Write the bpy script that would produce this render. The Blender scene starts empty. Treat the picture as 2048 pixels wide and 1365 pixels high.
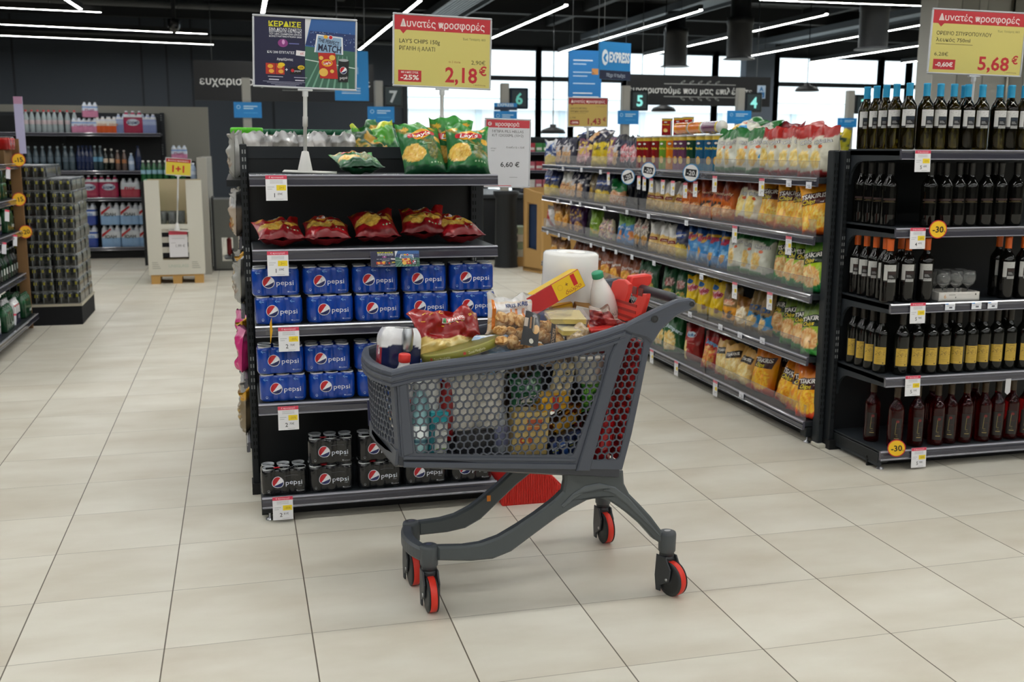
import bpy, math, random
from mathutils import Vector, Matrix
from mathutils.geometry import tessellate_polygon
PI = math.pi
rnd = random.Random(11)
SC = bpy.context.scene
COL = SC.collection

# ------------------------------------------------------------------ camera
CAM_H = 1.52251
FPX, PITCH, ROLL, YAW = 2094.86, 0.180120754, 0.00444938, -0.253583996
cr = Vector((math.cos(YAW), math.sin(YAW), 0))
cf = Vector((-math.sin(YAW), math.cos(YAW), 0))
cu_ = Vector((0, 0, 1))
FWD = cf * math.cos(PITCH) - cu_ * math.sin(PITCH)
UPV = cu_ * math.cos(PITCH) + cf * math.sin(PITCH)
RGT = cr * math.cos(ROLL) + UPV * math.sin(ROLL)
UPV = UPV * math.cos(ROLL) - cr * math.sin(ROLL)
CAMP = Vector((0, 0, CAM_H))
cam = bpy.data.cameras.new('camera')
cam.sensor_width = 36.0
cam.lens = 36.0 * FPX / 2048
cam.clip_start = 0.05
cam.clip_end = 300
cam.dof.use_dof = True
cam.dof.focus_distance = 3.75
cam.dof.aperture_fstop = 4.5
camo = bpy.data.objects.new('camera', cam)
camo.matrix_world = Matrix(((RGT.x, UPV.x, -FWD.x, CAMP.x), (RGT.y, UPV.y, -FWD.y, CAMP.y), (RGT.z, UPV.z, -FWD.z, CAMP.z), (0, 0, 0, 1)))
COL.objects.link(camo)
SC.camera = camo
SC.view_settings.view_transform = 'Standard'
SC.view_settings.look = 'None'
SC.view_settings.gamma = 1.0
SC.view_settings.exposure = 0.0
SC.view_settings.use_curve_mapping = False

# ------------------------------------------------------------------ daylight behind the windows
world = bpy.data.worlds.new('daylight')
SC.world = world
world.use_nodes = True
wb = world.node_tree.nodes['Background']
wb.inputs['Color'].default_value = (0.86, 0.95, 1.0, 1)
wb.inputs['Strength'].default_value = 3.2

LAMP_POWER = 61.0      # emission strength of the lit strips on the ceiling


def ray(px, py):
    """direction seen at a photograph pixel"""
    return RGT * ((px - 1024) / FPX) - UPV * ((py - 682.5) / FPX) + FWD


def onz(px, py, z):
    d = ray(px, py)
    return CAMP + d * ((z - CAMP.z) / d.z)


def ony(px, py, y):
    d = ray(px, py)
    return CAMP + d * (y / d.y)


def onx(px, py, x):
    d = ray(px, py)
    return CAMP + d * (x / d.x)


def onplane(px, py, p0, n):
    d = ray(px, py)
    return CAMP + d * ((Vector(p0) - CAMP).dot(n) / d.dot(n))


# ------------------------------------------------------------------ materials
_lin = {}


def lin(c):
    if isinstance(c, tuple):
        return c
    if c not in _lin:
        v = [int(c[i:i + 2], 16) / 255 for i in (0, 2, 4)]
        _lin[c] = tuple((x / 12.92 if x <= .04045 else ((x + .055) / 1.055) ** 2.4) for x in v)
    return _lin[c]


MATS = {}


def nodes(name):
    m = bpy.data.materials.new(name)
    m.use_nodes = True
    nt = m.node_tree
    return m, nt, nt.nodes['Principled BSDF'], nt.nodes['Material Output']


def colmat(name, rough=.5, metal=0, coat=0, bump=0, bscale=40, trans=0, ior=1.5, spec=.5, rvar=0.06, sheen=0, tint=.06):
    """a material whose hue comes from the mesh's own print colours"""
    m, nt, b, out = nodes(name)
    a = nt.nodes.new('ShaderNodeVertexColor')
    a.layer_name = 'Col'
    tc = nt.nodes.new('ShaderNodeTexCoord')
    n = nt.nodes.new('ShaderNodeTexNoise')
    n.inputs['Scale'].default_value = bscale
    n.inputs['Detail'].default_value = 3
    nt.links.new(tc.outputs['Object'], n.inputs['Vector'])
    mp = nt.nodes.new('ShaderNodeMapRange')
    mp.inputs['To Min'].default_value = max(.02, rough - rvar)
    mp.inputs['To Max'].default_value = min(1, rough + rvar)
    nt.links.new(n.outputs['Fac'], mp.inputs['Value'])
    nt.links.new(mp.outputs['Result'], b.inputs['Roughness'])
    nt.links.new(a.outputs['Color'], b.inputs['Base Color'])
    b.inputs['Metallic'].default_value = metal
    b.inputs['Coat Weight'].default_value = coat
    b.inputs['Coat Roughness'].default_value = .06
    b.inputs['Transmission Weight'].default_value = trans
    b.inputs['IOR'].default_value = ior
    b.inputs['Specular IOR Level'].default_value = spec
    if bump:
        bp = nt.nodes.new('ShaderNodeBump')
        bp.inputs['Strength'].default_value = bump
        bp.inputs['Distance'].default_value = .01
        nt.links.new(n.outputs['Fac'], bp.inputs['Height'])
        nt.links.new(bp.outputs['Normal'], b.inputs['Normal'])
    MATS[name] = m
    return m


colmat('matte', .75, spec=.3)
colmat('print', .45, coat=.15)
colmat('paper', .85, spec=.25)
colmat('plastic', .42, bump=.04, bscale=900)
colmat('gloss', .18, coat=.5)
colmat('foil', .32, coat=.35, spec=.4, bump=.6, bscale=18, rvar=.08)
colmat('film', .2, coat=.35, bump=.35, bscale=26)
colmat('metal', .3, metal=1)
colmat('rack', .5, bump=.05, bscale=600, spec=.35)
colmat('bottle', .06, spec=.45, rvar=.02)
colmat('glass', .03, trans=.92, ior=1.4, rvar=.01)
colmat('card', .8, bump=.05, bscale=120, spec=.2)
colmat('fabric', .9, bump=.2, bscale=400, spec=.2)


def clearmat(name, tint, alpha, rough):
    """thin clear plastic: mostly see-through with a gloss"""
    m = bpy.data.materials.new(name)
    m.use_nodes = True
    nt = m.node_tree
    nt.nodes.clear()
    o = nt.nodes.new('ShaderNodeOutputMaterial')
    t = nt.nodes.new('ShaderNodeBsdfTransparent')
    t.inputs['Color'].default_value = tint + (1,)
    g = nt.nodes.new('ShaderNodeBsdfPrincipled')
    g.inputs['Base Color'].default_value = (.8, .8, .82, 1)
    g.inputs['Roughness'].default_value = rough
    n = nt.nodes.new('ShaderNodeTexNoise')
    n.inputs['Scale'].default_value = 30
    tc = nt.nodes.new('ShaderNodeTexCoord')
    nt.links.new(tc.outputs['Object'], n.inputs['Vector'])
    bp = nt.nodes.new('ShaderNodeBump')
    bp.inputs['Strength'].default_value = .25
    bp.inputs['Distance'].default_value = .01
    nt.links.new(n.outputs['Fac'], bp.inputs['Height'])
    nt.links.new(bp.outputs['Normal'], g.inputs['Normal'])
    fr = nt.nodes.new('ShaderNodeLayerWeight')
    fr.inputs['Blend'].default_value = .5
    pw = nt.nodes.new('ShaderNodeMath')
    pw.operation = 'POWER'
    pw.inputs[1].default_value = 4
    nt.links.new(fr.outputs['Facing'], pw.inputs[0])
    ad = nt.nodes.new('ShaderNodeMath')
    ad.operation = 'MULTIPLY_ADD'
    ad.inputs[1].default_value = .45
    ad.inputs[2].default_value = alpha
    nt.links.new(pw.outputs[0], ad.inputs[0])
    mx = nt.nodes.new('ShaderNodeMixShader')
    nt.links.new(ad.outputs[0], mx.inputs['Fac'])
    nt.links.new(t.outputs[0], mx.inputs[1])
    nt.links.new(g.outputs[0], mx.inputs[2])
    nt.links.new(mx.outputs[0], o.inputs['Surface'])
    MATS[name] = m


clearmat('acrylic', (.9, .9, .9), .05, .12)
clearmat('cling', (.97, .97, .97), .04, .12)
clearmat('pane', (.97, .99, 1), .0, .02)
clearmat('railfilm', (.62, .62, .66), .03, .1)


def lampmat(name, col, s):
    m = bpy.data.materials.new(name)
    m.use_nodes = True
    nt = m.node_tree
    nt.nodes.clear()
    o = nt.nodes.new('ShaderNodeOutputMaterial')
    e = nt.nodes.new('ShaderNodeEmission')
    e.inputs['Color'].default_value = col + (1,)
    e.inputs['Strength'].default_value = s
    nt.links.new(e.outputs[0], o.inputs['Surface'])
    MATS[name] = m


lampmat('strip_light', (1, 1, .965), LAMP_POWER)
lampmat('sign_light', (.35, 1, .9), .9)


def floor_mat():
    m, nt, b, out = nodes('floor_tiles')
    L = nt.links
    tc = nt.nodes.new('ShaderNodeTexCoord')
    sx = nt.nodes.new('ShaderNodeSeparateXYZ')
    L.new(tc.outputs['Object'], sx.inputs[0])

    def mth(op, a, b_=None, c=None):
        n = nt.nodes.new('ShaderNodeMath')
        n.operation = op
        for i, v in enumerate((a, b_, c)):
            if v is None:
                continue
            if isinstance(v, (int, float)):
                n.inputs[i].default_value = v
            else:
                L.new(v, n.inputs[i])
        return n.outputs[0]
    T = .45
    fx = mth('MULTIPLY', mth('SUBTRACT', sx.outputs[0], -1.6220745 * T), 1 / T)
    fy = mth('MULTIPLY', mth('SUBTRACT', sx.outputs[1], 7.08202209 * T), 1 / T)
    dx = mth('ABSOLUTE', mth('SUBTRACT', fx, mth('ROUND', fx)))
    dy = mth('ABSOLUTE', mth('SUBTRACT', fy, mth('ROUND', fy)))
    gx = mth('LESS_THAN', dx, .0048)
    gy = mth('LESS_THAN', dy, .0032)
    cx = nt.nodes.new('ShaderNodeCombineXYZ')
    L.new(mth('FLOOR', fx), cx.inputs[0])
    L.new(mth('FLOOR', fy), cx.inputs[1])
    wn = nt.nodes.new('ShaderNodeTexWhiteNoise')
    L.new(cx.outputs[0], wn.inputs['Vector'])
    nz = nt.nodes.new('ShaderNodeTexNoise')
    nz.inputs['Scale'].default_value = 3.2
    nz.inputs['Detail'].default_value = 6
    va = nt.nodes.new('ShaderNodeVectorMath')
    va.operation = 'MULTIPLY_ADD'
    va.inputs[1].default_value = (.55, 1.2, 1)
    L.new(tc.outputs['Object'], va.inputs[0])
    L.new(wn.outputs['Color'], va.inputs[2])
    L.new(va.outputs[0], nz.inputs['Vector'])
    rp = nt.nodes.new('ShaderNodeValToRGB')
    rp.color_ramp.elements[0].position = .3
    rp.color_ramp.elements[0].color = lin('c9c1b0') + (1,)
    rp.color_ramp.elements[1].position = .72
    rp.color_ramp.elements[1].color = lin('dedacd') + (1,)
    L.new(nz.outputs['Fac'], rp.inputs[0])
    hv = nt.nodes.new('ShaderNodeHueSaturation')
    L.new(rp.outputs[0], hv.inputs['Color'])
    L.new(mth('MULTIPLY_ADD', wn.outputs['Value'], .05, .975), hv.inputs['Value'])
    mx = nt.nodes.new('ShaderNodeMix')
    mx.data_type = 'RGBA'
    L.new(mth('MAXIMUM', mth('MULTIPLY', gx, .95), mth('MULTIPLY', gy, .62)), mx.inputs['Factor'])
    L.new(hv.outputs[0], mx.inputs[6])
    mx.inputs[7].default_value = lin('54493a') + (1,)
    L.new(mx.outputs[2], b.inputs['Base Color'])
    n2 = nt.nodes.new('ShaderNodeTexNoise')
    n2.inputs['Scale'].default_value = 9
    L.new(tc.outputs['Object'], n2.inputs['Vector'])
    L.new(mth('MULTIPLY_ADD', n2.outputs['Fac'], .16, .33), b.inputs['Roughness'])
    b.inputs['Specular IOR Level'].default_value = .32
    bp = nt.nodes.new('ShaderNodeBump')
    bp.inputs['Strength'].default_value = .25
    bp.inputs['Distance'].default_value = .002
    bp.invert = True
    L.new(mth('MAXIMUM', gx, gy), bp.inputs['Height'])
    L.new(bp.outputs['Normal'], b.inputs['Normal'])
    MATS['floor'] = m


floor_mat()

# ------------------------------------------------------------------ text outlines
_txt = {}


def text2d(s, bold=0.0, shear=0.0):
    k = (s, bold, shear)
    if k not in _txt:
        cu = bpy.data.curves.new('lettering', 'FONT')
        cu.body = s
        cu.resolution_u = 2
        cu.offset = bold
        cu.shear = shear
        ob = bpy.data.objects.new('lettering', cu)
        me = ob.to_mesh()
        vs = [(v.co.x, v.co.y) for v in me.vertices]
        fs = [tuple(p.vertices) for p in me.polygons]
        ob.to_mesh_clear()
        bpy.data.objects.remove(ob)
        bpy.data.curves.remove(cu)
        x0 = min([v[0] for v in vs] or [0])
        x1 = max([v[0] for v in vs] or [1])
        _txt[k] = (vs, fs, x0, x1)
    return _txt[k]


# ------------------------------------------------------------------ mesh builder
class MB:
    def __init__(s):
        s.v = []
        s.f = []
        s.c = []
        s.m = []
        s.s = []
        s.mats = []

    def mi(s, mat):
        if mat not in s.mats:
            s.mats.append(mat)
        return s.mats.index(mat)

    def add(s, verts, faces, col, mat='matte', smooth=False, T=None):
        """col: one colour, or a list with one colour per face, or ('v', list per vertex)"""
        o = len(s.v)
        if T is None:
            s.v += [Vector(p) for p in verts]
        elif callable(T):
            s.v += [Vector(T(p)) for p in verts]
        else:
            s.v += [T @ Vector(p) for p in verts]
        mi = s.mi(mat)
        pv = isinstance(col, tuple) and col and col[0] == 'v'
        for k, f in enumerate(faces):
            s.f.append(tuple(o + i for i in f))
            if pv:
                s.c.append([lin(col[1][i]) for i in f])
            elif isinstance(col, list):
                s.c.append(lin(col[k]))
            else:
                s.c.append(lin(col))
            s.m.append(mi)
            s.s.append(smooth)

    def poly(s, pts, col, mat='matte', T=None):
        s.add(pts, [tuple(range(len(pts)))], col, mat, False, T)

    def box(s, a, b, col, mat='matte', T=None, bev=0.0):
        x0, y0, z0 = a
        x1, y1, z1 = b
        if bev <= 0:
            v = [(x, y, z) for x in (x0, x1) for y in (y0, y1) for z in (z0, z1)]
            s.add(v, [(0, 1, 3, 2), (4, 6, 7, 5), (0, 4, 5, 1), (2, 3, 7, 6), (0, 2, 6, 4), (1, 5, 7, 3)], col, mat, False, T)
            return
        e = min(bev, .49 * (x1 - x0), .49 * (y1 - y0), .49 * (z1 - z0))
        P = {}
        v = []
        for ix in (0, 1):
            for iy in (0, 1):
                for iz in (0, 1):
                    c = ((x0, x1)[ix], (y0, y1)[iy], (z0, z1)[iz])
                    sg = (1 - 2 * ix, 1 - 2 * iy, 1 - 2 * iz)
                    for ax in range(3):
                        P[ix, iy, iz, ax] = len(v)
                        v.append(tuple(c[k] + (0 if k == ax else sg[k] * e) for k in range(3)))
        F = []
        for ax in range(3):
            o1, o2 = (ax + 1) % 3, (ax + 2) % 3
            for sd in (0, 1):
                q = []
                for (p, r) in ((0, 0), (1, 0), (1, 1), (0, 1)):
                    i = [0, 0, 0]
                    i[ax] = sd
                    i[o1] = p
                    i[o2] = r
                    q.append(P[i[0], i[1], i[2], ax])
                F.append(tuple(q) if sd else tuple(reversed(q)))
            for p in (0, 1):
                for r in (0, 1):
                    q = []
                    for (sd, fa) in ((0, o1), (1, o1), (1, o2), (0, o2)):
                        i = [0, 0, 0]
                        i[ax] = sd
                        i[o1] = p
                        i[o2] = r
                        q.append(P[i[0], i[1], i[2], fa])
                    F.append(tuple(q))
        for ix in (0, 1):
            for iy in (0, 1):
                for iz in (0, 1):
                    F.append(tuple(P[ix, iy, iz, a] for a in range(3)))
        s.add(v, F, col, mat, False, T)

    def lathe(s, prof, n, col, mat='plastic', T=None, cap=True, smooth=True, arc=None):
        """prof [(r,z)...] turned about z; col may be one colour, one per segment, or f(segment, angle)"""
        v = []
        F = []
        C = []
        m = len(prof)
        for (r, z) in prof:
            for k in range(n):
                a = 2 * PI * k / n
                v.append((r * math.cos(a), r * math.sin(a), z))
        for i in range(m - 1):
            for k in range(n):
                F.append((i * n + k, i * n + (k + 1) % n, (i + 1) * n + (k + 1) % n, (i + 1) * n + k))
                if callable(col):
                    C.append(col(i, 2 * PI * (k + .5) / n))
                elif isinstance(col, (list,)):
                    C.append(col[i])
                else:
                    C.append(col)
        s.add(v, F, C, mat, smooth, T)
        if cap:
            for i, rev in ((0, True), (m - 1, False)):
                if prof[i][0] > 1e-5:
                    q = [(prof[i][0] * math.cos(2 * PI * k / n), prof[i][0] * math.sin(2 * PI * k / n), prof[i][1]) for k in range(n)]
                    if rev:
                        q.reverse()
                    c = C[0] if rev else C[-1]
                    s.poly(q, c, mat, T)

    def tube(s, pts, r, n, col, mat='plastic', T=None, smooth=True):
        pts = [Vector(p) for p in pts]
        v = []
        F = []
        up = Vector((0, 0, 1))
        for i, p in enumerate(pts):
            d = (pts[min(i + 1, len(pts) - 1)] - pts[max(i - 1, 0)]).normalized()
            a = d.cross(up)
            if a.length < .05:
                a = d.cross(Vector((1, 0, 0)))
            a.normalize()
            b = d.cross(a)
            rr = r[i] if isinstance(r, (list, tuple)) else r
            for k in range(n):
                t = 2 * PI * (k + .5) / n
                v.append(p + a * (rr * math.cos(t)) + b * (rr * math.sin(t)))
        for i in range(len(pts) - 1):
            for k in range(n):
                F.append((i * n + k, i * n + (k + 1) % n, (i + 1) * n + (k + 1) % n, (i + 1) * n + k))
        F.append(tuple(range(n - 1, -1, -1)))
        F.append(tuple((len(pts) - 1) * n + k for k in range(n)))
        s.add(v, F, col, mat, smooth, T)

    def prism(s, poly, t0, t1, col, mat='plastic', T=None, holes=(), side=None, ch=0.0):
        """poly in (x,z), extruded from y=t0 to y=t1; ch chamfers the outer edge"""
        loops = [list(poly)] + [list(h) for h in holes]
        flat = [p for l in loops for p in l]
        tri = tessellate_polygon([[Vector((p[0], p[1], 0)) for p in l] for l in loops])
        fl = flat
        if ch > 0 and not holes:
            fl = inset(poly, ch)
        o = [(p[0], t0, p[1]) for p in fl] + [(p[0], t1, p[1]) for p in fl]
        N = len(flat)
        s.add(o, [tuple(t) for t in tri] + [tuple(N + i for i in reversed(t)) for t in tri], col, mat, False, T)
        if ch > 0 and not holes:
            d = ch if t1 > t0 else -ch
            rings = [[(p[0], t0, p[1]) for p in fl], [(p[0], t0 + d, p[1]) for p in poly], [(p[0], t1 - d, p[1]) for p in poly], [(p[0], t1, p[1]) for p in fl]]
            v = [p for r_ in rings for p in r_]
            F = []
            for i in range(3):
                for k in range(N):
                    F.append((i * N + k, i * N + (k + 1) % N, (i + 1) * N + (k + 1) % N, (i + 1) * N + k))
            s.add(v, F, side or col, mat, False, T)
            return
        for l in loops:
            n = len(l)
            v = [(p[0], t0, p[1]) for p in l] + [(p[0], t1, p[1]) for p in l]
            s.add(v, [(k, (k + 1) % n, n + (k + 1) % n, n + k) for k in range(n)], side or col, mat, False, T)

    def grid(s, fn, nu, nv, cfn, mat='foil', smooth=True, T=None):
        v = []
        c = []
        for j in range(nv + 1):
            for i in range(nu + 1):
                u, w = i / nu, j / nv
                v.append(fn(u, w))
                c.append(cfn(u, w) if callable(cfn) else cfn)
        F = [(j * (nu + 1) + i, j * (nu + 1) + i + 1, (j + 1) * (nu + 1) + i + 1, (j + 1) * (nu + 1) + i) for j in range(nv) for i in range(nu)]
        s.add(v, F, ('v', c), mat, smooth, T)

    def text(s, t, x, y, h, col, fn, mat='print', bold=0.0, align='c', shear=0.0, rot=0.0, sx=1.0, fit=None):
        """lettering of cap height about h, centred on (x,y); fn maps flat (x,y) to space"""
        vs, fs, x0, x1 = text2d(t, bold, shear)
        k = h / .72
        kx = k * sx
        if fit:
            kx = fit / max(x1 - x0, 1e-6)
        off = {'c': -(x0 + x1) / 2, 'l': -x0, 'r': -x1}[align]
        ca, sa = math.cos(rot), math.sin(rot)
        P = []
        for (a, b) in vs:
            a = (a + off) * kx
            b = (b - .36) * k
            P.append(fn(x + a * ca - b * sa, y + a * sa + b * ca))
        s.add(P, fs, col, mat)

    def rect(s, x0, y0, x1, y1, col, fn, mat='print', n=1, m=1, rot=0.0):
        cx, cy = (x0 + x1) / 2, (y0 + y1) / 2
        ca, sa = math.cos(rot), math.sin(rot)
        v = []
        for j in range(m + 1):
            for i in range(n + 1):
                a = x0 + (x1 - x0) * i / n - cx
                b = y0 + (y1 - y0) * j / m - cy
                v.append(fn(cx + a * ca - b * sa, cy + a * sa + b * ca))
        s.add(v, [(j * (n + 1) + i, j * (n + 1) + i + 1, (j + 1) * (n + 1) + i + 1, (j + 1) * (n + 1) + i) for j in range(m) for i in range(n)], col, mat)

    def quad(s, q, col, fn, mat='print', n=4, m=4):
        v = []
        for j in range(m + 1):
            for i in range(n + 1):
                a, b = i / n, j / m
                x = (q[0][0] * (1 - a) + q[1][0] * a) * (1 - b) + (q[3][0] * (1 - a) + q[2][0] * a) * b
                y = (q[0][1] * (1 - a) + q[1][1] * a) * (1 - b) + (q[3][1] * (1 - a) + q[2][1] * a) * b
                v.append(fn(x, y))
        s.add(v, [(j * (n + 1) + i, j * (n + 1) + i + 1, (j + 1) * (n + 1) + i + 1, (j + 1) * (n + 1) + i) for j in range(m) for i in range(n)], col, mat)

    def disc(s, x, y, rx, ry, col, fn, mat='print', n=24, rings=1, rot=0.0, a0=0.0, a1=2 * PI):
        ca, sa = math.cos(rot), math.sin(rot)
        v = [fn(x, y)]
        full = abs(a1 - a0 - 2 * PI) < 1e-6
        cnt = n if full else n + 1
        for r_ in range(1, rings + 1):
            for k in range(cnt):
                t = a0 + (a1 - a0) * k / n
                a, b = rx * math.cos(t) * r_ / rings, ry * math.sin(t) * r_ / rings
                v.append(fn(x + a * ca - b * sa, y + a * sa + b * ca))
        F = []
        for k in range(n):
            k2 = (k + 1) % cnt
            F.append((0, 1 + k, 1 + k2))
            for r_ in range(rings - 1):
                o, o2 = 1 + r_ * cnt, 1 + (r_ + 1) * cnt
                F.append((o + k, o2 + k, o2 + k2, o + k2))
        s.add(v, F, col, mat)

    def mesh(s, name):
        me = bpy.data.meshes.new(name)
        me.from_pydata([tuple(p) for p in s.v], [], s.f)
        for k in s.mats:
            me.materials.append(MATS[k])
        me.polygons.foreach_set('material_index', s.m)
        me.polygons.foreach_set('use_smooth', s.s)
        ca = me.color_attributes.new('Col', 'FLOAT_COLOR', 'CORNER')
        buf = []
        for f, c in zip(s.f, s.c):
            if isinstance(c, list):
                for q in c:
                    buf += [q[0], q[1], q[2], 1]
            else:
                buf += [c[0], c[1], c[2], 1] * len(f)
        ca.data.foreach_set('color', buf)
        me.update()
        return me

    def build(s, name, parent=None, loc=(0, 0, 0), rot=(0, 0, 0), label=None, kind=None):
        o = bpy.data.objects.new(name, s.mesh(name))
        COL.objects.link(o)
        o.location = loc
        o.rotation_euler = rot
        if parent:
            o.parent = parent
        if label:
            o['label'] = label
        if kind:
            o['kind'] = kind
        return o


def inset(poly, d):
    n = len(poly)
    A = sum(poly[i][0] * poly[(i + 1) % n][1] - poly[(i + 1) % n][0] * poly[i][1] for i in range(n))
    sg = 1 if A > 0 else -1
    out = []
    for i in range(n):
        p0, p1, p2 = Vector(poly[i - 1]), Vector(poly[i]), Vector(poly[(i + 1) % n])
        e1, e2 = (p1 - p0), (p2 - p1)
        if e1.length < 1e-9 or e2.length < 1e-9:
            out.append(tuple(p1))
            continue
        e1.normalize()
        e2.normalize()
        n1, n2 = Vector((-e1.y, e1.x)) * sg, Vector((-e2.y, e2.x)) * sg
        b = n1 + n2
        if b.length < 1e-6:
            b = n1
        b.normalize()
        out.append(tuple(p1 + b * (d / max(.5, b.dot(n1)))))
    return out


def thing(name, label, cat, loc=(0, 0, 0), rot=(0, 0, 0), group=None):
    o = bpy.data.objects.new(name, None)
    o.empty_display_size = .05
    COL.objects.link(o)
    o.location = loc
    o.rotation_euler = rot
    return tag(o, label, cat, group)


def tag(o, label, cat, group=None, kind=None):
    o['label'] = label
    o['category'] = cat
    if group:
        o['group'] = group
    if kind:
        o['kind'] = kind
    return o


KIDS = {}


def dup(root, loc, rot, label, group=None):
    """a copy of a thing with copies of its parts and sub-parts"""
    r_ = root.copy()
    COL.objects.link(r_)
    r_.location = loc
    r_.rotation_euler = rot
    r_['label'] = label
    if group:
        r_['group'] = group
    if root.name not in KIDS:
        KIDS[root.name] = [(ch, list(ch.children)) for ch in root.children]
    for ch, gs in KIDS[root.name]:
        c = ch.copy()
        COL.objects.link(c)
        c.parent = r_
        for g in gs:
            d = g.copy()
            COL.objects.link(d)
            d.parent = c
    return r_


class Kind:
    """first use places the prototype itself, later uses place copies"""

    def __init__(s, maker):
        s.maker = maker
        s.root = None

    def put(s, loc, rot, label, cat, group=None):
        if s.root is None:
            s.root = s.maker()
            o = s.root
            o.location = loc
            o.rotation_euler = rot
            tag(o, label, cat, group)
            return o
        o = dup(s.root, loc, rot, label, group)
        o['category'] = cat
        return o


ORD = ['', 'second', 'third', 'fourth', 'fifth', 'sixth', 'seventh', 'eighth', 'ninth', 'tenth', 'eleventh', 'twelfth']


def ordw(i, n):
    """where item i of n stands, counted from the left of the picture"""
    if n == 1:
        return ''
    if i == 0:
        return ', leftmost'
    if i == n - 1:
        return ', rightmost'
    if i <= n - 1 - i:
        return ', %s from left' % ORD[i]
    return ', %s from right' % ORD[n - 1 - i]


def R(d):
    return math.radians(d)


def frame(origin, ux, uy, off=0.0):
    """flat sheet: (x,y) -> origin + x*ux + y*uy, lifted off along its normal"""
    o, a, b = Vector(origin), Vector(ux), Vector(uy)
    n = a.cross(b).normalized()
    return lambda x, y: o + a * x + b * y + n * off
# ================================================================== the room
def struct(mb, name, label=None):
    o = mb.build(name)
    o['kind'] = 'structure'
    if label:
        o['label'] = label
    return o


DARK, DARKB = '24282c', '1c1f23'
m = MB()
m.poly([(-9, -15, 0), (19, -15, 0), (19, 24, 0), (-9, 24, 0)], 'd4cab6', 'floor')
struct(m, 'floor', 'beige square ceramic floor tiles with dark grout')
m = MB()
m.box((-9, -15, 4.3), (19, 24, 4.4), '2a2d30')
for k in range(15):                                   # roof beams
    y = -13 + 2.5 * k
    m.box((-9, y, 4.02), (19, y + .16, 4.3), '202326')
for k in range(6):
    x = -7.4 + 4.6 * k
    m.box((x, -15, 4.1), (x + .14, 24, 4.3), '1d2023')
struct(m, 'ceiling', 'dark open ceiling with beams')
WY = 23.0
XL = ony(810, 200, WY).x
m = MB()
m.box((-9, WY, 0), (XL, WY + .2, 4.3), '343a42')
for px in (28, 285, 335, 385, 545):
    x = ony(px, 150, WY).x
    m.box((x - .02, WY - .012, 0), (x + .02, WY, 4.3), '22262b')
zt = ony(935, 92, WY).z
m.box((XL, WY, zt), (19, WY + .2, 4.3), '2b2f33')
m.box((XL, WY, 0), (19, WY + .2, .12), '2b2f33')
struct(m, 'wall_back', 'dark slate back wall left of the windows')
m = MB()
m.box((-9.2, -15, 0), (-9, 24, 4.3), '3a3d40')
struct(m, 'wall_left')
m = MB()
m.box((19, -15, 0), (19.2, 24, 4.3), 'b8b8b0')
struct(m, 'wall_right')
m = MB()
m.box((-9, -15.2, 0), (19, -15, 4.3), 'b0aea6')
struct(m, 'wall_front')
# windows: panes between dark mullions
edges = [810, 1077, 1142, 1248, 1429, 1490, 1550, 1759, 1815, 1870, 2048]
xs = [ony(p, 200, WY).x for p in edges[:-1]] + [18.9]
ztr = ony(1000, 156, WY).z
for i in range(len(xs) - 1):
    fr = MB()
    a, b = xs[i], xs[i + 1]
    for x in (a, b):
        fr.box((x - .05, WY - .06, .12), (x + .05, WY + .1, zt), '14191f', 'rack')
    fr.box((a + .05, WY - .04, ztr - .05), (b - .05, WY + .08, ztr + .05), '14191f', 'rack')
    fr.box((a + .05, WY - .04, zt - .06), (b - .05, WY + .08, zt), '14191f', 'rack')
    fr.box((a + .05, WY - .04, .12), (b - .05, WY + .08, .3), '14191f', 'rack')
    f = fr.build('window_%d' % (i + 1))
    f['kind'] = 'structure'
    pn = MB()
    c = 'ffffff'
    pn.poly([(a + .05, WY + .02, .3), (b - .05, WY + .02, .3), (b - .05, WY + .02, zt - .06), (a + .05, WY + .02, zt - .06)], c, 'pane')
    pn.build('window_pane', f)
# grey columns by the windows and the pale clad column behind the wine
for n, (p0, p1, y, z1, c) in enumerate([(1492, 1548, WY - .35, 4.3, '5b6470'), (1863, 2100, 11.2, 4.3, 'a9a9a3')]):
    m = MB()
    a, b = ony(p0, 150, y).x, ony(p1, 150, y).x
    m.box((a, y, 0), (b, y + .3, z1), c)
    if n:
        k = 0
        x = a
        while x < b - .1:
            w = (.34, .24, .12)[k % 3]
            m.box((x, y - .02, 0), (min(b, x + w) - .012, y, z1), ('b4b4ae', 'a3a39c', 'b9b9b3')[k % 3])
            x += w
            k += 1
        m.tube([(ony(2020, 100, y - .06).x, y - .06, 0), (ony(2020, 100, y - .06).x, y - .06, 4.3)], .025, 8, 'a9a699', 'metal')
    struct(m, 'trim_%d' % (n + 1), 'pale grey clad column behind the wine bottles' if n else 'grey column between the windows')
# pale shopfront across the street
m = MB()
m.box((-6, 36, 0), (40, 38, 2.9), 'f2f4f4', 'paper')
m.box((-6, 35.6, 2.9), (40, 36, 3.25), 'dfe5e8', 'paper')
m.box((-6, 36, 3.3), (40, 38, 9), 'e3e7e8', 'paper')
for k in range(14):
    m.box((-4 + 3 * k, 35.9, .3), (-3.8 + 3 * k, 36, 2.9), 'c9d6de', 'paper')
struct(m, 'wall_outside', 'pale building across the street')
m = MB()
m.box((-20, 23.3, -.12), (50, 40, -.02), 'c9c9c6', 'paper')
struct(m, 'floor_outside', 'pavement outside')

# ------------------------------------------------------------------ ceiling strip lamps
LZ = 3.5


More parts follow.
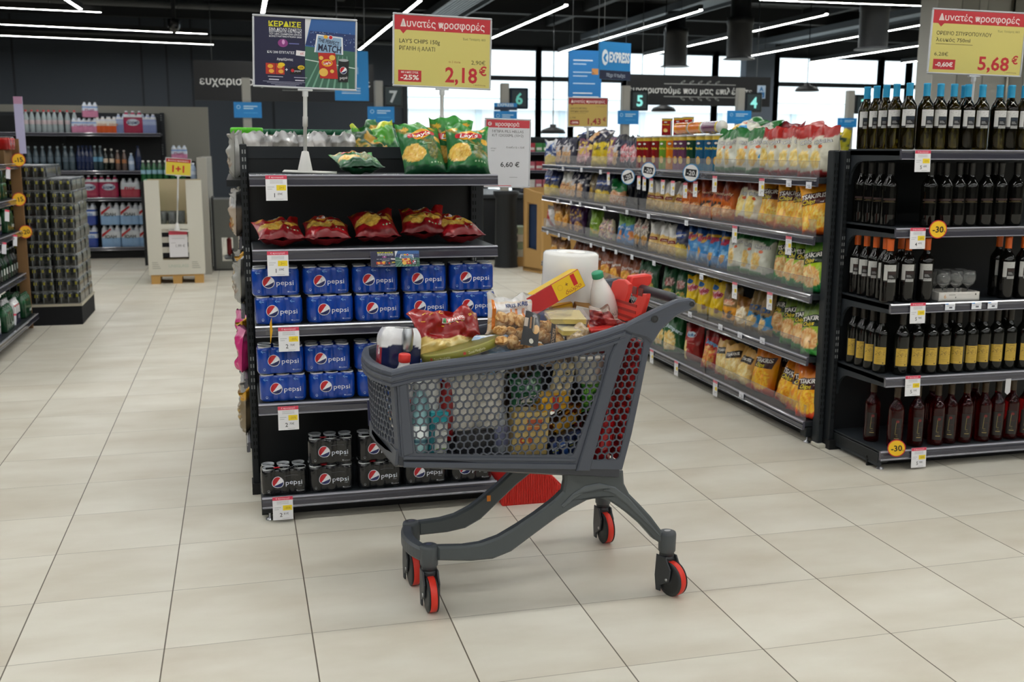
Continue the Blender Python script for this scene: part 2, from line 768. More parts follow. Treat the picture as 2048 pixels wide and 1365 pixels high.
def strip(a, b, label, group):
    a, b = Vector(a), Vector(b)
    d = b - a
    L = d.length
    mid = (a + b) / 2
    t = thing('strip_lamp', label, 'ceiling lamp', mid, (0, 0, math.atan2(d.y, d.x)), group)
    h = MB()
    h.box((-L / 2, -.032, .018), (L / 2, .032, .085), '1b1d1f', 'rack')
    h.box((-L / 2, -.036, .0), (L / 2, -.026, .03), '1b1d1f', 'rack')
    h.box((-L / 2, .026, .0), (L / 2, .036, .03), '1b1d1f', 'rack')
    h.build('housing', t)
    h = MB()
    h.box((-L / 2 + .01, -.025, .002), (L / 2 - .01, .025, .018), 'ffffff', 'strip_light')
    h.build('diffuser', t)
    for x in (-L * .4, L * .4):
        h = MB()
        h.tube([(x, 0, .085), (x, 0, .56)], .004, 5, '2a2c2e', 'metal')
        h.build('hanger', t)
    return t


rows = [(2.47, 14.55, 21.9, 'right of the blue poster banner'), (4.5, 14.45, 21.6, 'second from left of the lengthwise strips'), (6.5, 14.4, 21.3, 'third from left of the lengthwise strips'),
        (8.45, 14.3, 21.5, 'fourth from left of the lengthwise strips'), (10.55, 14.4, 20.8, 'fifth from left of the lengthwise strips'), (12.55, 15.2, 21.8, 'sixth from left of the lengthwise strips'), (14.6, 15.2, 21.4, 'rightmost of the lengthwise strips')]
for k, (x, y0, y1, w) in enumerate(rows):
    strip((x, y0, LZ), (x, y1, LZ), 'long white ceiling strip lamp running to the windows, ' + ('leftmost of the long ones' if k == 0 else w), 'strip lamps running to the windows')
strip((.45, 14.9, LZ), (.45, 16.5, LZ), 'short white strip lamp above the dark advertising board', 'strip lamps on the left')
strip((-2.25, 14.0, LZ), (-2.1, 16.8, LZ), 'short white strip lamp at the top left corner', 'strip lamps on the left')
strip((-6.5, 16.6, LZ), (-1.85, 17.08, LZ), 'white crosswise strip lamp, shortest of the left three', 'crosswise strip lamps at left')
strip((-6.5, 18.7, LZ), (-.41, 19.7, LZ), 'white crosswise strip lamp, middle of the left three', 'crosswise strip lamps at left')
strip((-6.5, 20.6, LZ), (-.35, 21.65, LZ), 'white crosswise strip lamp, lowest of the left three', 'crosswise strip lamps at left')
strip((6.8, 13.2, LZ), (11.5, 13.0, LZ), 'white crosswise strip lamp nearest, at the top right', 'crosswise strip lamps overhead')
# the same strips go on unseen above the camera; rearmost rows added as front fill
for k, y in enumerate((12.0, 9.8, 7.6, 5.4, 3.2, 1.0, -1.2, -3.4, -5.6, -7.8, -10.0, -12.2)):
    for j, (xa, xb) in enumerate(((-6.2, -2.4), (-1.6, 2.2), (3.0, 6.8), (7.6, 11.4))):
        if y > 9 and j == 3:
            continue
        strip((xa, y, LZ), (xb, y, LZ), 'unseen white strip lamp over the aisles, rearmost rows added for front fill', 'strip lamps over the front aisles')

# ceiling services: ducts, pipes, camera
def duct(a, b, r, name, label, col='5c6166', flange=True):
    o = MB()
    o.tube([a, b], r, 16, col, 'metal' if col == '8b9096' else 'rack')
    if flange:
        n = 6
        for k in range(n + 1):
            p = Vector(a).lerp(Vector(b), k / n)
            q = p + (Vector(b) - Vector(a)).normalized() * .03
            o.tube([p, q], r * 1.06, 16, col, 'rack')
    return tag(o.build(name), label, 'duct')


duct((-8.5, 17.9, 3.82), (3.0, 18.6, 3.82), .07, 'ceiling_pipe', 'dark pipe under the ceiling at left', '3a3d40')
duct((-8.5, 21.9, 3.7), (3.2, 22.3, 3.7), .05, 'ceiling_pipe', 'thin dark pipe along the slate back wall', '3a3d40')
for k, (x, w) in enumerate(((3.5, 'leftmost'), (7.4, 'second'), (11.6, 'third'))):
    o = MB()
    for j in range(9):
        o.box((x + .06 * j, 13.0, 3.95), (x + .06 * j + .035, 22.5, 4.0), '7f8c98', 'rack')
    o.box((x - .06, 13.0, 3.9), (x - .02, 22.5, 4.02), '4a5158', 'rack')
    o.box((x + .56, 13.0, 3.9), (x + .6, 22.5, 4.02), '4a5158', 'rack')
    tag(o.build('cable_tray'), 'grey slatted cable tray under the dark ceiling, ' + w + ' from left', 'cable tray', 'cable trays')
for k, (px, py) in enumerate(((1350, 130), (1478, 115), (1745, 95))):
    p = onz(px, py, 2.98)
    o = MB()
    o.lathe([(.2, 0), (.2, .5), (.21, .5), (.21, .6), (.16, .62), (.16, .88)], 20, '1a1c1e', 'rack')
    o.lathe([(.26, -.03), (.2, 0)], 20, '202225', 'rack')
    tag(o.build('round_vent', None, (p.x, p.y, 2.98)), 'dark round ceiling vent hanging above the checkouts' + ordw(k, 3), 'ceiling vent', 'round vents')
p = onz(348, 52, 3.45)
o = MB()
o.lathe([(.0, -.11), (.06, -.09), (.09, -.04), (.1, 0), (.1, .1)], 16, '0d0e10', 'gloss')
o.box((-.03, -.03, .1), (.03, .03, .8), '202225', 'rack')
tag(o.build('dome_camera', None, p), 'black dome security camera under the ceiling at left', 'security camera')
# ================================================================== shelf units
RACK, RACKB = '2b3035', '1d2125'


def rail_mesh(L, D):
    m = MB()
    y = -D
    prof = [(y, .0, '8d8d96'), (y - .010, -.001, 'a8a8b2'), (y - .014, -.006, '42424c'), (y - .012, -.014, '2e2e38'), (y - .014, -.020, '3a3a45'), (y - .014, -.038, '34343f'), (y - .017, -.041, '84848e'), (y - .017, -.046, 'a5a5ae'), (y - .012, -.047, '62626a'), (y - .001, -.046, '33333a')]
    v = []
    for (a, b, c) in prof:
        v += [(0.002, a, b), (L - .002, a, b)]
    m.add(v, [(2 * i, 2 * i + 1, 2 * i + 3, 2 * i + 2) for i in range(len(prof) - 1)], [p[2] for p in prof[:-1]], 'gloss')
    for e in (0, 1):
        q = [(.002 if e == 0 else L - .002, p[0], p[1]) for p in prof]
        m.poly(q if e else q[::-1], '50505a', 'gloss')
    return m


def shelf_unit(label, loc, rz, mods, levels, back_h, back_col='15181b', fence=None, brackets=False, base_z=.1, feet=True, over=.0, baserail=True):
    t = thing('shelf_unit', label, 'shelf unit', loc, (0, 0, rz))
    L = sum(mods)
    D0 = max(d for z, d in levels)
    m = MB()
    m.box((0, .0, .08), (L, .02, back_h), back_col, 'rack')
    m.box((0, -.004, back_h - .05), (L, .024, back_h), '24292e', 'rack')
    m.build('back_panel', t)
    x = 0
    for i in range(len(mods) + 1):
        m = MB()
        m.box((x - .03, -.03, .02), (x + (.0 if i == 0 else .03 if i == len(mods) else .03), .03, back_h + .01), RACKB, 'rack', bev=.004)
        k = .16
        while k < back_h - .03:                      # slotted holes
            for dx in (-.021, -.010):
                m.rect(x + dx, k, x + dx + .005, k + .017, '8c8f90' if (int(k * 100) % 3 == 0) else '060708', frame((0, -.0306, 0), (1, 0, 0), (0, 0, 1)), 'matte')
            k += .032
        if feet:
            m.box((x - .035, -.05, 0), (x + .035, .05, .05), '141618', 'rack')
        m.build('upright', t)
        x += mods[i] if i < len(mods) else 0
    m = MB()
    m.box((0, -D0 + .09, .0), (L, -D0 + .1, base_z - .05), '0c0d0f', 'rack')
    for xx in (0.012, L - .045):
        m.box((xx - .012, -D0 + .005, .035), (xx + .045, 0, base_z - .012), '1b1f22', 'rack', bev=.003)
        m.lathe([(.018, 0), (.018, .006), (.006, .01), (.006, .04)], 12, 'b5b8ba', 'metal', Matrix.Translation((xx + .02, -D0 + .03, 0)))
    m.build('base', t)
    for (z, d) in levels:
        x = 0
        for w in mods:
            m = MB()
            m.box((x + .003, -d, z - .03), (x + w - .003, -.001, z), RACK if d < 1 else RACK, 'rack', bev=.004)
            if brackets:
                for xe in (x + .003, x + w - .018):
                    pts = [(0, z + .004), (0, z - .17)]
                    for q in range(8):
                        a = q / 7 * PI / 2
                        pts.append((-.02 - .10 * (1 - math.cos(a)), z - .17 + .115 * math.sin(a)))
                    pts += [(-d, z - .045), (-d, z + .004)]
                    if z < .2:
                        pts = [(0, z + .004), (0, .02), (-d, .02), (-d, z + .004)]
                    m.prism(pts, 0, .015, '262b30', 'rack', T=lambda p, xe=xe: (xe + p[1], p[0], p[2]))
            sh = m.build('shelf', t)
            rl = rail_mesh(w - over, d)
            rl.build('price_rail', sh, (x + over, 0, z + .002))
            if fence:
                f = MB()
                f.box((x + .01, -d + .004, z), (x + w - .01, -d + .007, z + fence), 'ffffff', 'acrylic')
                f.box((x + .01, -d + .003, z + fence - .003), (x + w - .01, -d + .008, z + fence), 'd8dce0', 'acrylic')
                f.build('clear_fence', sh)
            x += w
    return t


P_X0, P_FY, P_D = .04, 4.262, .42
P_Z = [.106, .503, .824, 1.130, 1.424]
shelf_unit('dark metal end shelf stacked with blue and black cola packs behind the trolley', (P_X0, P_FY + P_D, 0), 0, [1.0], [(z, P_D) for z in P_Z], 1.535)
W_X0, W_FY, W_D = 2.945, 4.285, .43
W_Z = [.097, .461, .816, 1.173, 1.533]
shelf_unit('dark metal end shelf of wine bottles at the right edge', (W_X0, W_FY + W_D, 0), 0, [1.25], [(z, W_D) for z in W_Z], 1.52, brackets=True, base_z=.1)
# tall end post between the snack shelves and the wine shelf
CX, C_Y0, C_D = 2.845, 4.80, .42
C_Z = [.12, .465, .795, 1.095, 1.392]
shelf_unit('long dark shelf unit of crisps and snacks along the right aisle', (CX + C_D, C_Y0 + 5.0, 0), -PI / 2, [1.25] * 4, [(z, C_D) for z in C_Z], 1.48, fence=.085)
m = MB()
m.box((2.878, 4.73, .0), (2.913, 4.79, 1.53), '22272b', 'rack', bev=.006)
for k in range(40):
    m.rect(2.886, .12 + .034 * k, 2.892, .14 + .034 * k, '0a0b0c', frame((0, 4.7294, 0), (1, 0, 0), (0, 0, 1)), 'matte')
    m.rect(2.900, .12 + .034 * k, 2.906, .14 + .034 * k, '0a0b0c', frame((0, 4.7294, 0), (1, 0, 0), (0, 0, 1)), 'matte')
m.box((2.87, 4.70, 0), (2.914, 4.78, .02), 'c9c6b8', 'plastic', bev=.004)
tag(m.build('end_post'), 'tall dark slotted post between the snack shelves and the wine shelf', 'post')

# ------------------------------------------------------------------ price cards, stickers and boards
PINK, YEL, RED = 'd8405c', 'f0d428', 'c8202c'


def card_front(m, fn, w, h, pr, pct='-25%', head=PINK):
    """white shelf card: pink heading, small print, yellow saving box, price"""
    def o(k):
        return lambda x, y: fn(x, y, .0012 * k)
    m.rect(-w / 2, -h, w / 2, 0, 'e9e9ec', o(1))
    m.rect(-w / 2, -h * .15, w / 2, 0, head, o(1.5))
    m.text('€ προσφορά', 0, -h * .075, h * .07, 'f4c8d0', o(2), bold=.01)
    for k in range(3):
        m.rect(-w * .3, -h * (.21 + .05 * k), w * .3, -h * (.195 + .05 * k), 'a9a9ac', o(1.5))
    m.rect(-w * .42, -h * .55, -w * .2, -h * .535, '9a9a9d', o(1.5))
    m.rect(-w * .42, -h * .47, -w * .1, -h * .455, '9a9a9d', o(1.5))
    m.rect(w * .0, -h * .6, w * .45, -h * .38, YEL, o(1.5))
    m.text(pct, w * .23, -h * .49, h * .09, '9a7a18', o(2))
    m.text(pr[0], -w * .1, -h * .78, h * .17, '2e2e34', o(2), bold=.01)
    m.text(pr[1], w * .16, -h * .735, h * .09, '3e3e44', o(2))
    m.rect(-w * .05, -h * .95, w * .3, -h * .935, 'b0b0b3', o(1.5))


def price_card(px, py, Y, pr, label, w=.082, h=.098, pct='-25%', tilt=0, X=None, group='white price cards with pink heading'):
    c = ony(px, py, Y) if X is None else onx(px, py, X)
    rz = 0 if X is None else -PI / 2
    m = MB()
    m.box((-w / 2, -.0008, -h), (w / 2, .0004, 0), 'e4e4e8', 'paper')
    card_front(m, lambda x, y, k: Vector((x, -.0008 - k * .35, y)), w, h, pr, pct)
    o = m.build('price_card', None, c, (R(-4), 0, rz) if X is None else (0, R(tilt), rz))
    if X is None:
        o.rotation_euler = (R(-3), R(tilt), 0)
    return tag(o, label, 'price card', group)


PY = P_FY - .019
for px, py, pr, pct, lb in [(552, 351, ('1', '09€'), '2+1', 'white price card on the green crisps shelf above the cola'), (555, 503, ('1', '09€'), '2+1', 'white price card on the red crisps shelf above the cola'),
                            (577, 655, ('2', '70€'), '-25%', 'white price card under the upper blue cola packs'), (576, 813, ('2', '70€'), '-25%', 'white price card under the lower blue cola packs'), (565, 994, ('2', '81€'), '-25%', 'white price card under the black cola packs, nearest the floor')]:
    price_card(px, py, PY, pr, lb, pct=pct)
WYF = W_FY - .019
for px, py, pr, lb in [(1846, 301, ('5', '68€'), 'white price card under the blue capped wine bottles'), (1836, 456, ('4', '47€'), 'white price card above the orange capped bottles'),
                       (1836, 606, ('5', '98€'), 'white price card between orange capped and yellow labelled bottles'), (1826, 752, ('5', '75€'), 'white price card under the yellow labelled bottles'), (1838, 896, ('5', '98€'), 'white price card under the red bottles, lowest at right')]:
    price_card(px, py, WYF, pr, lb, pct='-20%', group='white price cards on the wine shelf')


def sticker(c, rz, txt, label, d=.085, ring=RED, fill='f6c61c', ink='1a1408', group=None, rot=0.0, tab=None):
    m = MB()
    f0 = lambda k: frame((0, 0, 0), (1, 0, 0), (0, 0, 1), .0004 + k)
    T = Matrix.Rotation(PI / 2, 4, 'X')
    m.lathe([(d / 2, -.0006), (d / 2, .0006)], 32, ring, 'print', T)
    m.disc(0, 0, d * .45, d * .45, fill, f0(.0006), n=32)
    if fill == 'eeeeee':
        m.rect(-d * .33, -d * .2, d * .33, d * .2, '15151a', f0(.0012), rot=rot)
        m.text(txt, 0, 0, d * .26, 'e8e8e8', f0(.0018), bold=.02, rot=rot)
        m.text('%', d * .27, -d * .1, d * .08, 'e8e8e8', f0(.0018), rot=rot)
    else:
        m.text(txt, 0, 0, d * .34, ink, f0(.0014), bold=.02, rot=rot)
        m.text('%', d * .36, -d * .12, d * .11, ink, f0(.0014), rot=rot)
    t = tag(m.build('discount_sticker', None, c, (0, 0, rz)), label, 'discount sticker', group)
    return t


sticker(ony(1876, 459, WYF - .03), R(-12), '-30', 'yellow round sticker reading minus thirty beside the orange capped bottles', group='yellow stickers on wine shelf')
sticker(ony(1793, 897, WYF - .03), R(-20), '-30', 'yellow round sticker reading minus thirty on the lowest wine shelf', group='yellow stickers on wine shelf', rot=R(6))
for px, py, w in ((1900, 614, 'under the boxed glasses'), (1953, 612, 'right of the boxed glasses, left of two'), (1985, 611, 'right of the boxed glasses, right of two')):
    c = ony(px, py, WYF)
    m = MB()
    m.box((-.027, -.001, -.016), (.027, 0, .016), 'e6e9f0', 'paper')
    m.rect(-.027, .011, -.01, .016, '3f7fc4', frame((0, -.0014, 0), (1, 0, 0), (0, 0, 1)))
    m.rect(-.005, -.008, .012, 0, '5a5a66', frame((0, -.0014, 0), (1, 0, 0), (0, 0, 1)))
    m.rect(-.02, .004, .02, .006, '9a9aa6', frame((0, -.0014, 0), (1, 0, 0), (0, 0, 1)))
    tag(m.build('shelf_label', None, c), 'small white and blue shelf label ' + w, 'shelf label', 'small labels under glasses')
c = ony(2016, 772, WYF - .004)
m = MB()
m.prism([(-.015, -.033), (0, -.045), (.015, -.033), (.015, .035), (-.015, .035)], -.0005, .0005, 'c9cacd', 'paper')
tag(m.build('shelf_flag', None, c), 'blank pale arrow flag hanging in front of the red bottles', 'shelf flag')


def board(c, rz, w, h, label, draw, pole=None, ry=0.0, rx=0.0, frame_col='cfd2d8', name='offer_board', cat='sign', group=None, th=.012):
    """framed sign; draw(m, f) paints it, f(level) gives the flat sheet"""
    t = thing(name, label, cat, c, (rx, ry, rz), group)
    m = MB()
    e = .008
    m.box((-w / 2, .0, -h / 2), (w / 2, th * .5, h / 2), 'd9dade', 'paper')
    draw(m, lambda k: frame((0, -.0004 - .0005 * k, 0), (1, 0, 0), (0, 0, 1)))
    m.build('sign_face', t)
    m = MB()
    for (a, b) in (((-w / 2 - e, -h / 2 - e), (w / 2 + e, -h / 2)), ((-w / 2 - e, h / 2), (w / 2 + e, h / 2 + e)), ((-w / 2 - e, -h / 2), (-w / 2, h / 2)), ((w / 2, -h / 2), (w / 2 + e, h / 2))):
        m.box((a[0], -th * .5, a[1]), (b[0], th * .5, b[1]), frame_col, 'gloss', bev=.003)
    m.build('clear_frame', t)
    if pole:
        m = MB()
        z = -h / 2 - e
        L = pole
        m.box((-.03, -.008, z - .008), (.03, .008, z), 'd4d6d8', 'gloss', bev=.002)
        m.lathe([(.012, z - .03), (.012, z - .008)], 12, 'd4d6d8', 'gloss')
        m.lathe([(.0075, z - L + .02), (.0075, z - L * .45), (.0105, z - L * .45 + .002), (.0105, z - L * .45 + .04), (.0085, z - L * .45 + .044), (.0085, z - .03)], 12, 'c6c6c4', 'plastic')
        m.build('pole', t)
        m = MB()
        m.lathe([(.031, z - L + .006), (.014, z - L + .085), (.0085, z - L + .088)], 16, 'd5d4d0', 'plastic')
        m.box((-.09, -.05, z - L), (.13, .05, z - L + .006), 'd5d4d0', 'plastic', bev=.002)
        m.build('stand_foot', t)
    return t


def offer(w, h, l1, l2, old, new, pct, until, oldx, small=None, dull=0):
    red, yl = ('c72a34', 'd9cc74') if not dull else ('98282e', 'c2a659')

    def draw(m, f):
        m.rect(-w / 2, -h / 2, w / 2, h / 2, yl, f(1))
        m.rect(-w / 2, h * .29, w / 2, h / 2, red, f(2))
        m.add([f(2)(-w * .45, h * .3), f(2)(-w * .41, h * .235), f(2)(-w * .37, h * .3)], [(0, 1, 2)], red, 'print')
        m.text('Δυνατές προσφορές', 0, h * .39, h * .105, 'f6e4e0', f(3), bold=.012, fit=w * .88)
        m.text(l1, -w * .45, h * .135, h * .06, '3c361a', f(2), align='l', bold=.006, fit=w * (.60 if len(l1) > 16 else .42))
        m.text(l2, -w * .45, h * .03, h * .06, '3c361a', f(2), align='l', bold=.006, fit=w * (.47 if len(l2) > 15 else .37))
        m.text(until, w * .33, h * .205, h * .032, '6b6230', f(2), fit=w * .24)
        m.text(new[0], w * .2 if not dull else w * .17, -h * .32, h * .22, red, f(2), bold=.022, fit=w * .34)
        m.text('€', w * .43, -h * .25, h * .13, red, f(2), bold=.025)
        m.rect(-w * .46, -h * .45, -w * .22, -h * .285, red, f(2))
        m.text(pct, -w * .34, -h * (.385 if small else .367), h * .07, 'f6e8e0', f(3), bold=.03, fit=w * .19)
        if small:
            m.text(small, -w * .34, -h * .315, h * .025, 'f6e8e0', f(3), bold=.03, fit=w * .18)
        m.text(old, oldx * w, -h * (.13 if oldx > 0 else .2), h * .06, '4a4420', f(2), fit=w * .15)
        if oldx > 0:
            m.text('οι 2 συσκ.', w * .13, -h * .135, h * .03, 'a8562c', f(2), fit=w * .13)
        else:
            m.rect(-w * .45, -h * .045, -w * .05, -h * .035, '8a7a40', f(2))
        m.text('1,45€/συσκ.', w * .4, -h * .46, h * .022, '8a5a30', f(2), fit=w * .13)
    return draw


def place_board(q, Y, **k):
    """q: left, top, right, bottom of the sign in the photograph"""
    a, b = ony(q[0], q[1], Y), ony(q[2], q[3], Y)
    return (a + b) / 2, abs(b.x - a.x), abs(a.z - b.z)


c, w, h = place_board((787, 31, 980, 175), 4.78)
board(c, R(2), w, h, 'large red and yellow price board for crisps above the cola shelf', offer(w, h, "LAY'S CHIPS 150g", 'ΡΙΓΑΝΗ ή ΑΛΑΤΙ', '2,90€', ('2,18',), '-25%', 'Έως Τετάρτη 18/3', .38, 'ΜΕ 2 ΙΔΙΕΣ ΣΥΣΚ.'), ry=R(1.2), pole=.36, group='red and yellow price boards')
c, w, h = place_board((1872, 20, 2034, 150), W_FY + .22)
board(c, R(-5), w, h, 'large red and yellow price board above the blue capped wine', offer(w, h, 'ΟΡΕΙΝΟ ΣΠΥΡΟΠΟΥΛΟΥ', 'λευκός 750ml', '6,28€', ('5,68',), '-0,60€', 'Έως Τετάρτη 18/3', -.38), ry=R(1.2), pole=c.z - h / 2 - .012 - W_Z[-1], group='red and yellow price boards')
c, w, h = place_board((1138, 196, 1213, 253), 8.9)
board(c, R(-3), w, h, 'small dull yellow price board above the far snack bags', offer(w, h, "LAY'S ΣΤΟ ΦΟΥΡΝΟ", 'ΜΥΡΩΔΙΚΑ ΜΕΣΟΓΕΙΟΥ', '1,79€', ('1,43',), '-20%', 'Έως Τετάρτη 18/3', -.38, dull=1), pole=.2, group='red and yellow price boards')


def draw660(w, h):
    def d(m, f):
        m.rect(-w / 2, -h / 2, w / 2, h / 2, 'dcdde2', f(1))
        m.rect(-w / 2, h * .385, w / 2, h / 2, 'd4424e', f(2))
        m.disc(-w * .42, h * .44, w * .045, w * .045, 'f2dcdc', f(3), n=16)
        m.text('€', -w * .42, h * .44, h * .045, 'd4424e', f(4))
        m.text('προσφορά', -w * .02, h * .44, h * .062, 'f4e4e4', f(3), bold=.02, fit=w * .56)
        m.text('ΜΠΙΡΑ PILS HELLAS', 0, h * .33, h * .04, '3a3a3e', f(2), fit=w * .72)
        m.text('K/T 12X330ML (10+2)', 0, h * .27, h * .04, '3a3a3e', f(2), fit=w * .72)
        m.text('0.66€x12-1.32€', w * .18, h * .09, h * .028, '55555a', f(2), fit=w * .42)
        m.text('ΑΡΧΙΚΗ', -w * .33, h * .07, h * .018, '77777c', f(2))
        m.text('ΤΙΜΗ', -w * .345, h * .035, h * .018, '77777c', f(2))
        m.text('6,60 €', w * .06, -h * .17, h * .075, '26262a', f(2), bold=.012, fit=w * .44)
        m.rect(w * .05, -h * .37, w * .24, -h * .36, 'b4b4b8', f(2))
        m.rect(-w / 2, -h / 2, w * .1, -h * .49, 'd4424e', f(2))
    return d


c, w, h = place_board((971, 240, 1058, 372), 4.95)
t = board(c, R(3), w, h, 'white price board with pink heading hooked beside the cola shelf', draw660(w, h), ry=R(1.0), frame_col='d6d8de', th=.008)
m = MB()
m.tube([(-w * .5, .01, -h * .3), (1.042 - c.x, 4.66 - c.y, -h * .3 )], .006, 8, '9a9da0', 'metal')
m.build('clip_arm', t)


def draw_promo(w, h):
    """half navy panel of offers, half green pitch with a crisp bag and a can"""
    def d(m, f):
        m.rect(-w / 2, -h / 2, 0, h / 2, '1a1c3e', f(1))
        m.quad([(-.02 * w, -h / 2), (w / 2, -h / 2), (w / 2, h * .05), (.0 * w, h * .1)], '3e6a58', f(1), n=1, m=1)
        m.quad([(0, h * .1), (w / 2, h * .05), (w / 2, h / 2), (.06 * w, h / 2)], '2f5f9e', f(1), n=1, m=1)
        m.quad([(.0, h * .12), (w / 2, h * .05), (w / 2, h * .3), (.05 * w, h * .33)], '24386a', f(2), n=1, m=1)
        rr = random.Random(4)
        for k in range(90):
            x, y = rr.uniform(.05, .49) * w, rr.uniform(.09, .32) * h
            m.rect(x, y, x + .006 * w, y + .012 * h, rr.choice(['8fa4c8', '5f7fb8', 'b8c4d8', '3a4f86']), f(3))
        m.quad([(.1 * w, h * .02), (.38 * w, h * .0), (.37 * w, h * .26), (.12 * w, h * .28)], '8fb0d0', f(4), n=1, m=1)
        for k in range(7):
            x = -.0 + .07 * k
            m.quad([(x * w, -h / 2), ((x + .02) * w, -h / 2), ((x * .6 + .17) * w, -h * .02), ((x * .6 + .162) * w, -h * .02)], '6fa08a', f(3), n=1, m=1)
        m.quad([(0, -h * .1), (w / 2, -h * .2), (w / 2, -h * .185), (0, -h * .085)], 'c8dcd4', f(4), n=1, m=1)
        m.quad([(.09 * w, h * .02), (.105 * w, h * .02), (.13 * w, h * .28), (.115 * w, h * .28)], 'e8ecf0', f(5), n=1, m=1)
        m.quad([(.115 * w, h * .265), (.375 * w, h * .235), (.375 * w, h * .25), (.115 * w, h * .285)], 'e8ecf0', f(5), n=1, m=1)
        m.quad([(.365 * w, h * .0), (.38 * w, h * .0), (.375 * w, h * .25), (.36 * w, h * .25)], 'e8ecf0', f(5), n=1, m=1)
        m.text('THE PERFECT', .235 * w, h * .18, h * .055, '1c2440', f(6), bold=.015, rot=R(-9), fit=w * .21)
        m.text('MATCH', .245 * w, h * .085, h * .1, '1c2440', f(6), bold=.025, rot=R(-5), fit=w * .23)
        m.disc(.205 * w, h * .25, w * .022, w * .018, 'e8b030', f(6), n=16)
        m.disc(.255 * w, h * .245, w * .022, w * .022, 'e8eaf0', f(6), n=16)
        m.disc(.255 * w, h * .245, w * .018, w * .018, 'c02030', f(7), n=16)
        # crisp bag and can
        m.quad([(.15 * w, -h * .36), (.33 * w, -h * .36), (.3 * w, h * .02), (.13 * w, h * .015)], 'b8251f', f(6), n=1, m=1)
        for (x, y, r) in ((.16, -.06, .022), (.27, -.05, .03), (.185, -.27, .045), (.27, -.25, .02)):
            m.disc(x * w, y * h, r * w, r * w * .9, 'e6b850', f(7), n=14)
        m.disc(.22 * w, -h * .13, w * .055, h * .055, 'e8a828', f(7), n=16)
        m.disc(.22 * w, -h * .13, w * .046, h * .03, 'c8202a', f(8), n=16, rot=R(8))
        m.text("Lay's", .22 * w, -h * .13, h * .035, 'f4f0e8', f(9), bold=.03, rot=R(8), fit=w * .07)
        m.quad([(.33 * w, -h * .4), (.43 * w, -h * .4), (.44 * w, -h * .08), (.335 * w, -h * .08)], '16181c', f(8), n=1, m=1)
        m.disc(.385 * w, -h * .08, w * .05, h * .02, 'a8acb0', f(9), n=16)
        cola_logo(m, lambda x, y, k: f(9 + k)(.383 * w + x, -h * .23 + y), w * .036)
        m.text('pepsi', .385 * w, -h * .335, h * .045, 'f0f0f0', f(9), rot=R(6), fit=w * .075)
        # left half
        m.text('ΚΕΡΔΙΣΕ', -w * .2, h * .405, h * .075, 'd8d42c', f(2), bold=.025, fit=w * .32)
        for k, (s_, hh) in enumerate((('ΕΝΑ ΔΙΠΛΟ ΠΑΚΕΤΟ', .036), ('ΕΙΣΙΤΗΡΙΩΝ ΓΙΑ ΤΟΝ ΤΕΛΙΚΟ', .028), ('ΤΟΥ UEFA CHAMPIONS LEAGUE', .024), ('ΚΩΝΣΤΑΝΤΙΝΟΥΠΟΛΗ 2020', .024))):
            m.text(s_, -w * .195, h * (.33 - .035 * k), h * hh, 'e4e6ee', f(2), bold=.012, fit=w * .32)
        m.disc(-w * .22, h * .13, w * .05, h * .06, '8a3a80', f(2), n=16)
        m.disc(-w * .215, h * .145, w * .015, h * .035, 'd8a0d0', f(3), n=12)
        m.rect(-w * .16, h * .12, -w * .06, h * .135, '6a6ea8', f(2))
        m.text('ΚΑΙ 200 ΕΠΙΤΑΓΕΣ', -w * .24, -h * .005, h * .035, 'e4e6ee', f(2), bold=.012, fit=w * .27)
        m.rect(-w * .09, -h * .045, w * .0, h * .03, 'e4e0e4', f(2), rot=R(-4))
        m.text('6€', -w * .03, -h * .01, h * .035, 'c82a30', f(3))
        m.text('Αγοράζοντας', -w * .2, -h * .105, h * .035, 'e4e6ee', f(2), bold=.02, fit=w * .16)
        for x in (-.345, -.25):
            m.rect((x - .045) * w, -h * .33, (x + .045) * w, -h * .17, 'b43022', f(2))
            m.disc(x * w, -h * .215, w * .028, h * .03, 'e4a83c', f(3), n=12)
            m.disc((x + .01) * w, -h * .285, w * .026, h * .03, 'e4a83c', f(3), n=12)
        m.disc(-w * .235, -h * .185, w * .035, h * .03, 'e8c824', f(4), n=16)
        m.text('+', -w * .185, -h * .255, h * .05, 'e4e6ee', f(2), bold=.03)
        m.rect(-w * .15, -h * .32, -w * .035, -h * .215, '0c0d12', f(2))
        m.disc(-w * .125, -h * .265, w * .017, w * .017, 'c02030', f(3), n=12)
        m.text('pepsi', -w * .075, -h * .265, h * .03, 'e4e4e8', f(3), fit=w * .06)
        m.disc(-w * .04, -h * .215, w * .035, h * .032, 'e8c824', f(4), n=16)
        m.text('-25%', -w * .04, -h * .215, h * .03, '3a3010', f(5), bold=.02, fit=w * .05)
        for k in range(2):
            m.rect(-w * (.37 - .26 * k), -h * .37, -w * (.21 - .23 * k) if k else -w * .22, -h * .36, 'b8bacc', f(2))
            m.rect(-w * (.36 - .26 * k), -h * .415, -w * (.25 - .24 * k) if k else -w * .26, -h * .4, 'd0d2e0', f(2))
        for k in range(4):
            m.rect(-w * (.42 - .04 * k), -h * (.44 + .017 * k), -w * (.0 + .03 * k), -h * (.434 + .017 * k), '9a9cb4', f(2))
    return d


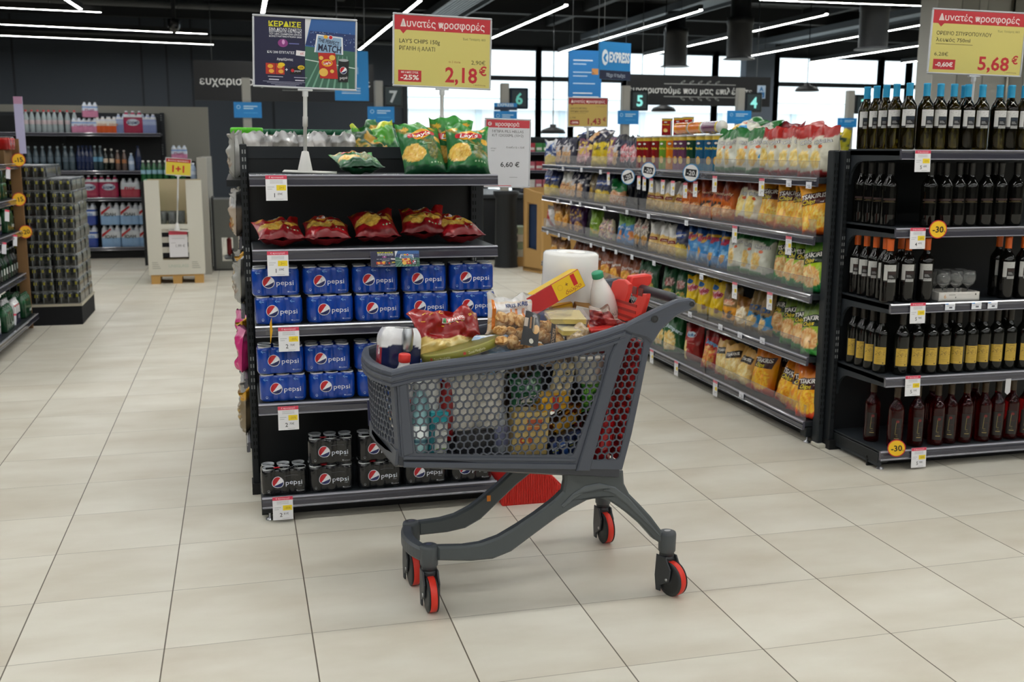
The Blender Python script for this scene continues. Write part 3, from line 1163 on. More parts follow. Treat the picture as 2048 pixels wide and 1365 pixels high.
def cola_logo(m, g, r, n=20):
    """round red, white and blue badge with a white rim; g(x, y, level)"""
    m.disc(0, 0, r, r, 'e8e9f2', lambda x, y: g(x, y, 0), n=28, rings=6)
    q = r * .9
    m.disc(0, 0, q, q, '14235e', lambda x, y: g(x, y, 1), n=28, rings=6)

    def c1(x):
        return -.66 + 1.55 * (max(0, (x + .75) / 1.25)) ** 1.25

    def c2(x):
        return -.66 + .8 * (max(0, (x + .75) / 1.75)) ** 1.6
    for kind in (0, 1):
        v = []
        for i in range(n + 1):
            x = -.995 + 1.99 * i / n
            yc = math.sqrt(max(0, 1 - x * x))
            a, b = (c1(x), yc) if kind == 0 else (c2(x), min(c1(x), yc))
            a = max(-yc, min(yc, a))
            b = max(-yc, min(yc, b))
            if b < a:
                b = a
            v += [g(x * q, (a + (b - a) * j / 6) * q, 2) for j in range(7)]
        m.add(v, [(7 * i + j, 7 * i + 7 + j, 7 * i + 8 + j, 7 * i + 1 + j) for i in range(n) for j in range(6)], 'c41a26' if kind == 0 else 'eeeff4', 'print')


c, w, h = place_board((506, 34, 711, 176), 4.46)
pz = c.z - h / 2 - .012 - P_Z[-1]
board(c, R(-6), w, h, 'navy and green promotion board on a white pole on top of the cola shelf', draw_promo(w, h), ry=R(1.8), rx=R(2), pole=pz)
# small copies of the promotion clipped to the shelf edges
for (q, lb) in (((741, 503, 839, 533), 'small promotion card clipped under the red crisps shelf'), ((735, 802, 800, 848), 'small promotion card clipped under the lower blue cola packs')):
    c, w, h = place_board(q, PY - .012)
    t = thing('promotion_card', lb, 'sign', c, (R(-18), R(0), 0), 'small promotion cards')
    m = MB()
    m.box((-w / 2, 0, -h / 2), (w / 2, .001, h / 2), 'd4d6dc', 'paper')
    draw_promo(w, h)(m, lambda k: frame((0, -.0003 - .0003 * k, 0), (1, 0, 0), (0, 0, 1)))
    m.build('card_face', t)
m = MB()
m.prism([(-.004, -.055), (.006, .0), (.004, .055), (-.004, .03)], -.001, .001, 'd8a42c', 'paper')
m.box((-.02, .0, -.014), (.02, .01, .014), 'c8cacc', 'acrylic')
tag(m.build('wobbler', None, ony(542, 663, PY - .012)), 'small yellow wobbler tag seen edge on under the blue cola', 'wobbler')
# ================================================================== cola packs
def can_mesh(body, dark, r=.0312, h=.1145):
    m = MB()
    prof = [(.022, 0), (r * .88, .004), (r, .013), (r, h - .018), (r * .84, h - .006), (r * .85, h - .002), (r * .86, h), (r * .8, h), (r * .78, h - .006), (.0, h - .006)]
    cols = ['8a8e93', body, body, body, 'b9bdc2', 'd4d7da', 'd4d7da', 'aeb2b7', '9da1a6']
    m.lathe(prof, 18, cols, 'gloss', cap=False)
    m.box((-.007, -.014, h - .0055), (.007, .002, h - .003), 'c3c6ca', 'metal')
    return m


def cola_pack(black):
    body = '16171a' if black else '0d3a9c'
    film = '121316' if black else '0b3f9f'
    r, h = .0312, .1145
    t = thing('cola_pack', '', 'drinks pack')
    m = MB()
    xs_ = (-2 * r, 0, 2 * r)

    def outline(n=56):
        """outside of the film round three by two cans, pulled in between them"""
        P = []
        for (sx, rows_) in ((1, 1),):
            pass
        for i in range(n + 1):                        # front, left to right
            x = -3 * r + 6 * r * i / n
            d = min(abs(x - c) for c in xs_)
            y = math.sqrt(max(0, r * r - min(d, r) ** 2))
            P.append((x, -r - max(y, (r * .70 if abs(x) < 2 * r else y))))
        B = [(-p[0], -p[1]) for p in P]
        return P + B
    ol = outline()
    ol = [(x, max(-2 * r, min(2 * r, y))) for x, y in ol]
    N = len(ol)
    lv = [(.002, .86), (.006, .97), (.012, 1.0), (.05, 1.004), (h - .016, 1.0), (h - .008, .965), (h - .004, .9)]
    v = []
    for (z, s_) in lv:
        for (x, y) in ol:
            v.append((x * s_, y * (s_ + (1 - s_) * .2), z))
    F = []
    for i in range(len(lv) - 1):
        for k in range(N):
            F.append((i * N + k, i * N + (k + 1) % N, (i + 1) * N + (k + 1) % N, (i + 1) * N + k))
    m.add(v, F, film, 'film', True)
    if black:                                         # printed strip across the top of the cans
        m.quad([(-.075, -.058), (.085, -.058), (.085, -.03), (-.075, -.03)], film, lambda x, y: Vector((x, y, h + .0015)), 'film')
        m.disc(-.03, -.044, .014, .009, 'c41a26', lambda x, y: Vector((x, y, h + .002)), n=14)
        m.text('pepsi', .025, -.044, .012, '9a9ca0', lambda x, y: Vector((x, y, h + .002)), fit=.06)

    def g(x, y, k):
        d = min(abs(x - c) for c in xs_)
        yy = math.sqrt(max(0, r * r - min(d, r) ** 2))
        return Vector((x, -r - max(yy, r * .70) * 1.004 - .0009 - .0005 * k, y))
    cx, cz = -.028, .056
    cola_logo(m, lambda x, y, k: g(cx + x, cz + y, k), .0245)
    m.text('pepsi', .037, .0545, .0205, 'e6ebf6', lambda x, y: g(x, y, 1.4), fit=.067)
    if black:
        m.text('MAX', .061, .038, .005, '9a9ca2', lambda x, y: g(x, y, 1))
        m.rect(.0, .083, .055, .0845, '5a5c60', lambda x, y: g(x, y, 1), n=6)
    for x in (-.066, -.004, .055) if not black else ():
        m.quad([(x - .012, .095), (x + .006, .0925), (x + .006, .0945), (x - .012, .097)], '7fb4ec', lambda a, b: g(a, b, 1), n=2, m=1)
        m.quad([(x - .012, .096), (x - .004, .101), (x - .004, .1025), (x - .012, .0975)], '7fb4ec', lambda a, b: g(a, b, 1), n=2, m=1)
        m.quad([(x - .012, .096), (x - .004, .0905), (x - .004, .089), (x - .012, .0945)], '7fb4ec', lambda a, b: g(a, b, 1), n=2, m=1)
    m.disc(-.066, .022, .0045, .006, '9fb6dc' if not black else '8a8c90', lambda x, y: g(x, y, 1), n=10)
    m.disc(-.066, .023, .003, .004, film, lambda x, y: g(x, y, 1.6), n=10)
    m.rect(.046, .015, .052, .02, 'a9bce0' if not black else '9a9ca0', lambda x, y: g(x, y, 1))
    m.text('6x330ml', .066, .0175, .0055, 'a9bce0' if not black else '9a9ca0', lambda x, y: g(x, y, 1), fit=.024)
    m.build('shrink_wrap', t)
    cm = can_mesh(body, black)
    first = None
    for x in xs_:
        for y in (-r, r):
            if first is None:
                first = cm.build('can', t, (x, y, 0))
            else:
                o = first.copy()
                COL.objects.link(o)
                o.parent = t
                o.location = (x, y, 0)
    return t


BLUE, BLACK = Kind(lambda: cola_pack(0)), Kind(lambda: cola_pack(1))
ROW5 = ['leftmost column', 'second column', 'middle column', 'fourth column', 'rightmost column']
pk = [(.129, 0), (.331, 0), (.534, 0), (.733, 0), (.934, 0)]
jit = random.Random(5)
for si, (z, nm) in enumerate(((P_Z[2], 'upper cola shelf'), (P_Z[1], 'lower cola shelf'))):
    for lv in (0, 1):
        for k, (x, _) in enumerate(pk):
            dz = [.0, -.0, 0, 0, 0][k]
            BLUE.put((x + jit.uniform(-.004, .004) + (.012 if si and k == 0 else .008 * (lv == 0)), P_FY + .068 + jit.uniform(0, .008) + .006 * lv, z + .001 + lv * .1165), (0, 0, R(jit.uniform(-2.5, 2.5))),
                     'blue cola six pack, %s of %s, %s' % ('top' if lv else 'bottom', nm, ROW5[k]), 'drinks pack', 'blue cola six packs')
for k, x in enumerate((.135, .327, .532, .728, .93)):
    for lv in (0, 1):
        if lv and k not in (1, 2):
            continue
        BLACK.put((x + (.004 if lv else 0), P_FY + .07 + (.004 * lv), P_Z[0] + .001 + lv * .1165), (0, 0, R(jit.uniform(-2, 2))),
                  'black cola six pack on the lowest shelf, %s, %s' % (('stacked on top' if lv else 'on the shelf'), ROW5[k]), 'drinks pack', 'black cola six packs')

# ================================================================== wine
WINE_P = [(.0, .004), (.028, .0), (.0355, .003), (.0375, .01), (.0375, .185), (.0362, .196), (.0315, .209), (.0235, .222), (.0175, .233), (.0152, .245), (.0145, .262), (.0145, .298)]


def cyl(Rr, k=0.0):
    return lambda x, z: Vector(((Rr + .0004 + .0004 * k) * math.sin(x / Rr), -(Rr + .0004 + .0004 * k) * math.cos(x / Rr), z))


def wine_bottle(glass, gmat, cap, capz, label, capmat='plastic'):
    t = thing('wine_bottle', '', 'bottle')
    m = MB()
    m.lathe(WINE_P, 28, glass, gmat, cap=False)
    m.lathe([(.0145, .298), (.011, .3)], 28, glass, gmat)
    m.build('glass_body', t)
    m = MB()
    m.lathe([(.0152, capz), (.0156, capz + .002), (.0156, .292), (.0164, .293), (.0164, .301), (.0150, .3025), (0, .3025)], 20, cap, capmat)
    m.lathe([(.0160, .272), (.0160, .2735)], 20, cap, capmat, cap=False)
    m.build('cap', t)
    m = MB()
    label(m)
    m.build('paper_label', t)
    return t


def lab_square(m, dark='101216', top='cfcfce', mid='1d2a38'):
    R0 = .0375
    f = lambda k: cyl(R0, k)
    m.rect(-.030, .100, .029, .182, dark, f(0), n=10)
    m.rect(-.030, .152, .029, .182, top, f(1), n=10)
    m.rect(-.030, .108, -.012, .152, top, f(1), n=4)
    m.rect(-.01, .100, .029, .114, 'a5a5a4', f(1), n=6)
    m.rect(-.01, .136, .029, .15, mid, f(1), n=6)
    for k in range(3):
        m.rect(-.006, .122 + .004 * k, .018 - .004 * k, .1235 + .004 * k, 'b4b4b6', f(2), n=4)
    rr = random.Random(3)
    for k in range(24):
        x, z = rr.uniform(-.025, .02), rr.uniform(.154, .176)
        m.rect(x, z, x + rr.uniform(.001, .004), z + .001, '8e8e8e', f(2))
    for k in range(16):
        x, z = rr.uniform(-.009, .02), rr.uniform(.107, .116)
        m.rect(x, z, x + rr.uniform(.001, .004), z + .001, '5a5a5a', f(2))


def lab_yellow(m):
    f = lambda k: cyl(.0375, k)
    m.rect(-.029, .045, .029, .13, 'c4a23c', f(0), n=10)
    m.rect(-.012, .121, .012, .1235, '7a6228', f(1), n=4)
    rr = random.Random(8)
    for k in range(40):
        x = rr.uniform(-.025, .022)
        z = .1 + rr.gauss(0, .006)
        m.rect(x, z, x + rr.uniform(.002, .006), z + rr.uniform(.001, .003), rr.choice(['8c7230', '9a7e34', '6e5a28']), f(1))
    for z, w in ((.086, .016), (.078, .012), (.068, .018), (.06, .014)):
        m.rect(-w, z, w, z + .0015, '9a8038', f(1), n=4)
    m.rect(.013, .05, .019, .055, '2a2418', f(1))


def lab_red(m):
    f = lambda k: cyl(.0375, k)
    m.rect(-.024, .03, .024, .15, '17100f', f(0), n=10)
    m.disc(.004, .135, .008, .007, '6e1414', f(1), n=14)
    m.rect(-.0045, .07, -.003, .13, '9a8a50', f(1), rot=R(-3))
    m.rect(-.004, .069, .006, .0705, '9a8a50', f(1))
    m.rect(.0, .098, .014, .102, '5e1614', f(1))
    m.rect(-.008, .048, .014, .0515, '9a8650', f(1), n=3)
    m.rect(-.002, .06, .008, .061, '8a7a48', f(1))


def lab_dark(m):
    f = lambda k: cyl(.0375, k)
    m.rect(-.03, .055, .03, .165, '080807', f(0), n=10, mat='bottle')
    m.rect(-.03, .122, .03, .132, '2a1512', f(1), n=8)
    m.rect(-.03, .113, .03, .116, '3a3016', f(1), n=8)
    m.rect(-.02, .118, .02, .12, '5a4a20', f(1), n=6)


WHITEW = Kind(lambda: wine_bottle('2c2405', 'glass', '2a9fd0', .243, lab_square))
DARKW = Kind(lambda: wine_bottle('0a0a08', 'bottle', '0c0c0c', .236, lab_dark))
ORNGW = Kind(lambda: wine_bottle('0a0908', 'bottle', 'd8601a', .246, lambda m: lab_square(m, '0d0c0c', 'b9b9b6', '2a1512')))
YELW = Kind(lambda: wine_bottle('0b0c09', 'bottle', '1c1610', .242, lab_yellow))
ROSEW = Kind(lambda: wine_bottle('6e0f10', 'glass', '3a2a14', .25, lab_red))


def wine_row(kind, z, front, back, corner, desc, shelf, group, rot0=-24):
    """front: pixel columns of the front row; corner: bottles going back along the left end"""
    rr = random.Random(int(z * 100))
    y = W_FY + .055
    n = len(front)
    # shelf pixel row of the base at this depth
    for k, px in enumerate(front):
        p = ray_at(px, y, z)
        kind.put((p.x, y + rr.uniform(-.004, .006), z + .0015), (0, 0, R(rot0 + rr.uniform(-12, 12))), desc + ' in the front row' + ordw(k, n), 'bottle', group)
    for k, px in enumerate(back):
        yy = y + .085
        p = ray_at(px, yy, z)
        kind.put((p.x, yy, z + .0015), (0, 0, R(rr.uniform(-30, 30))), desc + ' in the second row' + ordw(k, len(back)), 'bottle', group)
    for k, (x, yy) in enumerate(corner):
        kind.put((x, yy, z + .0015), (0, 0, R(rr.uniform(-45, -28))), desc + ' along the left end' + (', rearmost' if k == 0 else (', nearest' if k == len(corner) - 1 else ', %s from rear' % ORD[k])), 'bottle', group)


def ray_at(px, y, z):
    """world x of pixel column px at depth y and height z"""
    lo, hi = -3.0, 12.0
    for _ in range(40):
        mid = (lo + hi) / 2
        d = Vector((mid, y, z)) - CAMP
        if 1024 + FPX * d.dot(RGT) / d.dot(FWD) < px:
            lo = mid
        else:
            hi = mid
    return Vector((lo, y, z))


wine_row(WHITEW, W_Z[4], [1813, 1845, 1874, 1900, 1929, 1957, 1990, 2015, 2041], [1920, 2012], [(3.003, 4.665), (3.003, 4.585), (3.003, 4.505), (3.003, 4.425)], 'blue capped wine bottle', 'top', 'blue capped wine bottles', -20)
wine_row(DARKW, W_Z[3], [1853, 1884, 1910, 1935, 1965, 1992, 2025], [1870, 1925, 1980], [(3.003, 4.665), (3.003, 4.585), (3.003, 4.505), (3.003, 4.425)], 'black wine bottle with dark label', 'second', 'black wine bottles')
wine_row(ORNGW, W_Z[2], [1774, 1810, 1848, 2008, 2040], [1795, 1990], [(3.003, 4.665), (3.003, 4.585), (3.003, 4.505), (3.003, 4.425)], 'orange capped wine bottle', 'third', 'orange capped wine bottles')
wine_row(YELW, W_Z[1], [1800, 1828, 1856, 1882, 1909, 1935, 1962, 1988, 2014, 2041], [1841, 1895, 1948, 2001], [(3.0, 4.645), (3.0, 4.565), (3.0, 4.485), (3.0, 4.405)], 'yellow labelled wine bottle', 'fourth', 'yellow labelled wine bottles')
wine_row(ROSEW, W_Z[0], [1788, 1828, 1868, 1896, 1926, 1961, 1989, 2018, 2045], [1858, 1943], [(3.02, 4.47)], 'red wine bottle with black label', 'lowest', 'red wine bottles')

# boxed wine glasses on the third shelf
px0 = ray_at(1908, W_FY + .07, W_Z[2])
t = thing('glass_set', 'white cardboard tray holding wine glasses between the orange capped bottles', 'boxed glasses', (px0.x, W_FY + .1, W_Z[2] + .001), (0, 0, R(-3)))
m = MB()
m.box((-.11, -.07, 0), (.11, .07, .006), 'd8d5cf', 'card')
for (a, b) in (((-.11, -.07), (.11, -.066)), ((-.11, .066), (.11, .07)), ((-.11, -.07), (-.106, .07)), ((.106, -.07), (.11, .07))):
    m.box((a[0], a[1], 0), (b[0], b[1], .042), 'dedbd5', 'card')
f = frame((0, -.0705, 0), (1, 0, 0), (0, 0, 1))
m.text('6', -.075, .022, .02, 'd89a4a', f)
m.rect(-.055, .027, -.02, .031, 'a8a49c', f)
m.rect(-.01, .028, .06, .0295, 'b8b4ac', f)
m.rect(.085, .026, .092, .034, '4a4844', f)
m.rect(-.02, .012, -.016, .02, '4a4844', f)
m.build('tray', t)
gp = [(.026, .0), (.026, .0015), (.004, .004), (.0035, .05), (.008, .056), (.026, .072), (.034, .092), (.034, .105), (.029, .135), (.0275, .135), (.0325, .104), (.0325, .092), (.025, .074), (.006, .059), (0, .058)]
g0 = None
for x in (-.068, 0, .068):
    for y in (-.034, .034):
        if g0 is None:
            mm = MB()
            mm.lathe(gp, 24, 'f4f6f6', 'glass', cap=False)
            mm.poly([(.026 * math.cos(-2 * PI * k / 24), .026 * math.sin(-2 * PI * k / 24), 0) for k in range(24)], 'f4f6f6', 'glass')
            g0 = mm.build('wine_glass', t, (x, y, .0065))
        else:
            o = g0.copy()
            COL.objects.link(o)
            o.parent = t
            o.location = (x, y, .0065)
# ================================================================== bags
_nz = {}


def vnoise(u, v, f, seed):
    """smooth value noise"""
    x, y = u * f, v * f
    i, j = math.floor(x), math.floor(y)
    fx, fy = x - i, y - j

    def h(a, b):
        k = (a, b, seed)
        if k not in _nz:
            _nz[k] = random.Random(a * 7919 + b * 104729 + seed * 31).random()
        return _nz[k]
    sx, sy = fx * fx * (3 - 2 * fx), fy * fy * (3 - 2 * fy)
    return (h(i, j) * (1 - sx) + h(i + 1, j) * sx) * (1 - sy) + (h(i, j + 1) * (1 - sx) + h(i + 1, j + 1) * sx) * sy


def mixc(a, b, t):
    a, b = lin(a), lin(b)
    return tuple(a[i] * (1 - t) + b[i] * t for i in range(3))


def paint(layers, u, v, seed=0):
    """printed artwork: layers are drawn one over the other at (u across, v up)"""
    c = lin(layers[0])
    for L in layers[1:]:
        k = L[0]
        if k == 'band':                                # ('band', v0, v1, colour, wave)
            w = L[4] * (vnoise(u, 0.3, 4, seed) - .5) if len(L) > 4 else 0
            if L[1] <= v + w <= L[2]:
                c = lin(L[3])
        elif k == 'ell':                               # ('ell', cx, cy, rx, ry, colour)
            if ((u - L[1]) / L[3]) ** 2 + ((v - L[2]) / L[4]) ** 2 < 1:
                c = lin(L[5])
        elif k == 'heap':                              # ('heap', cx, cy, rx, ry, [colours], scale) a pile of crisps
            d = ((u - L[1]) / L[3]) ** 2 + ((v - L[2]) / L[4]) ** 2
            if d + .5 * (vnoise(u, v, 9, seed) - .5) < 1:
                t = vnoise(u * 1.0, v * 1.5, L[6], seed + 5)
                t2 = abs(math.sin(6 * t + 9 * (u - L[1]) + 5 * v))
                n = len(L[5])
                q = min(n - 1.001, t2 * (n - 1))
                c = mixc(L[5][int(q)], L[5][int(q) + 1], q - int(q))
        elif k == 'grad':                              # ('grad', v0, v1, colour at v1)
            t = min(1, max(0, (v - L[1]) / (L[2] - L[1])))
            c = tuple(c[i] * (1 - t) + lin(L[3])[i] * t for i in range(3))
        elif k == 'spots':                             # ('spots', frequency, threshold, colour, v0, v1)
            if L[4] <= v <= L[5] and vnoise(u, v, L[1], seed + 9) > L[2]:
                c = lin(L[3])
        elif k == 'diag':                              # ('diag', a, b, c0, c1, colour)
            q = L[1] * u + L[2] * v
            if L[3] < q < L[4]:
                c = lin(L[5])
    return c


class Bag:
    """pillow bag standing on its lower seam, front towards -y"""

    def __init__(s, W, H, D, layers, seed=1, marks=None, mat='foil', nu=22, nv=28, crumple=1.5, top=.06, lie=False, block=0.0):
        s.W, s.H, s.D, s.seed, s.cr, s.top, s.block = W, H, D, seed, crumple, top, block
        r_ = random.Random(seed)
        s.ph = [r_.uniform(0, 6.28) for _ in range(8)]
        s.lean = r_.uniform(-.012, .012)
        s.layers, s.marks, s.mat, s.nu, s.nv = layers, marks, mat, nu, nv

    def surf(s, u, v, side=-1, lift=0.0):
        tu = abs(2 * u - 1)
        pu = max(0.0, 1 - tu ** 2.4) ** .62
        vb = v ** .72                                  # contents settle low
        tv = abs(2 * vb - 1)
        pv = max(0.0, 1 - tv ** 2.6) ** .75
        if s.block:
            pu = pu * (1 - s.block) + s.block * min(1, (1 - tu) * 9)
            pv = pv * (1 - s.block) + s.block * min(1, min(v * 14, (1 - v) * 5))
        x = (u - .5) * s.W * (1 - .10 * pv)
        # seams: wrinkles fan out of the top and the bottom
        et = math.exp(-(1 - v) / .16)
        eb = math.exp(-v / .10)
        wr = (math.sin(17 * u + s.ph[0]) + .7 * math.sin(31 * u + s.ph[1] + 4 * v)) * (et + .7 * eb) * .0055
        wr += .0045 * math.sin(7 * u + 9 * v + s.ph[2]) * pu * (1 - .5 * pv)
        wr += .012 * (vnoise(u + s.seed, v, 5, s.seed) - .5) * pu + .006 * (vnoise(u, v + 3, 11, s.seed + 2) - .5) * pu
        th = s.D / 2 * pu * pv + abs(.0012)
        y = side * th + side * wr * s.cr * (.35 + pv) * min(1, pu * 2)
        fl = (math.sin(5 * u + s.ph[3]) * .012 + math.sin(11 * u + s.ph[4]) * .005) * et * s.cr
        y += fl
        z = v * s.H * (1 - .02 * pv)
        z -= .010 * et * (math.sin(8 * u + s.ph[5]) + .6 * math.sin(19 * u + s.ph[6])) * .5 * s.cr
        x += s.lean * v
        y += side * lift
        return Vector((x, y, max(0, z)))

    def mesh(s):
        m = MB()
        sd = s.seed
        for side in (-1, 1):
            L = s.layers
            cf_ = (lambda u, v: paint(L, u, v, sd)) if side < 0 else (lambda u, v: paint(L[:1] + [q for q in L[1:] if q[0] in ('band', 'grad')], u, v, sd))
            if side < 0:
                m.grid(lambda u, v: s.surf(u, v, -1), s.nu, s.nv, cf_, s.mat)
            else:
                m.grid(lambda u, v: s.surf(1 - u, v, 1), max(8, s.nu // 2), max(10, s.nv // 2), cf_, s.mat)
        if s.marks:
            W, H = s.W, s.H
            nu, nv = s.nu, s.nv
            G = m.v[:(nu + 1) * (nv + 1)]              # the front sheet as meshed

            def on(x, y, lift):
                a = min(nu - .001, max(0, (x / W + .5) * nu))
                b = min(nv - .001, max(0, y / H * nv))
                i, j = int(a), int(b)
                a, b = a - i, b - j
                p = G[j * (nu + 1) + i].lerp(G[j * (nu + 1) + i + 1], a).lerp(G[(j + 1) * (nu + 1) + i].lerp(G[(j + 1) * (nu + 1) + i + 1], a), b)
                return Vector((p.x, p.y - lift, p.z))
            s.marks(m, lambda k: (lambda x, y: on(x, y, .0008 + .0008 * k)), W, H)
        return m


def bag_kind(name, **k):
    def mk():
        return Bag(**k).mesh().build(name)
    return Kind(mk)


def plaque(m, f, q, col, words, k=1):
    m.quad(q, col, f(k), mat='foil', n=8, m=6)


# ---- artwork for each sort of bag
def mk_lays(m, f, W, H):
    m.disc(.0, .71 * H, .27 * W, .105 * H, 'e8a820', f(1), n=24, rings=3, rot=R(12))
    m.quad([(-.29 * W, .62 * H), (.31 * W, .68 * H), (.30 * W, .785 * H), (-.28 * W, .73 * H)], 'c01c28', f(2), mat='foil', n=24, m=8)
    m.disc(-.285 * W, .675 * H, .04 * W, .053 * H, 'c01c28', f(2), n=12)
    m.disc(.30 * W, .732 * H, .04 * W, .05 * H, 'c01c28', f(2), n=12)
    m.text("Lay's", .005 * W, .70 * H, .085 * H, 'f6f2ea', f(4), bold=.02, rot=R(7), fit=.46 * W, shear=.2)
    m.rect(.02 * W, .50 * H, .22 * W, .512 * H, 'bcd8a8', f(1), n=4)
    for k in range(4):
        m.disc((.14 + .075 * k) * W, .14 * H, .022 * W, .016 * H, 'a8c8a0', f(1), n=10)


LCH = ['e8b640', 'f4d878', 'd89a2c', 'f0c85a']
LAYG = ['1f6b34', ('grad', .7, 1.0, '3f9a3c'), ('band', -.1, .10, '12482a', .1), ('ell', .16, .86, .10, .05, 'e8b840'), ('ell', .9, .62, .09, .06, 'e6b43c'), ('ell', .83, .9, .09, .04, 'e0a838'),
        ('heap', .28, .34, .27, .18, LCH, 9), ('diag', .55, 1, .86, .92, '8a7a34'), ('heap', .72, .40, .13, .2, ['5f6a2c', '8c8438', '3e5a2c'], 16), ('ell', .55, .2, .09, .04, '2f7a38')]
LAYR = ['a31620', ('grad', .75, 1.0, 'c02a22'), ('band', -.1, .10, '7c1018', .1), ('ell', .14, .84, .1, .05, 'e0a838'), ('ell', .9, .64, .1, .06, 'dca038'), ('heap', .33, .36, .3, .2, LCH, 9), ('heap', .78, .42, .15, .13, LCH, 9)]
LG = dict(W=.195, H=.235, D=.10, crumple=1.6, marks=mk_lays, nu=36, nv=44)
K_LG1 = bag_kind('crisp_bag', layers=LAYG, seed=3, **LG)
K_LG2 = bag_kind('crisp_bag', layers=LAYG, seed=8, **LG)
K_LR = [bag_kind('crisp_bag', layers=LAYR, seed=20 + k, **dict(LG, D=.08)) for k in range(3)]


def lay_flat(kind, x, y, z, rz, label, group, pitch=82, D=.095):
    """a bag lying on its back, lower seam towards the aisle"""
    o = kind.put((x, y, z + D * .4), (R(-pitch), 0, R(rz)), label, 'crisp bag', group)
    return o


zt = P_Z[4] + .001
K_LG1.put((ray_at(853, 4.40, zt).x, 4.405, zt), (R(-30), R(-3), R(4)), 'standing green crisp bag on the top cola shelf, left of two', 'crisp bag', 'green crisp bags on the top shelf')
K_LG2.put((ray_at(938, 4.39, zt).x, 4.40, zt), (R(-32), R(2), R(-3)), 'standing green crisp bag on the top cola shelf, right of two', 'crisp bag', 'green crisp bags on the top shelf')
K_LG3 = bag_kind('crisp_bag', layers=LAYG, seed=13, W=.19, H=.24, D=.07, marks=mk_lays, nu=30, nv=34)
lay_flat(K_LG3, ray_at(724, 4.34, zt).x, 4.31, zt, 8, 'green crisp bag lying flat on the top cola shelf', None, 80, .07)
K_LG1.put((ray_at(898, 4.56, zt).x, 4.56, zt), (R(4), R(4), R(-10)), 'green crisp bag half hidden behind the two standing green bags', 'crisp bag')
zr = P_Z[3] + .001
for k, (px, y, rz, zz) in enumerate(((566, 4.30, 6, 0), (655, 4.31, -3, 0), (757, 4.34, 5, 0), (848, 4.36, -6, .012), (930, 4.33, 10, 0))):
    lay_flat(K_LR[k % 3], ray_at(px, y, zr).x, y, zr + zz, rz, 'red crisp bag lying on the second cola shelf' + ordw(k, 5), 'red crisp bags lying on second shelf', 70 if k in (2, 3) else 78)


# ---- the long snack unit
def words(t, cx, cy, h, col, rot=0, fit=None, bold=.02, shear=0.0, k=2):
    return lambda m, f, W, H: m.text(t, cx * W, cy * H, h * H, col, f(k), bold=bold, rot=R(rot), fit=fit * W if fit else None, shear=shear)


def marks(*fs):
    def go(m, f, W, H):
        for q in fs:
            q(m, f, W, H)
    return go


def plate(q, col, k=1):
    return lambda m, f, W, H: m.quad([(a * W, b * H) for a, b in q], col, f(k), mat='foil', n=24, m=12)


def dot(cx, cy, rx, ry, col, k=1):
    return lambda m, f, W, H: m.disc(cx * W, cy * H, rx * W, ry * H, col, f(k), mat='foil', n=18, rings=2)


def ts(brand_bg):
    return marks(plate([(-.46, .54), (.40, .60), (.44, .84), (-.36, .76)], brand_bg), words('TSAKIRIS', .0, .735, .085, 'f0ece4', 7, .78, .03, 0, 3), words('Chips', -.1, .625, .085, 'e6cf2e', 6, .46, .02, .25, 3))


CRI = ['f0b428', 'f8d450', 'e89420', 'f4e07c']
ORT = ['e87a10', ('grad', .1, .5, 'f0a818'), ('grad', .8, 1, 'e87410'), ('band', -.1, .10, 'd85a0e', .1), ('heap', .45, .32, .46, .24, CRI, 7)]
GRT = ['1c9a3c', ('grad', .15, .5, 'a8c820'), ('grad', .62, 1, '1a7a38'), ('band', -.1, .16, '0e8a40', .12), ('heap', .42, .33, .42, .22, ['f0b060', 'f4d890', 'e8904c', 'f8e4a8'], 7)]
DGT = ['2c6a30', ('grad', .15, .5, '98b830'), ('grad', .6, 1, '1c3a24'), ('band', -.1, .14, '3aa040', .12), ('heap', .42, .33, .40, .22, ['e8b070', 'f0d498', 'd8904c'], 7)]
RDT = ['d84a10', ('grad', .1, .5, 'f0a010'), ('grad', .7, 1, 'c83c10'), ('band', -.1, .12, 'd03a18', .1), ('heap', .45, .34, .46, .26, ['f4b020', 'f8d040', 'e88c18'], 7)]
CHW = ['dcd8c4', ('band', .80, 1.1, 'b02018', .14), ('band', -.1, .12, 'b83838', .08), ('heap', .32, .34, .22, .2, ['f0d070', 'f4e4a0', 'e8c050'], 8)]
CHG = ['d8d8c8', ('band', .78, 1.1, '1c6a2c', .16), ('band', -.1, .12, '6a9a70', .08), ('heap', .34, .36, .22, .2, ['f0c860', 'f4e0a0', 'e8b448'], 8)]
chip = lambda: marks(words('Chipita', .05, .70, .085, '20242a', 4, .7, .05), words('Chipita', .05, .70, .085, 'e8e8e6', 4, .68, .015, 0, 3), dot(.05, .59, .09, .035, 'd8602c'))
chips3 = lambda: marks(chip(), plate([(.1, .34), (.3, .28), (.42, .42), (.26, .52)], '2a8ac8', 2))
KB = {}


def defbag(key, W, H, D, layers, mk=None, mat='foil', n=2, **k):
    KB[key] = [bag_kind(k.get('nm', 'snack_bag'), W=W, H=H, D=D, layers=layers, seed=100 + 7 * len(KB) + 3 * q, marks=mk, mat=mat, **{a: b for a, b in k.items() if a != 'nm'}) for q in range(n)]


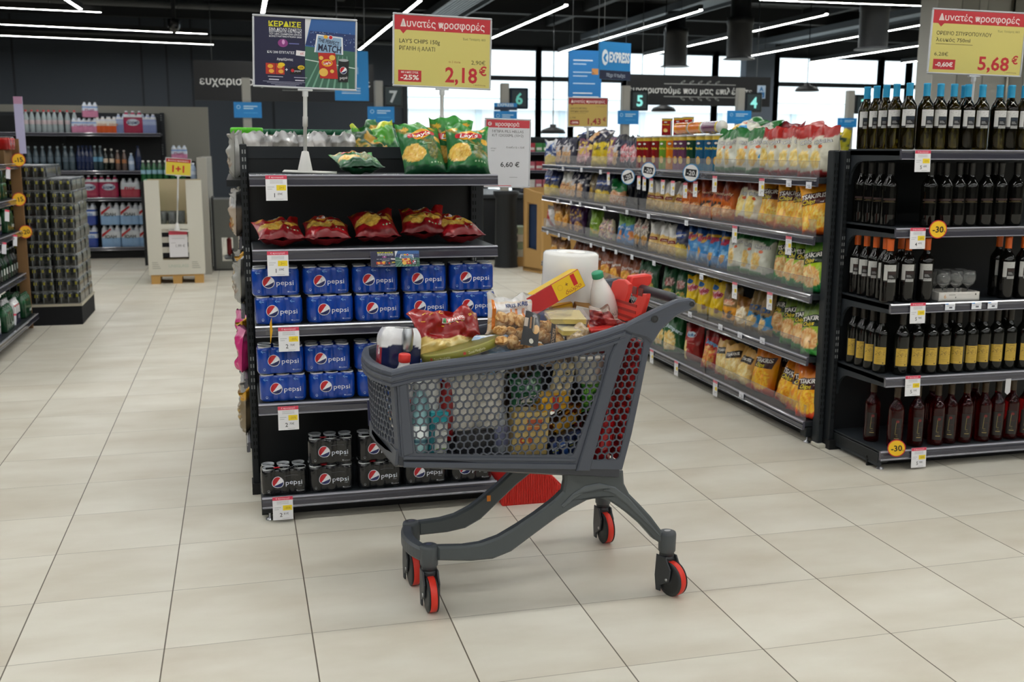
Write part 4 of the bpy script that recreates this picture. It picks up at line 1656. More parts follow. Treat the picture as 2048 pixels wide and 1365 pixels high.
big = dict(nu=28, nv=34)
defbag('ort', .20, .275, .10, ORT, ts('4a1a14'), n=2, **big)
defbag('grt', .20, .27, .10, GRT, ts('16281c'), n=2, **big)
defbag('dgt', .20, .27, .10, DGT, ts('1c2a20'), n=2, **big)
defbag('rdt', .21, .28, .11, RDT, ts('3a1414'), n=2, **big)
defbag('tan', .17, .23, .09, ['e0b060', ('band', -.1, .14, 'd06a50', .1), ('heap', .5, .35, .45, .3, ['f0d890', 'e8c060', 'f8e8b0'], 9)], marks(plate([(-.36, .62), (.36, .66), (.38, .84), (-.32, .8)], '2a2018'), words('TSAKIRIS', 0, .74, .07, 'f0ece4', 5, .62)))
defbag('chw', .19, .26, .10, CHW, chip(), n=2)
defbag('chw3', .19, .26, .10, CHW, chips3(), n=1)
defbag('chg', .19, .26, .10, CHG, chip(), n=2)
defbag('chg3', .19, .26, .10, CHG, chips3(), n=1)
defbag('chy', .18, .26, .09, ['e4dcc4', ('band', .8, 1.1, '6a2a1c', .1), ('band', -.1, .14, '9a3a3a', .06), ('heap', .36, .4, .26, .26, ['f0c850', 'f4e090'], 8)], chip(), n=2)
defbag('orb', .16, .25, .085, ['d86a1c', ('grad', .55, .85, '7a2a18'), ('heap', .45, .62, .34, .12, ['8a2a24', 'c85a3a', '5a1a1a'], 10), ('spots', 9, .72, '2a1408', .1, .45), ('heap', .5, .24, .38, .14, ['e8a050', 'c87a3c', 'f0c080'], 9)], words('Foody', 0, .66, .07, 'e8c8a0', 6, .6), n=2)
defbag('pas', .13, .22, .08, ['e0b45a', ('band', .60, 1.1, 'e8e6e2', .04), ('heap', .5, .28, .6, .34, ['f0d080', 'd8a040', 'f4e0a0', 'e0b058'], 12)], marks(plate([(-.3, .40), (.3, .40), (.3, .50), (-.3, .50)], '8a1c1c'), words('Cedilla', 0, .45, .045, 'f0dcc8', 0, .45)), mat='film', n=2)
defbag('blu', .16, .235, .085, ['2f86c8', ('band', .70, .86, 'e0b030', .3), ('spots', 8, .55, 'a02a4a', .62, .8), ('band', .84, 1.1, '1c4a8a', .1), ('heap', .32, .3, .1, .16, ['e0b060', 'c89040'], 6), ('spots', 7, .68, '8ac4ec', .1, .5)], words('Foffer', .02, .72, .09, 'c82a50', 8, .72, .03), n=2)
defbag('nvy', .16, .24, .085, ['1c2448', ('band', -.1, .32, 'e0c028', .18), ('heap', .5, .3, .4, .14, ['f0d040', 'd8b020', 'f8e070'], 9), ('ell', .5, .68, .3, .1, '2a4a9a')], words('extra', 0, .68, .09, 'e8e8ec', 6, .6, .03), n=2)
defbag('nvb', .16, .24, .09, ['1a1c38', ('heap', .4, .35, .34, .28, ['e8c090', 'c88a50', 'f0dcb8', 'd8a068'], 7), ('spots', 8, .66, 'd8d4d8', .5, .95)], words('Molto', 0, .72, .08, 'e0dce0', 6, .5), n=2)
defbag('pnk', .15, .23, .085, ['5a2448', ('heap', .45, .4, .42, .32, ['e8b8a0', 'c88aa0', 'f0d8c8', 'b86a88'], 8), ('spots', 8, .62, 'e8c860', .4, .9)], words('Bakes', 0, .7, .08, 'e8d8e0', 6, .5), n=2)
defbag('yel', .16, .23, .08, ['e4c820', ('spots', 9, .72, '3a2c10', .2, .8), ('band', .84, 1.1, '2c2a3a', .12), ('heap', .5, .3, .3, .16, ['f4e060', 'd8b018'], 8)], words('Cheetos', 0, .62, .08, '2a2014', -4, .62, .02), n=2)
defbag('nrd', .12, .24, .07, ['1c1f3e', ('heap', .5, .45, .32, .3, ['d8283c', 'f0d8dc', 'c01c30'], 6), ('band', .86, 1.1, '2a2a30', .1)], words('7Days', 0, .5, .1, 'f0e8ec', 30, .7, .03), n=2)
defbag('bwy', .16, .23, .085, ['dcdde0', ('band', -.1, .34, 'e8c81c', .05), ('band', .34, .62, '24407a', .3), ('spots', 8, .66, '2a5aa0', .6, .95)], words('Star', 0, .5, .08, 'e8ecf0', 0, .5), n=2)
defbag('bei', .15, .23, .085, ['d8c8b0', ('band', .62, 1.1, 'e4e2de', .1), ('heap', .5, .36, .4, .24, ['e0a860', 'f0d0a0', 'c88040'], 8)], words('Sitari', 0, .5, .06, '8a2a1c', 0, .5), n=2)
defbag('brn', .15, .24, .08, ['6a5428', ('grad', .5, 1, '3a3018'), ('heap', .5, .3, .3, .2, ['d8b040', '8a6a30'], 8)], words('Krispies', 0, .62, .07, 'd8c8a0', 0, .6), n=1)
defbag('pop', .2, .2, .11, ['1c7a3c', ('band', -.1, .52, 'd8a070', .16), ('heap', .5, .26, .6, .3, ['f0c8a0', 'd89058', 'f8e0c4', 'c87c4a'], 14)], words('pop', -.08, .7, .1, 'e0ece0', 0, .4), mat='film', n=1)
defbag('dnv', .17, .24, .08, ['10162a', ('ell', .5, .62, .3, .1, '1c2c50')], words('extra', 0, .62, .09, '8a94b0', 8, .6), n=1)
defbag('rwh', .15, .2, .07, ['d8d4d0', ('diag', 1, 1, .55, .95, 'a82028'), ('band', .82, 1.1, '6a6460', .1)], n=1)
defbag('orp', .15, .24, .08, ['8a5a1c', ('heap', .5, .4, .4, .3, ['e8a030', 'f0c060', 'c87818'], 8), ('band', .8, 1.1, '6a4018', .1)], words('Bio', 0, .66, .08, 'f0d8a0', 0, .4), n=2)
defbag('pur', .15, .24, .08, ['3e1c48', ('heap', .45, .26, .34, .18, ['e0a030', '7a3a6a', 'f0c060'], 8), ('spots', 9, .74, 'e0a838', .5, .9)], words('Jumbo', 0, .66, .08, 'e0c060', 6, .5), n=2)
defbag('lgr', .15, .24, .08, ['7aa028', ('grad', .6, 1, '4a6a20'), ('band', .2, .3, 'd8c020', .2)], words('Olive', 0, .5, .07, 'e8ecd8', 6, .5), n=1)
defbag('mix', .13, .17, .07, ['c8c0a0', ('heap', .5, .5, .5, .5, ['8aa050', '7a5aa0', 'e0a080', 'e8dcc0'], 7)], mat='film', n=2)
defbag('gfb', .14, .22, .075, ['2f7fc0', ('band', .7, 1.1, '6a9a50', .2), ('spots', 7, .62, 'e8904c', .15, .5)], words('Fish', 0, .6, .09, 'e8f0f4', 0, .5), n=2)
defbag('wbk', .13, .24, .075, ['2a2420', ('heap', .5, .6, .36, .3, ['e8d8c0', '3a2a24', 'f0e8dc'], 6), ('heap', .5, .28, .3, .16, ['e0a840', 'b07828'], 8)], words('Kri', 0, .7, .08, 'c82430', 0, .5), n=2)
defbag('dor', .17, .25, .085, ['9a4a14', ('grad', .55, 1, '4a1c10'), ('heap', .45, .28, .36, .24, ['f0a030', 'd87818', 'f8c050'], 6)], words('Doritos', 0, .6, .1, 'ece4dc', 6, .8, .03), n=2)
defbag('grd', .16, .24, .08, ['1c5030', ('heap', .5, .62, .3, .14, ['b02a30', 'e0c8c0', '6a1c20'], 8), ('heap', .5, .28, .3, .14, ['e0b060', '4a8a40'], 8)], n=2)
defbag('yfo', .15, .24, .08, ['e8c414', ('heap', .5, .66, .34, .10, ['c01c3a', 'f0d0d8', 'c01c3a'], 9), ('ell', .6, .24, .16, .08, '8a4a18'), ('band', .88, 1.1, 'd8b010', .1)], marks(words('Foffer', 0, .66, .10, 'b8183c', 10, .7, .04), dot(-.2, .84, .14, .07, '2a6ab0')), n=2)
defbag('coo', .19, .23, .10, ['8a6c40', ('band', .66, 1.1, '6e5836', .06), ('band', .14, .48, 'e8a030', .06), ('heap', .5, .6, .34, .08, ['d88a60', 'f0d8b8'], 8), ('ell', .26, .3, .09, .09, '3a2414'), ('ell', .68, .26, .11, .11, '3a2010'), ('band', -.1, .1, 'a88c60', .03)], words('Bisco', 0, .66, .06, 'c85a30', 8, .5), n=1)
defbag('pcn', .15, .19, .08, ['c89a50', ('band', .7, 1.1, '8a5a24', .08), ('heap', .45, .4, .36, .26, ['f4e4c0', 'e8c890', 'fff4dc'], 9)], n=1)
defbag('stk', .13, .25, .075, ['8e7448', ('band', .14, .46, '2a8ac4', .04), ('heap', .4, .26, .32, .14, ['f0d8a0', 'e0b870'], 9), ('ell', .6, .44, .09, .04, '24303a')], words('STICKS', 0, .6, .13, '2a5a90', 4, .8, .04), n=2)
defbag('gpf', .2, .26, .1, ['1c5a2c', ('heap', .36, .34, .36, .28, ['f0d080', 'e8b850', 'f8e8b0'], 8), ('band', -.1, .08, '2a7a38', .05)], words('Jumpers', .08, .68, .11, 'c8dce0', -22, .8, .04), n=2)
defbag('rjk', .18, .26, .1, ['9a1a18', ('band', .9, 1.1, '6a1412', .1), ('heap', .2, .3, .22, .26, ['e8c860', 'f4e4a0'], 8)], marks(dot(-.02, .72, .3, .08, 'd8e4ec'), words('Jacks', -.02, .72, .08, '2a7ab8', 0, .46, .03, 0, 3), words('with ketchup', 0, .5, .03, 'd8a8a0', 0, .5, .0)), n=2)
defbag('rmx', .19, .25, .1, ['b01c1e', ('heap', .36, .34, .34, .28, ['f0d080', 'e8b050', 'd84a2c'], 8), ('band', .88, 1.1, '7a1414', .1)], words('Jumpers', .05, .7, .1, '6ab0e0', -8, .8, .04), n=1)
defbag('ygr', .2, .2, .09, ['a8a81c', ('spots', 7, .6, 'd8c820', 0, 1), ('spots', 8, .74, '2a4a3a', .2, .9)], n=2)
defbag('drd', .17, .26, .09, ['7a1420', ('band', -.1, .62, 'cfc8a8', .1), ('ell', .4, .8, .12, .05, 'c83040')], n=1)


def tube_can(body, low, lid='dcdcd8', silver=False, sz=1.0):
    m = MB()
    r, h = .0385, .235

    def c(i, a):
        if i == 0:
            return 'b8babc'
        if i == 1:
            return low
        if i in (2, 3, 4):
            return body
        if i == 5:
            return 'e0c040' if body not in ('d87a14',) else 'e8a030'
        return lid
    m.lathe([(r, 0), (r, .004), (r, .05), (r, .12), (r, .18), (r, .2), (r, .224), (r * 1.05, .224), (r * 1.05, .235), (0, .236)], 24, c, 'gloss', cap=True)
    f = lambda k: cyl(r, k)
    m.disc(.0, .178, .015, .011, '20140f', f(1), n=16)
    m.disc(.0, .179, .012, .007, 'e8e2dc', f(2), n=16)
    m.text('Pringles', .0, .148, .017, 'e8d030', f(2), bold=.03, fit=.056)
    m.disc(.0, .07, .016, .026, 'e8b050', f(1), n=16)
    m.disc(.004, .062, .012, .018, 'f0d080', f(2), n=16)
    if silver:
        m.rect(.04, .01, .075, .2, 'b4b8bc', f(1), n=6)
    for v in m.v:
        v.z *= sz
    return m


TUBES = {k: Kind(lambda a=a, b=b: tube_can(a, b).build('crisp_tube')) for k, (a, b) in dict(red=('8c1218', '8c1218'), org=('e07a10', 'e89018'), pur=('6a3a5a', '8a5a7a'), dkg=('12402c', '2a6a3c'), blu=('1c5a80', '2a7a9a'), grn=('6a9a2c', '8ab03c')).items()}
TUBES['short'] = Kind(lambda: tube_can('a8261c', '8c1218', silver=True, sz=.52).build('crisp_tube'))

PLACED = {}


def put_later(kind, loc, rot, desc, where, cat, group):
    PLACED.setdefault((desc, where), []).append((kind, loc, rot, cat, group))


def flush_placed():
    for (desc, where), L in PLACED.items():
        n = len(L)
        for i, (kind, loc, rot, cat, group) in enumerate(L):
            kind.put(loc, rot, '%s %s%s' % (desc, where, ordw(i, n)), cat, group)
    PLACED.clear()


DESC = dict(ort='orange crisp bag with dark brand plate', grt='green and yellow crisp bag with dark plate', dgt='dark green crisp bag with yellow middle', rdt='deep orange crisp bag with dark plate', tan='tan cheese snack bag with black label',
            chw='white and red snack bag', chw3='white and red snack bag with blue flash', chg='white and green snack bag', chg3='white and green bag with blue flash', chy='cream snack bag with brown top', orb='orange and brown snack bag', pas='clear bag of pasta snacks with white header',
            blu='bright blue snack bag', nvy='navy snack bag with yellow base', nvb='navy bag showing beige pastry', pnk='plum and pink snack bag', yel='yellow snack bag', nrd='navy bag with red lettering', bwy='white and blue bag with yellow base', bei='beige rusk bag with white top', brn='brown paper look snack bag',
            pop='green topped popcorn bag', dnv='dark navy snack bag', rwh='white bag with red stripe', orp='orange and brown cereal bag', pur='purple snack bag', lgr='olive green snack bag', mix='small mixed snack bag', gfb='blue fish cracker bag', wbk='black and cream snack bag',
            dor='brown and orange tortilla bag', grd='dark green bag with red picture', yfo='yellow snack bag with red lettering', coo='brown paper biscuit bag', pcn='small tan popcorn bag', stk='brown stick snack bag with blue band', gpf='green puffed snack bag', rjk='dark red snack bag with pale badge', rmx='red snack bag with blue lettering', ygr='yellow green crumpled snack bag', drd='cream bag with dark red top')
SH = ['on lowest snack shelf', 'on second lowest snack shelf', 'on middle snack shelf', 'on second highest snack shelf', 'on top snack shelf']


def y_on(px, x, z):
    """depth along the aisle at which pixel column px meets the line (x, z)"""
    lo, hi = 3.0, 14.0
    for _ in range(40):
        mid = (lo + hi) / 2
        d = Vector((x, mid, z)) - CAMP
        if 1024 + FPX * d.dot(RGT) / d.dot(FWD) > px:
            lo = mid
        else:
            hi = mid
    return lo


rr = random.Random(77)


def snack(shelf, px, key, s=1.0, dx=.085, lean=7, yaw=None, dz=0, roll=0, i=None):
    z = C_Z[shelf] + .002
    x = CX + dx
    y = y_on(px, x, z + .12)
    ks = KB[key]
    k = ks[(i if i is not None else int(px)) % len(ks)]
    yw = rr.uniform(-12, 16) if yaw is None else yaw
    o = (k, (x, y, z + dz), (R(-lean + rr.uniform(-4, 3)), R(roll if roll else rr.uniform(-6, 6)), R(-90 + 18 + yw)))
    put_later(k, o[1], o[2], DESC[key], SH[shelf], 'snack bag', DESC[key] + 's ' + SH[shelf])


def run(shelf, items, **k):
    for it in items:
        snack(shelf, it[0], it[1], **k, **(it[2] if len(it) > 2 else {}))


run(4, [(1101, 'bwy'), (1112, 'bwy'), (1123, 'nvb'), (1133, 'nvb'), (1145, 'nvb'), (1165, 'pnk'), (1178, 'pnk'), (1196, 'yel'), (1212, 'yel'), (1226, 'pnk'), (1237, 'nvb'), (1250, 'nrd'), (1261, 'nrd'), (1271, 'nrd'),
        (1452, 'chg'), (1470, 'chg'), (1495, 'chg'), (1520, 'chg3'), (1543, 'chw3'), (1562, 'chw'), (1582, 'chw'), (1602, 'chw'), (1628, 'chw'), (1651, 'chw')])
run(4, [(1155, 'nvy'), (1185, 'nvb'), (1208, 'nvy'), (1228, 'yel')], dx=.26, dz=.05, lean=25)
run(4, [(1640, 'ygr'), (1668, 'ygr'), (1575, 'drd')], dx=.28, dz=.04, lean=8)
# bags lying on top of the row
for px, key, zz in ((1490, 'chg3', .185), (1518, 'chg', .16), (1600, 'chw', .14), (1165, 'nvy', .17), (1205, 'nvb', .18)):
    x = CX + .20
    z = C_Z[4] + zz
    y = y_on(px, x, z + .05)
    k = KB[key][0]
    put_later(k, (x - .1, y, z), (R(-58), R(0), R(-90 + rr.uniform(-20, 20))), DESC[key], 'lying on top of the snack row', 'snack bag', 'bags lying on the top row')
run(3, [(1098, 'nvy'), (1112, 'nvy'), (1129, 'bei'), (1140, 'bei'), (1153, 'nvb'), (1166, 'nvb'), (1186, 'brn'), (1201, 'nvy'), (1218, 'nvy', dict(dx=.12)), (1236, 'pop', dict(dx=.07)), (1236, 'dnv', dict(dx=.24)), (1262, 'dnv', dict(dx=.22)), (1285, 'dnv', dict(dx=.26)),
        (1306, 'pas'), (1324, 'pas'), (1343, 'pas'), (1363, 'pas'), (1380, 'orb'), (1398, 'orb'), (1417, 'orb'), (1437, 'orb'), (1460, 'orb'), (1487, 'chy'), (1510, 'chy'), (1540, 'ort'), (1566, 'ort', dict(dx=.13)), (1580, 'ort', dict(dx=.075)), (1608, 'ort'), (1638, 'ort', dict(dx=.06, yaw=8))])
run(2, [(1103, 'rwh'), (1122, 'orp'), (1133, 'orp'), (1147, 'pur'), (1160, 'pur'), (1192, 'lgr'), (1207, 'mix'), (1222, 'mix'), (1245, 'gfb'), (1262, 'gfb'), (1280, 'wbk'), (1294, 'wbk'), (1310, 'pas'), (1331, 'pas'), (1350, 'pas'), (1368, 'nvy'), (1390, 'blu'), (1410, 'blu'), (1433, 'blu'), (1455, 'blu'),
        (1476, 'chg'), (1503, 'chg', dict(dx=.1)), (1523, 'chg'), (1575, 'grt', dict(dx=.12)), (1592, 'grt', dict(dx=.075)), (1610, 'grt'), (1637, 'grt', dict(dx=.06))])
run(1, [(1112, 'orp'), (1130, 'orp'), (1150, 'dor'), (1172, 'dor'), (1194, 'dor'), (1215, 'dor'), (1235, 'dor'), (1255, 'dor'), (1275, 'dor'), (1290, 'grd'), (1305, 'grd'), (1340, 'grd'), (1365, 'grd'), (1390, 'yfo'), (1412, 'yfo'), (1436, 'yfo'), (1463, 'coo'), (1488, 'pcn'), (1507, 'stk'), (1533, 'stk'), (1565, 'dgt', dict(dx=.14)), (1588, 'dgt', dict(dx=.09)), (1612, 'dgt', dict(dx=.07)), (1632, 'dgt', dict(dx=.05))])
run(0, [(1325, 'gpf'), (1350, 'gpf'), (1388, 'rjk'), (1425, 'rmx'), (1451, 'tan'), (1473, 'tan'), (1492, 'tan'), (1526, 'rdt'), (1560, 'rdt', dict(dx=.2)), (1573, 'rdt', dict(dx=.07, roll=14)), (1604, 'rdt', dict(dx=.06)), (1622, 'rdt', dict(dx=.05))])
# crisp tubes, standing in a row and stacked on top
TD = dict(red='dark red crisp tube', red2='red and silver crisp tube', org='orange crisp tube', pur='purple crisp tube', dkg='dark green crisp tube', blu='blue crisp tube', grn='lime green crisp tube')
for px, c in ((1283, 'red'), (1296, 'red'), (1314, 'red'), (1329, 'grn'), (1343, 'org'), (1357, 'pur'), (1367, 'pur'), (1384, 'dkg'), (1403, 'blu'), (1421, 'blu'), (1436, 'blu')):
    x = CX + .075
    z = C_Z[4] + .002
    put_later(TUBES[c], (x, y_on(px, x, z + .12), z), (0, 0, R(-55 + rr.uniform(-12, 12))), TD[c], 'standing on top snack shelf', 'crisp tube', TD[c] + 's standing')
for px, dx in ((1310, .16), (1326, .17), (1349, .16), (1375, .165), (1398, .16), (1420, .165)):
    x = CX + dx
    z = C_Z[4] + .002
    put_later(TUBES['red' if px < 1340 else 'blu'], (x, y_on(px, x, z + .2), z), (0, 0, R(-60)), 'crisp tube in the second row', 'of the top snack shelf', 'crisp tube', 'second row tubes')
for px in (1334, 1358, 1376):
    x = CX + .16
    z = C_Z[4] + .241
    put_later(TUBES['short'], (x, y_on(px, x, z + .06), z), (0, 0, R(-40)), 'short red and silver tube stacked', 'upright on the tube row', 'crisp tube', 'tubes stacked upright')
for px, c in ((1357, 'org'), (1382, 'org'), (1408, 'pur')):
    x = CX + .075
    z = C_Z[4] + .241 + .0405
    y = y_on(px, x, z)
    put_later(TUBES[c], (x, y, z), (R(90), 0, R(0 if c != 'pur' else 4)), 'crisp tube lying ' + ('(orange)' if c == 'org' else '(purple)'), 'on top of the tube row', 'crisp tube', 'tubes lying on the row')
flush_placed()

# labels on the shelf edges of the snack unit
XR = CX - .0185


def chip_label(px, py, w, h, label, kind):
    c = onx(px, py, XR)
    m = MB()
    if kind == 'tag':
        m.box((-w / 2, -.0008, -h), (w / 2, .0004, 0), 'e4e4e8', 'paper')
        card_front(m, lambda x, y, k: Vector((x, -.0008 - k * .35, y)), w, h, ('1', '29€'))
    else:
        m.box((-w / 2, -.0008, -h), (w / 2, .0004, 0), 'dfe1e8', 'paper')
        m.rect(-w * .3, -h * .6, w * .3, -h * .45, 'b0b2ba', frame((0, -.0011, 0), (1, 0, 0), (0, 0, 1)))
        m.rect(-w * .1, -h * .85, w * .35, -h * .7, '8a8c96', frame((0, -.0011, 0), (1, 0, 0), (0, 0, 1)))
    o = m.build('price_card' if kind == 'tag' else 'shelf_label', None, c, (0, 0, R(-90)))
    return tag(o, label, 'price card' if kind == 'tag' else 'shelf label', 'hanging price cards on snack shelves' if kind == 'tag' else 'small labels on snack rails')


TAGS = {4: [(1217, 345), (1278, 352), (1289, 354), (1303, 357), (1326, 360), (1346, 362), (1371, 366), (1391, 363), (1430, 352), (1524, 357)], 3: [(1470, 452), (1578, 473)], 2: [(1470, 565), (1540, 585)], 0: [(1353, 723), (1431, 762), (1304, 700)]}
LABS = {4: [(1126, 334), (1163, 336), (1201, 340), (1578, 361), (1618, 364)], 3: [(1115, 399), (1142, 402), (1160, 405), (1209, 413), (1254, 420), (1297, 428), (1373, 441)], 2: [(1095, 462), (1118, 467), (1138, 473), (1182, 487), (1207, 494), (1232, 500), (1264, 510), (1308, 522), (1403, 549)],
        1: [(1380, 624), (1441, 649), (1480, 665), (1525, 676)], 0: [(1483, 785)]}
for sh, L in TAGS.items():
    for k, (px, py) in enumerate(L):
        chip_label(px, py, .062, .098, 'white price card hanging from rail %s%s' % (SH[sh][3:], ordw(k, len(L))), 'tag')
for sh, L in LABS.items():
    for k, (px, py) in enumerate(L):
        chip_label(px, py, .055, .034, 'small white label on rail %s%s' % (SH[sh][3:], ordw(k, len(L))), 'lab')
for k, (px, py, rt) in enumerate(((1256, 354, 20), (1297, 341, -8), (1382, 346, -6))):
    c = onx(px, py, XR - .035)
    sticker(c, R(-50), '-20', 'white and black round sticker reading minus twenty' + ordw(k, 3), d=.115, ring='2a86c0', fill='eeeeee', group='minus twenty stickers on snack rail', rot=R(rt))
# ================================================================== shopping trolley
CA = R(5.3)
CO = Vector((.983, 3.444, 0))
CU_, CW_ = Vector((math.cos(CA), math.sin(CA), 0)), Vector((-math.sin(CA), math.cos(CA), 0))


def loc2(p):
    q = p - CO
    return Vector((q.dot(CU_), q.dot(CW_), q.z))


def cp(px, py, w):
    """trolley coordinates of a photograph pixel on the plane w across the trolley"""
    return loc2(onplane(px, py, CO + CW_ * w, CW_))


def cw(px, py, w):
    return onplane(px, py, CO + CW_ * w, CW_)


def wside(u):
    return min(.285, .20 + .08 * (u + .557) / .857)


def wleg(u):
    return .12 + .15 * (u + .42) / .85


def solve(px, py, wf):
    w = -.24
    for _ in range(8):
        q = cp(px, py, w)
        w = -wf(q.x)
    return (q.x, q.z)


def side(L):
    return [solve(a, b, wside) for a, b in L]


GREY, GREYD, RIMC = '4a4f5a', '373a42', '4c515c'
TR = thing('shopping_trolley', 'grey plastic shopping trolley with red wheels, heaped with groceries', 'shopping trolley', CO, (0, 0, CA))


def clip_poly(sub, cl):
    A = sum(cl[i][0] * cl[(i + 1) % len(cl)][1] - cl[(i + 1) % len(cl)][0] * cl[i][1] for i in range(len(cl)))
    sg = 1 if A > 0 else -1
    out = list(sub)
    for i in range(len(cl)):
        a, b = cl[i], cl[(i + 1) % len(cl)]
        nx, ny = -(b[1] - a[1]) * sg, (b[0] - a[0]) * sg
        inp, out = out, []
        for k in range(len(inp)):
            p, q = inp[k - 1], inp[k]
            dp = (p[0] - a[0]) * nx + (p[1] - a[1]) * ny
            dq = (q[0] - a[0]) * nx + (q[1] - a[1]) * ny
            if dp >= 0:
                if dq >= 0:
                    out.append(q)
                else:
                    t = dp / (dp - dq)
                    out.append((p[0] + (q[0] - p[0]) * t, p[1] + (q[1] - p[1]) * t))
            elif dq >= 0:
                t = dp / (dp - dq)
                out.append((p[0] + (q[0] - p[0]) * t, p[1] + (q[1] - p[1]) * t))
                out.append(q)
        if not out:
            return []
    cln = []
    for p in out:
        if not cln or (abs(p[0] - cln[-1][0]) + abs(p[1] - cln[-1][1])) > 1e-5:
            cln.append(p)
    if len(cln) > 1 and abs(cln[0][0] - cln[-1][0]) + abs(cln[0][1] - cln[-1][1]) < 1e-5:
        cln.pop()
    return cln


def area(P):
    return abs(sum(P[i][0] * P[(i + 1) % len(P)][1] - P[(i + 1) % len(P)][0] * P[i][1] for i in range(len(P)))) / 2 if len(P) > 2 else 0


def round_poly(P, r, n=4):
    out = []
    for i in range(len(P)):
        p0, p1, p2 = Vector(P[i - 1]), Vector(P[i]), Vector(P[(i + 1) % len(P)])
        a, b = (p0 - p1), (p2 - p1)
        k = min(r, a.length * .45, b.length * .45)
        A, B = p1 + a.normalized() * k, p1 + b.normalized() * k
        for j in range(n + 1):
            t = j / n
            q = A * (1 - t) ** 2 + p1 * 2 * t * (1 - t) + B * t * t
            out.append((q.x, q.y))
    return out


def honeycomb(m, op, T, t0, t1, col, pitch=.0256, strut=.0047):
    inn = inset(op, strut * .45)
    Rc, Rh = pitch / math.sqrt(3), (pitch - strut) / math.sqrt(3)
    x0, x1 = min(p[0] for p in op), max(p[0] for p in op)
    y0, y1 = min(p[1] for p in op), max(p[1] for p in op)
    j = 0
    y = y0 - pitch * .3
    while y < y1 + pitch:
        x = x0 - pitch + (pitch / 2 if j % 2 else 0)
        while x < x1 + pitch:
            hx = lambda r: [(x + r * math.sin(PI / 3 * k), y + r * math.cos(PI / 3 * k)) for k in range(6)]
            O = clip_poly(op, hx(Rc))
            if area(O) > 2e-6:
                H = clip_poly(inn, hx(Rh))
                if area(H) > 8e-6:
                    m.prism(O, t0, t1, col, 'plastic', T, holes=[H])
                else:
                    m.prism(O, t0, t1, col, 'plastic', T)
            x += pitch
        y += pitch * .866
        j += 1


RIMPX = [(1248, 650), (1210, 663), (1157, 679), (1087, 694), (1016, 707), (946, 716), (876, 725), (820, 733), (791, 742)]
rim_near = side(RIMPX)
REAR = [(1243, 939), (1262, 867), (1277, 796), (1291, 726), (1299, 691), (1319, 659), (1350, 631), (1378, 619), (1387, 613), (1390, 606), (1386, 599), (1378, 596), (1350, 600), (1298, 624)]
outline = side(REAR + RIMPX + [(803, 914), (960, 925), (1127, 937)])
op1 = round_poly(side([(814, 762), (911, 748), (1016, 730), (1110, 714), (1214, 700), (1203, 760), (1146, 911), (960, 911), (829, 907)]), .012)
op2 = round_poly(side([(1262, 672), (1289, 674), (1280, 730), (1260, 822), (1237, 921), (1178, 921), (1206, 818), (1245, 704)]), .02)
ribp = side([(1150, 941), (1177, 941), (1206, 835), (1252, 690), (1262, 668), (1240, 662), (1217, 712), (1203, 765)])
armp = round_poly(side([(1240, 660), (1248, 650), (1298, 624), (1350, 600), (1378, 596), (1390, 606), (1378, 619), (1350, 631), (1319, 659), (1301, 688), (1292, 676), (1262, 668)]), .012, 3)
for sg in (-1, 1):
    T = lambda p, sg=sg: Vector((p[0], sg * (wside(p[0]) + p[1]), p[2]))
    m = MB()
    m.prism(outline, -.004, .005, GREY, 'plastic', T, holes=[op1, op2])
    honeycomb(m, op1, T, -.003, .0035, GREY)
    honeycomb(m, op2, T, -.003, .0035, GREY)
    m.prism(ribp, .0, .014, GREY, 'plastic', T, ch=.004)
    m.prism(armp, -.016, .016, '4a4f5a', 'plastic', T, ch=.006)
    # ridge along the foot of the basket side
    for (a, b, t) in ((912, 919, .009), (923, 934, .012)):
        m.prism(side([(806, a), (1150, a + 4), (1150, b + 4), (806, b)]), .004, t, GREY, 'plastic', T, ch=.002)
    m.prism(side([(797, 772), (812, 764), (826, 906), (806, 912)]), .004, .009, GREY, 'plastic', T, ch=.002)
    m.build('side_panel', TR)
    for k, (px, py, r) in enumerate(((1305, 637, .013), (1379, 607, .009))):
        q = solve(px, py, wside)
        b = MB()
        tr = Matrix.Translation((q[0], sg * (wside(q[0]) + .0155), q[1])) @ Matrix.Rotation(-sg * PI / 2, 4, 'X')
        b.lathe([(r, 0), (r, .002), (r * .85, .0025), (r * .6, .001), (r * .55, .0015), (0, .0015)], 20, ['2e3135', '2e3135', '1c1e21', '15171a', '2a2c30'], 'plastic', tr)
        b.build('bolt_cover', TR)
# front panel
uf = lambda z: -.557 + .018 * (.83 - z) / .29
zf0 = solve(803, 914, wside)[1]
zf1 = rim_near[-1][1]
m = MB()
T = lambda p: Vector((uf(p[2]) - p[1] - .03 * (1 - (p[0] / .2) ** 2), p[0], p[2]))
fo = [(-.2, zf0), (-.1, zf0), (0, zf0), (.1, zf0), (.2, zf0), (.2, zf1 - .01), (.1, zf1 - .01), (0, zf1 - .01), (-.1, zf1 - .01), (-.2, zf1 - .01)]
fop = round_poly([(-.178, zf0 + .03), (-.09, zf0 + .03), (0, zf0 + .03), (.09, zf0 + .03), (.178, zf0 + .03), (.178, zf1 - .05), (.09, zf1 - .05), (0, zf1 - .05), (-.09, zf1 - .05), (-.178, zf1 - .05)], .008, 2)
m.prism(fo, -.004, .004, GREY, 'plastic', T, holes=[fop])
honeycomb(m, fop, T, -.003, .0035, GREY)
m.build('front_panel', TR)
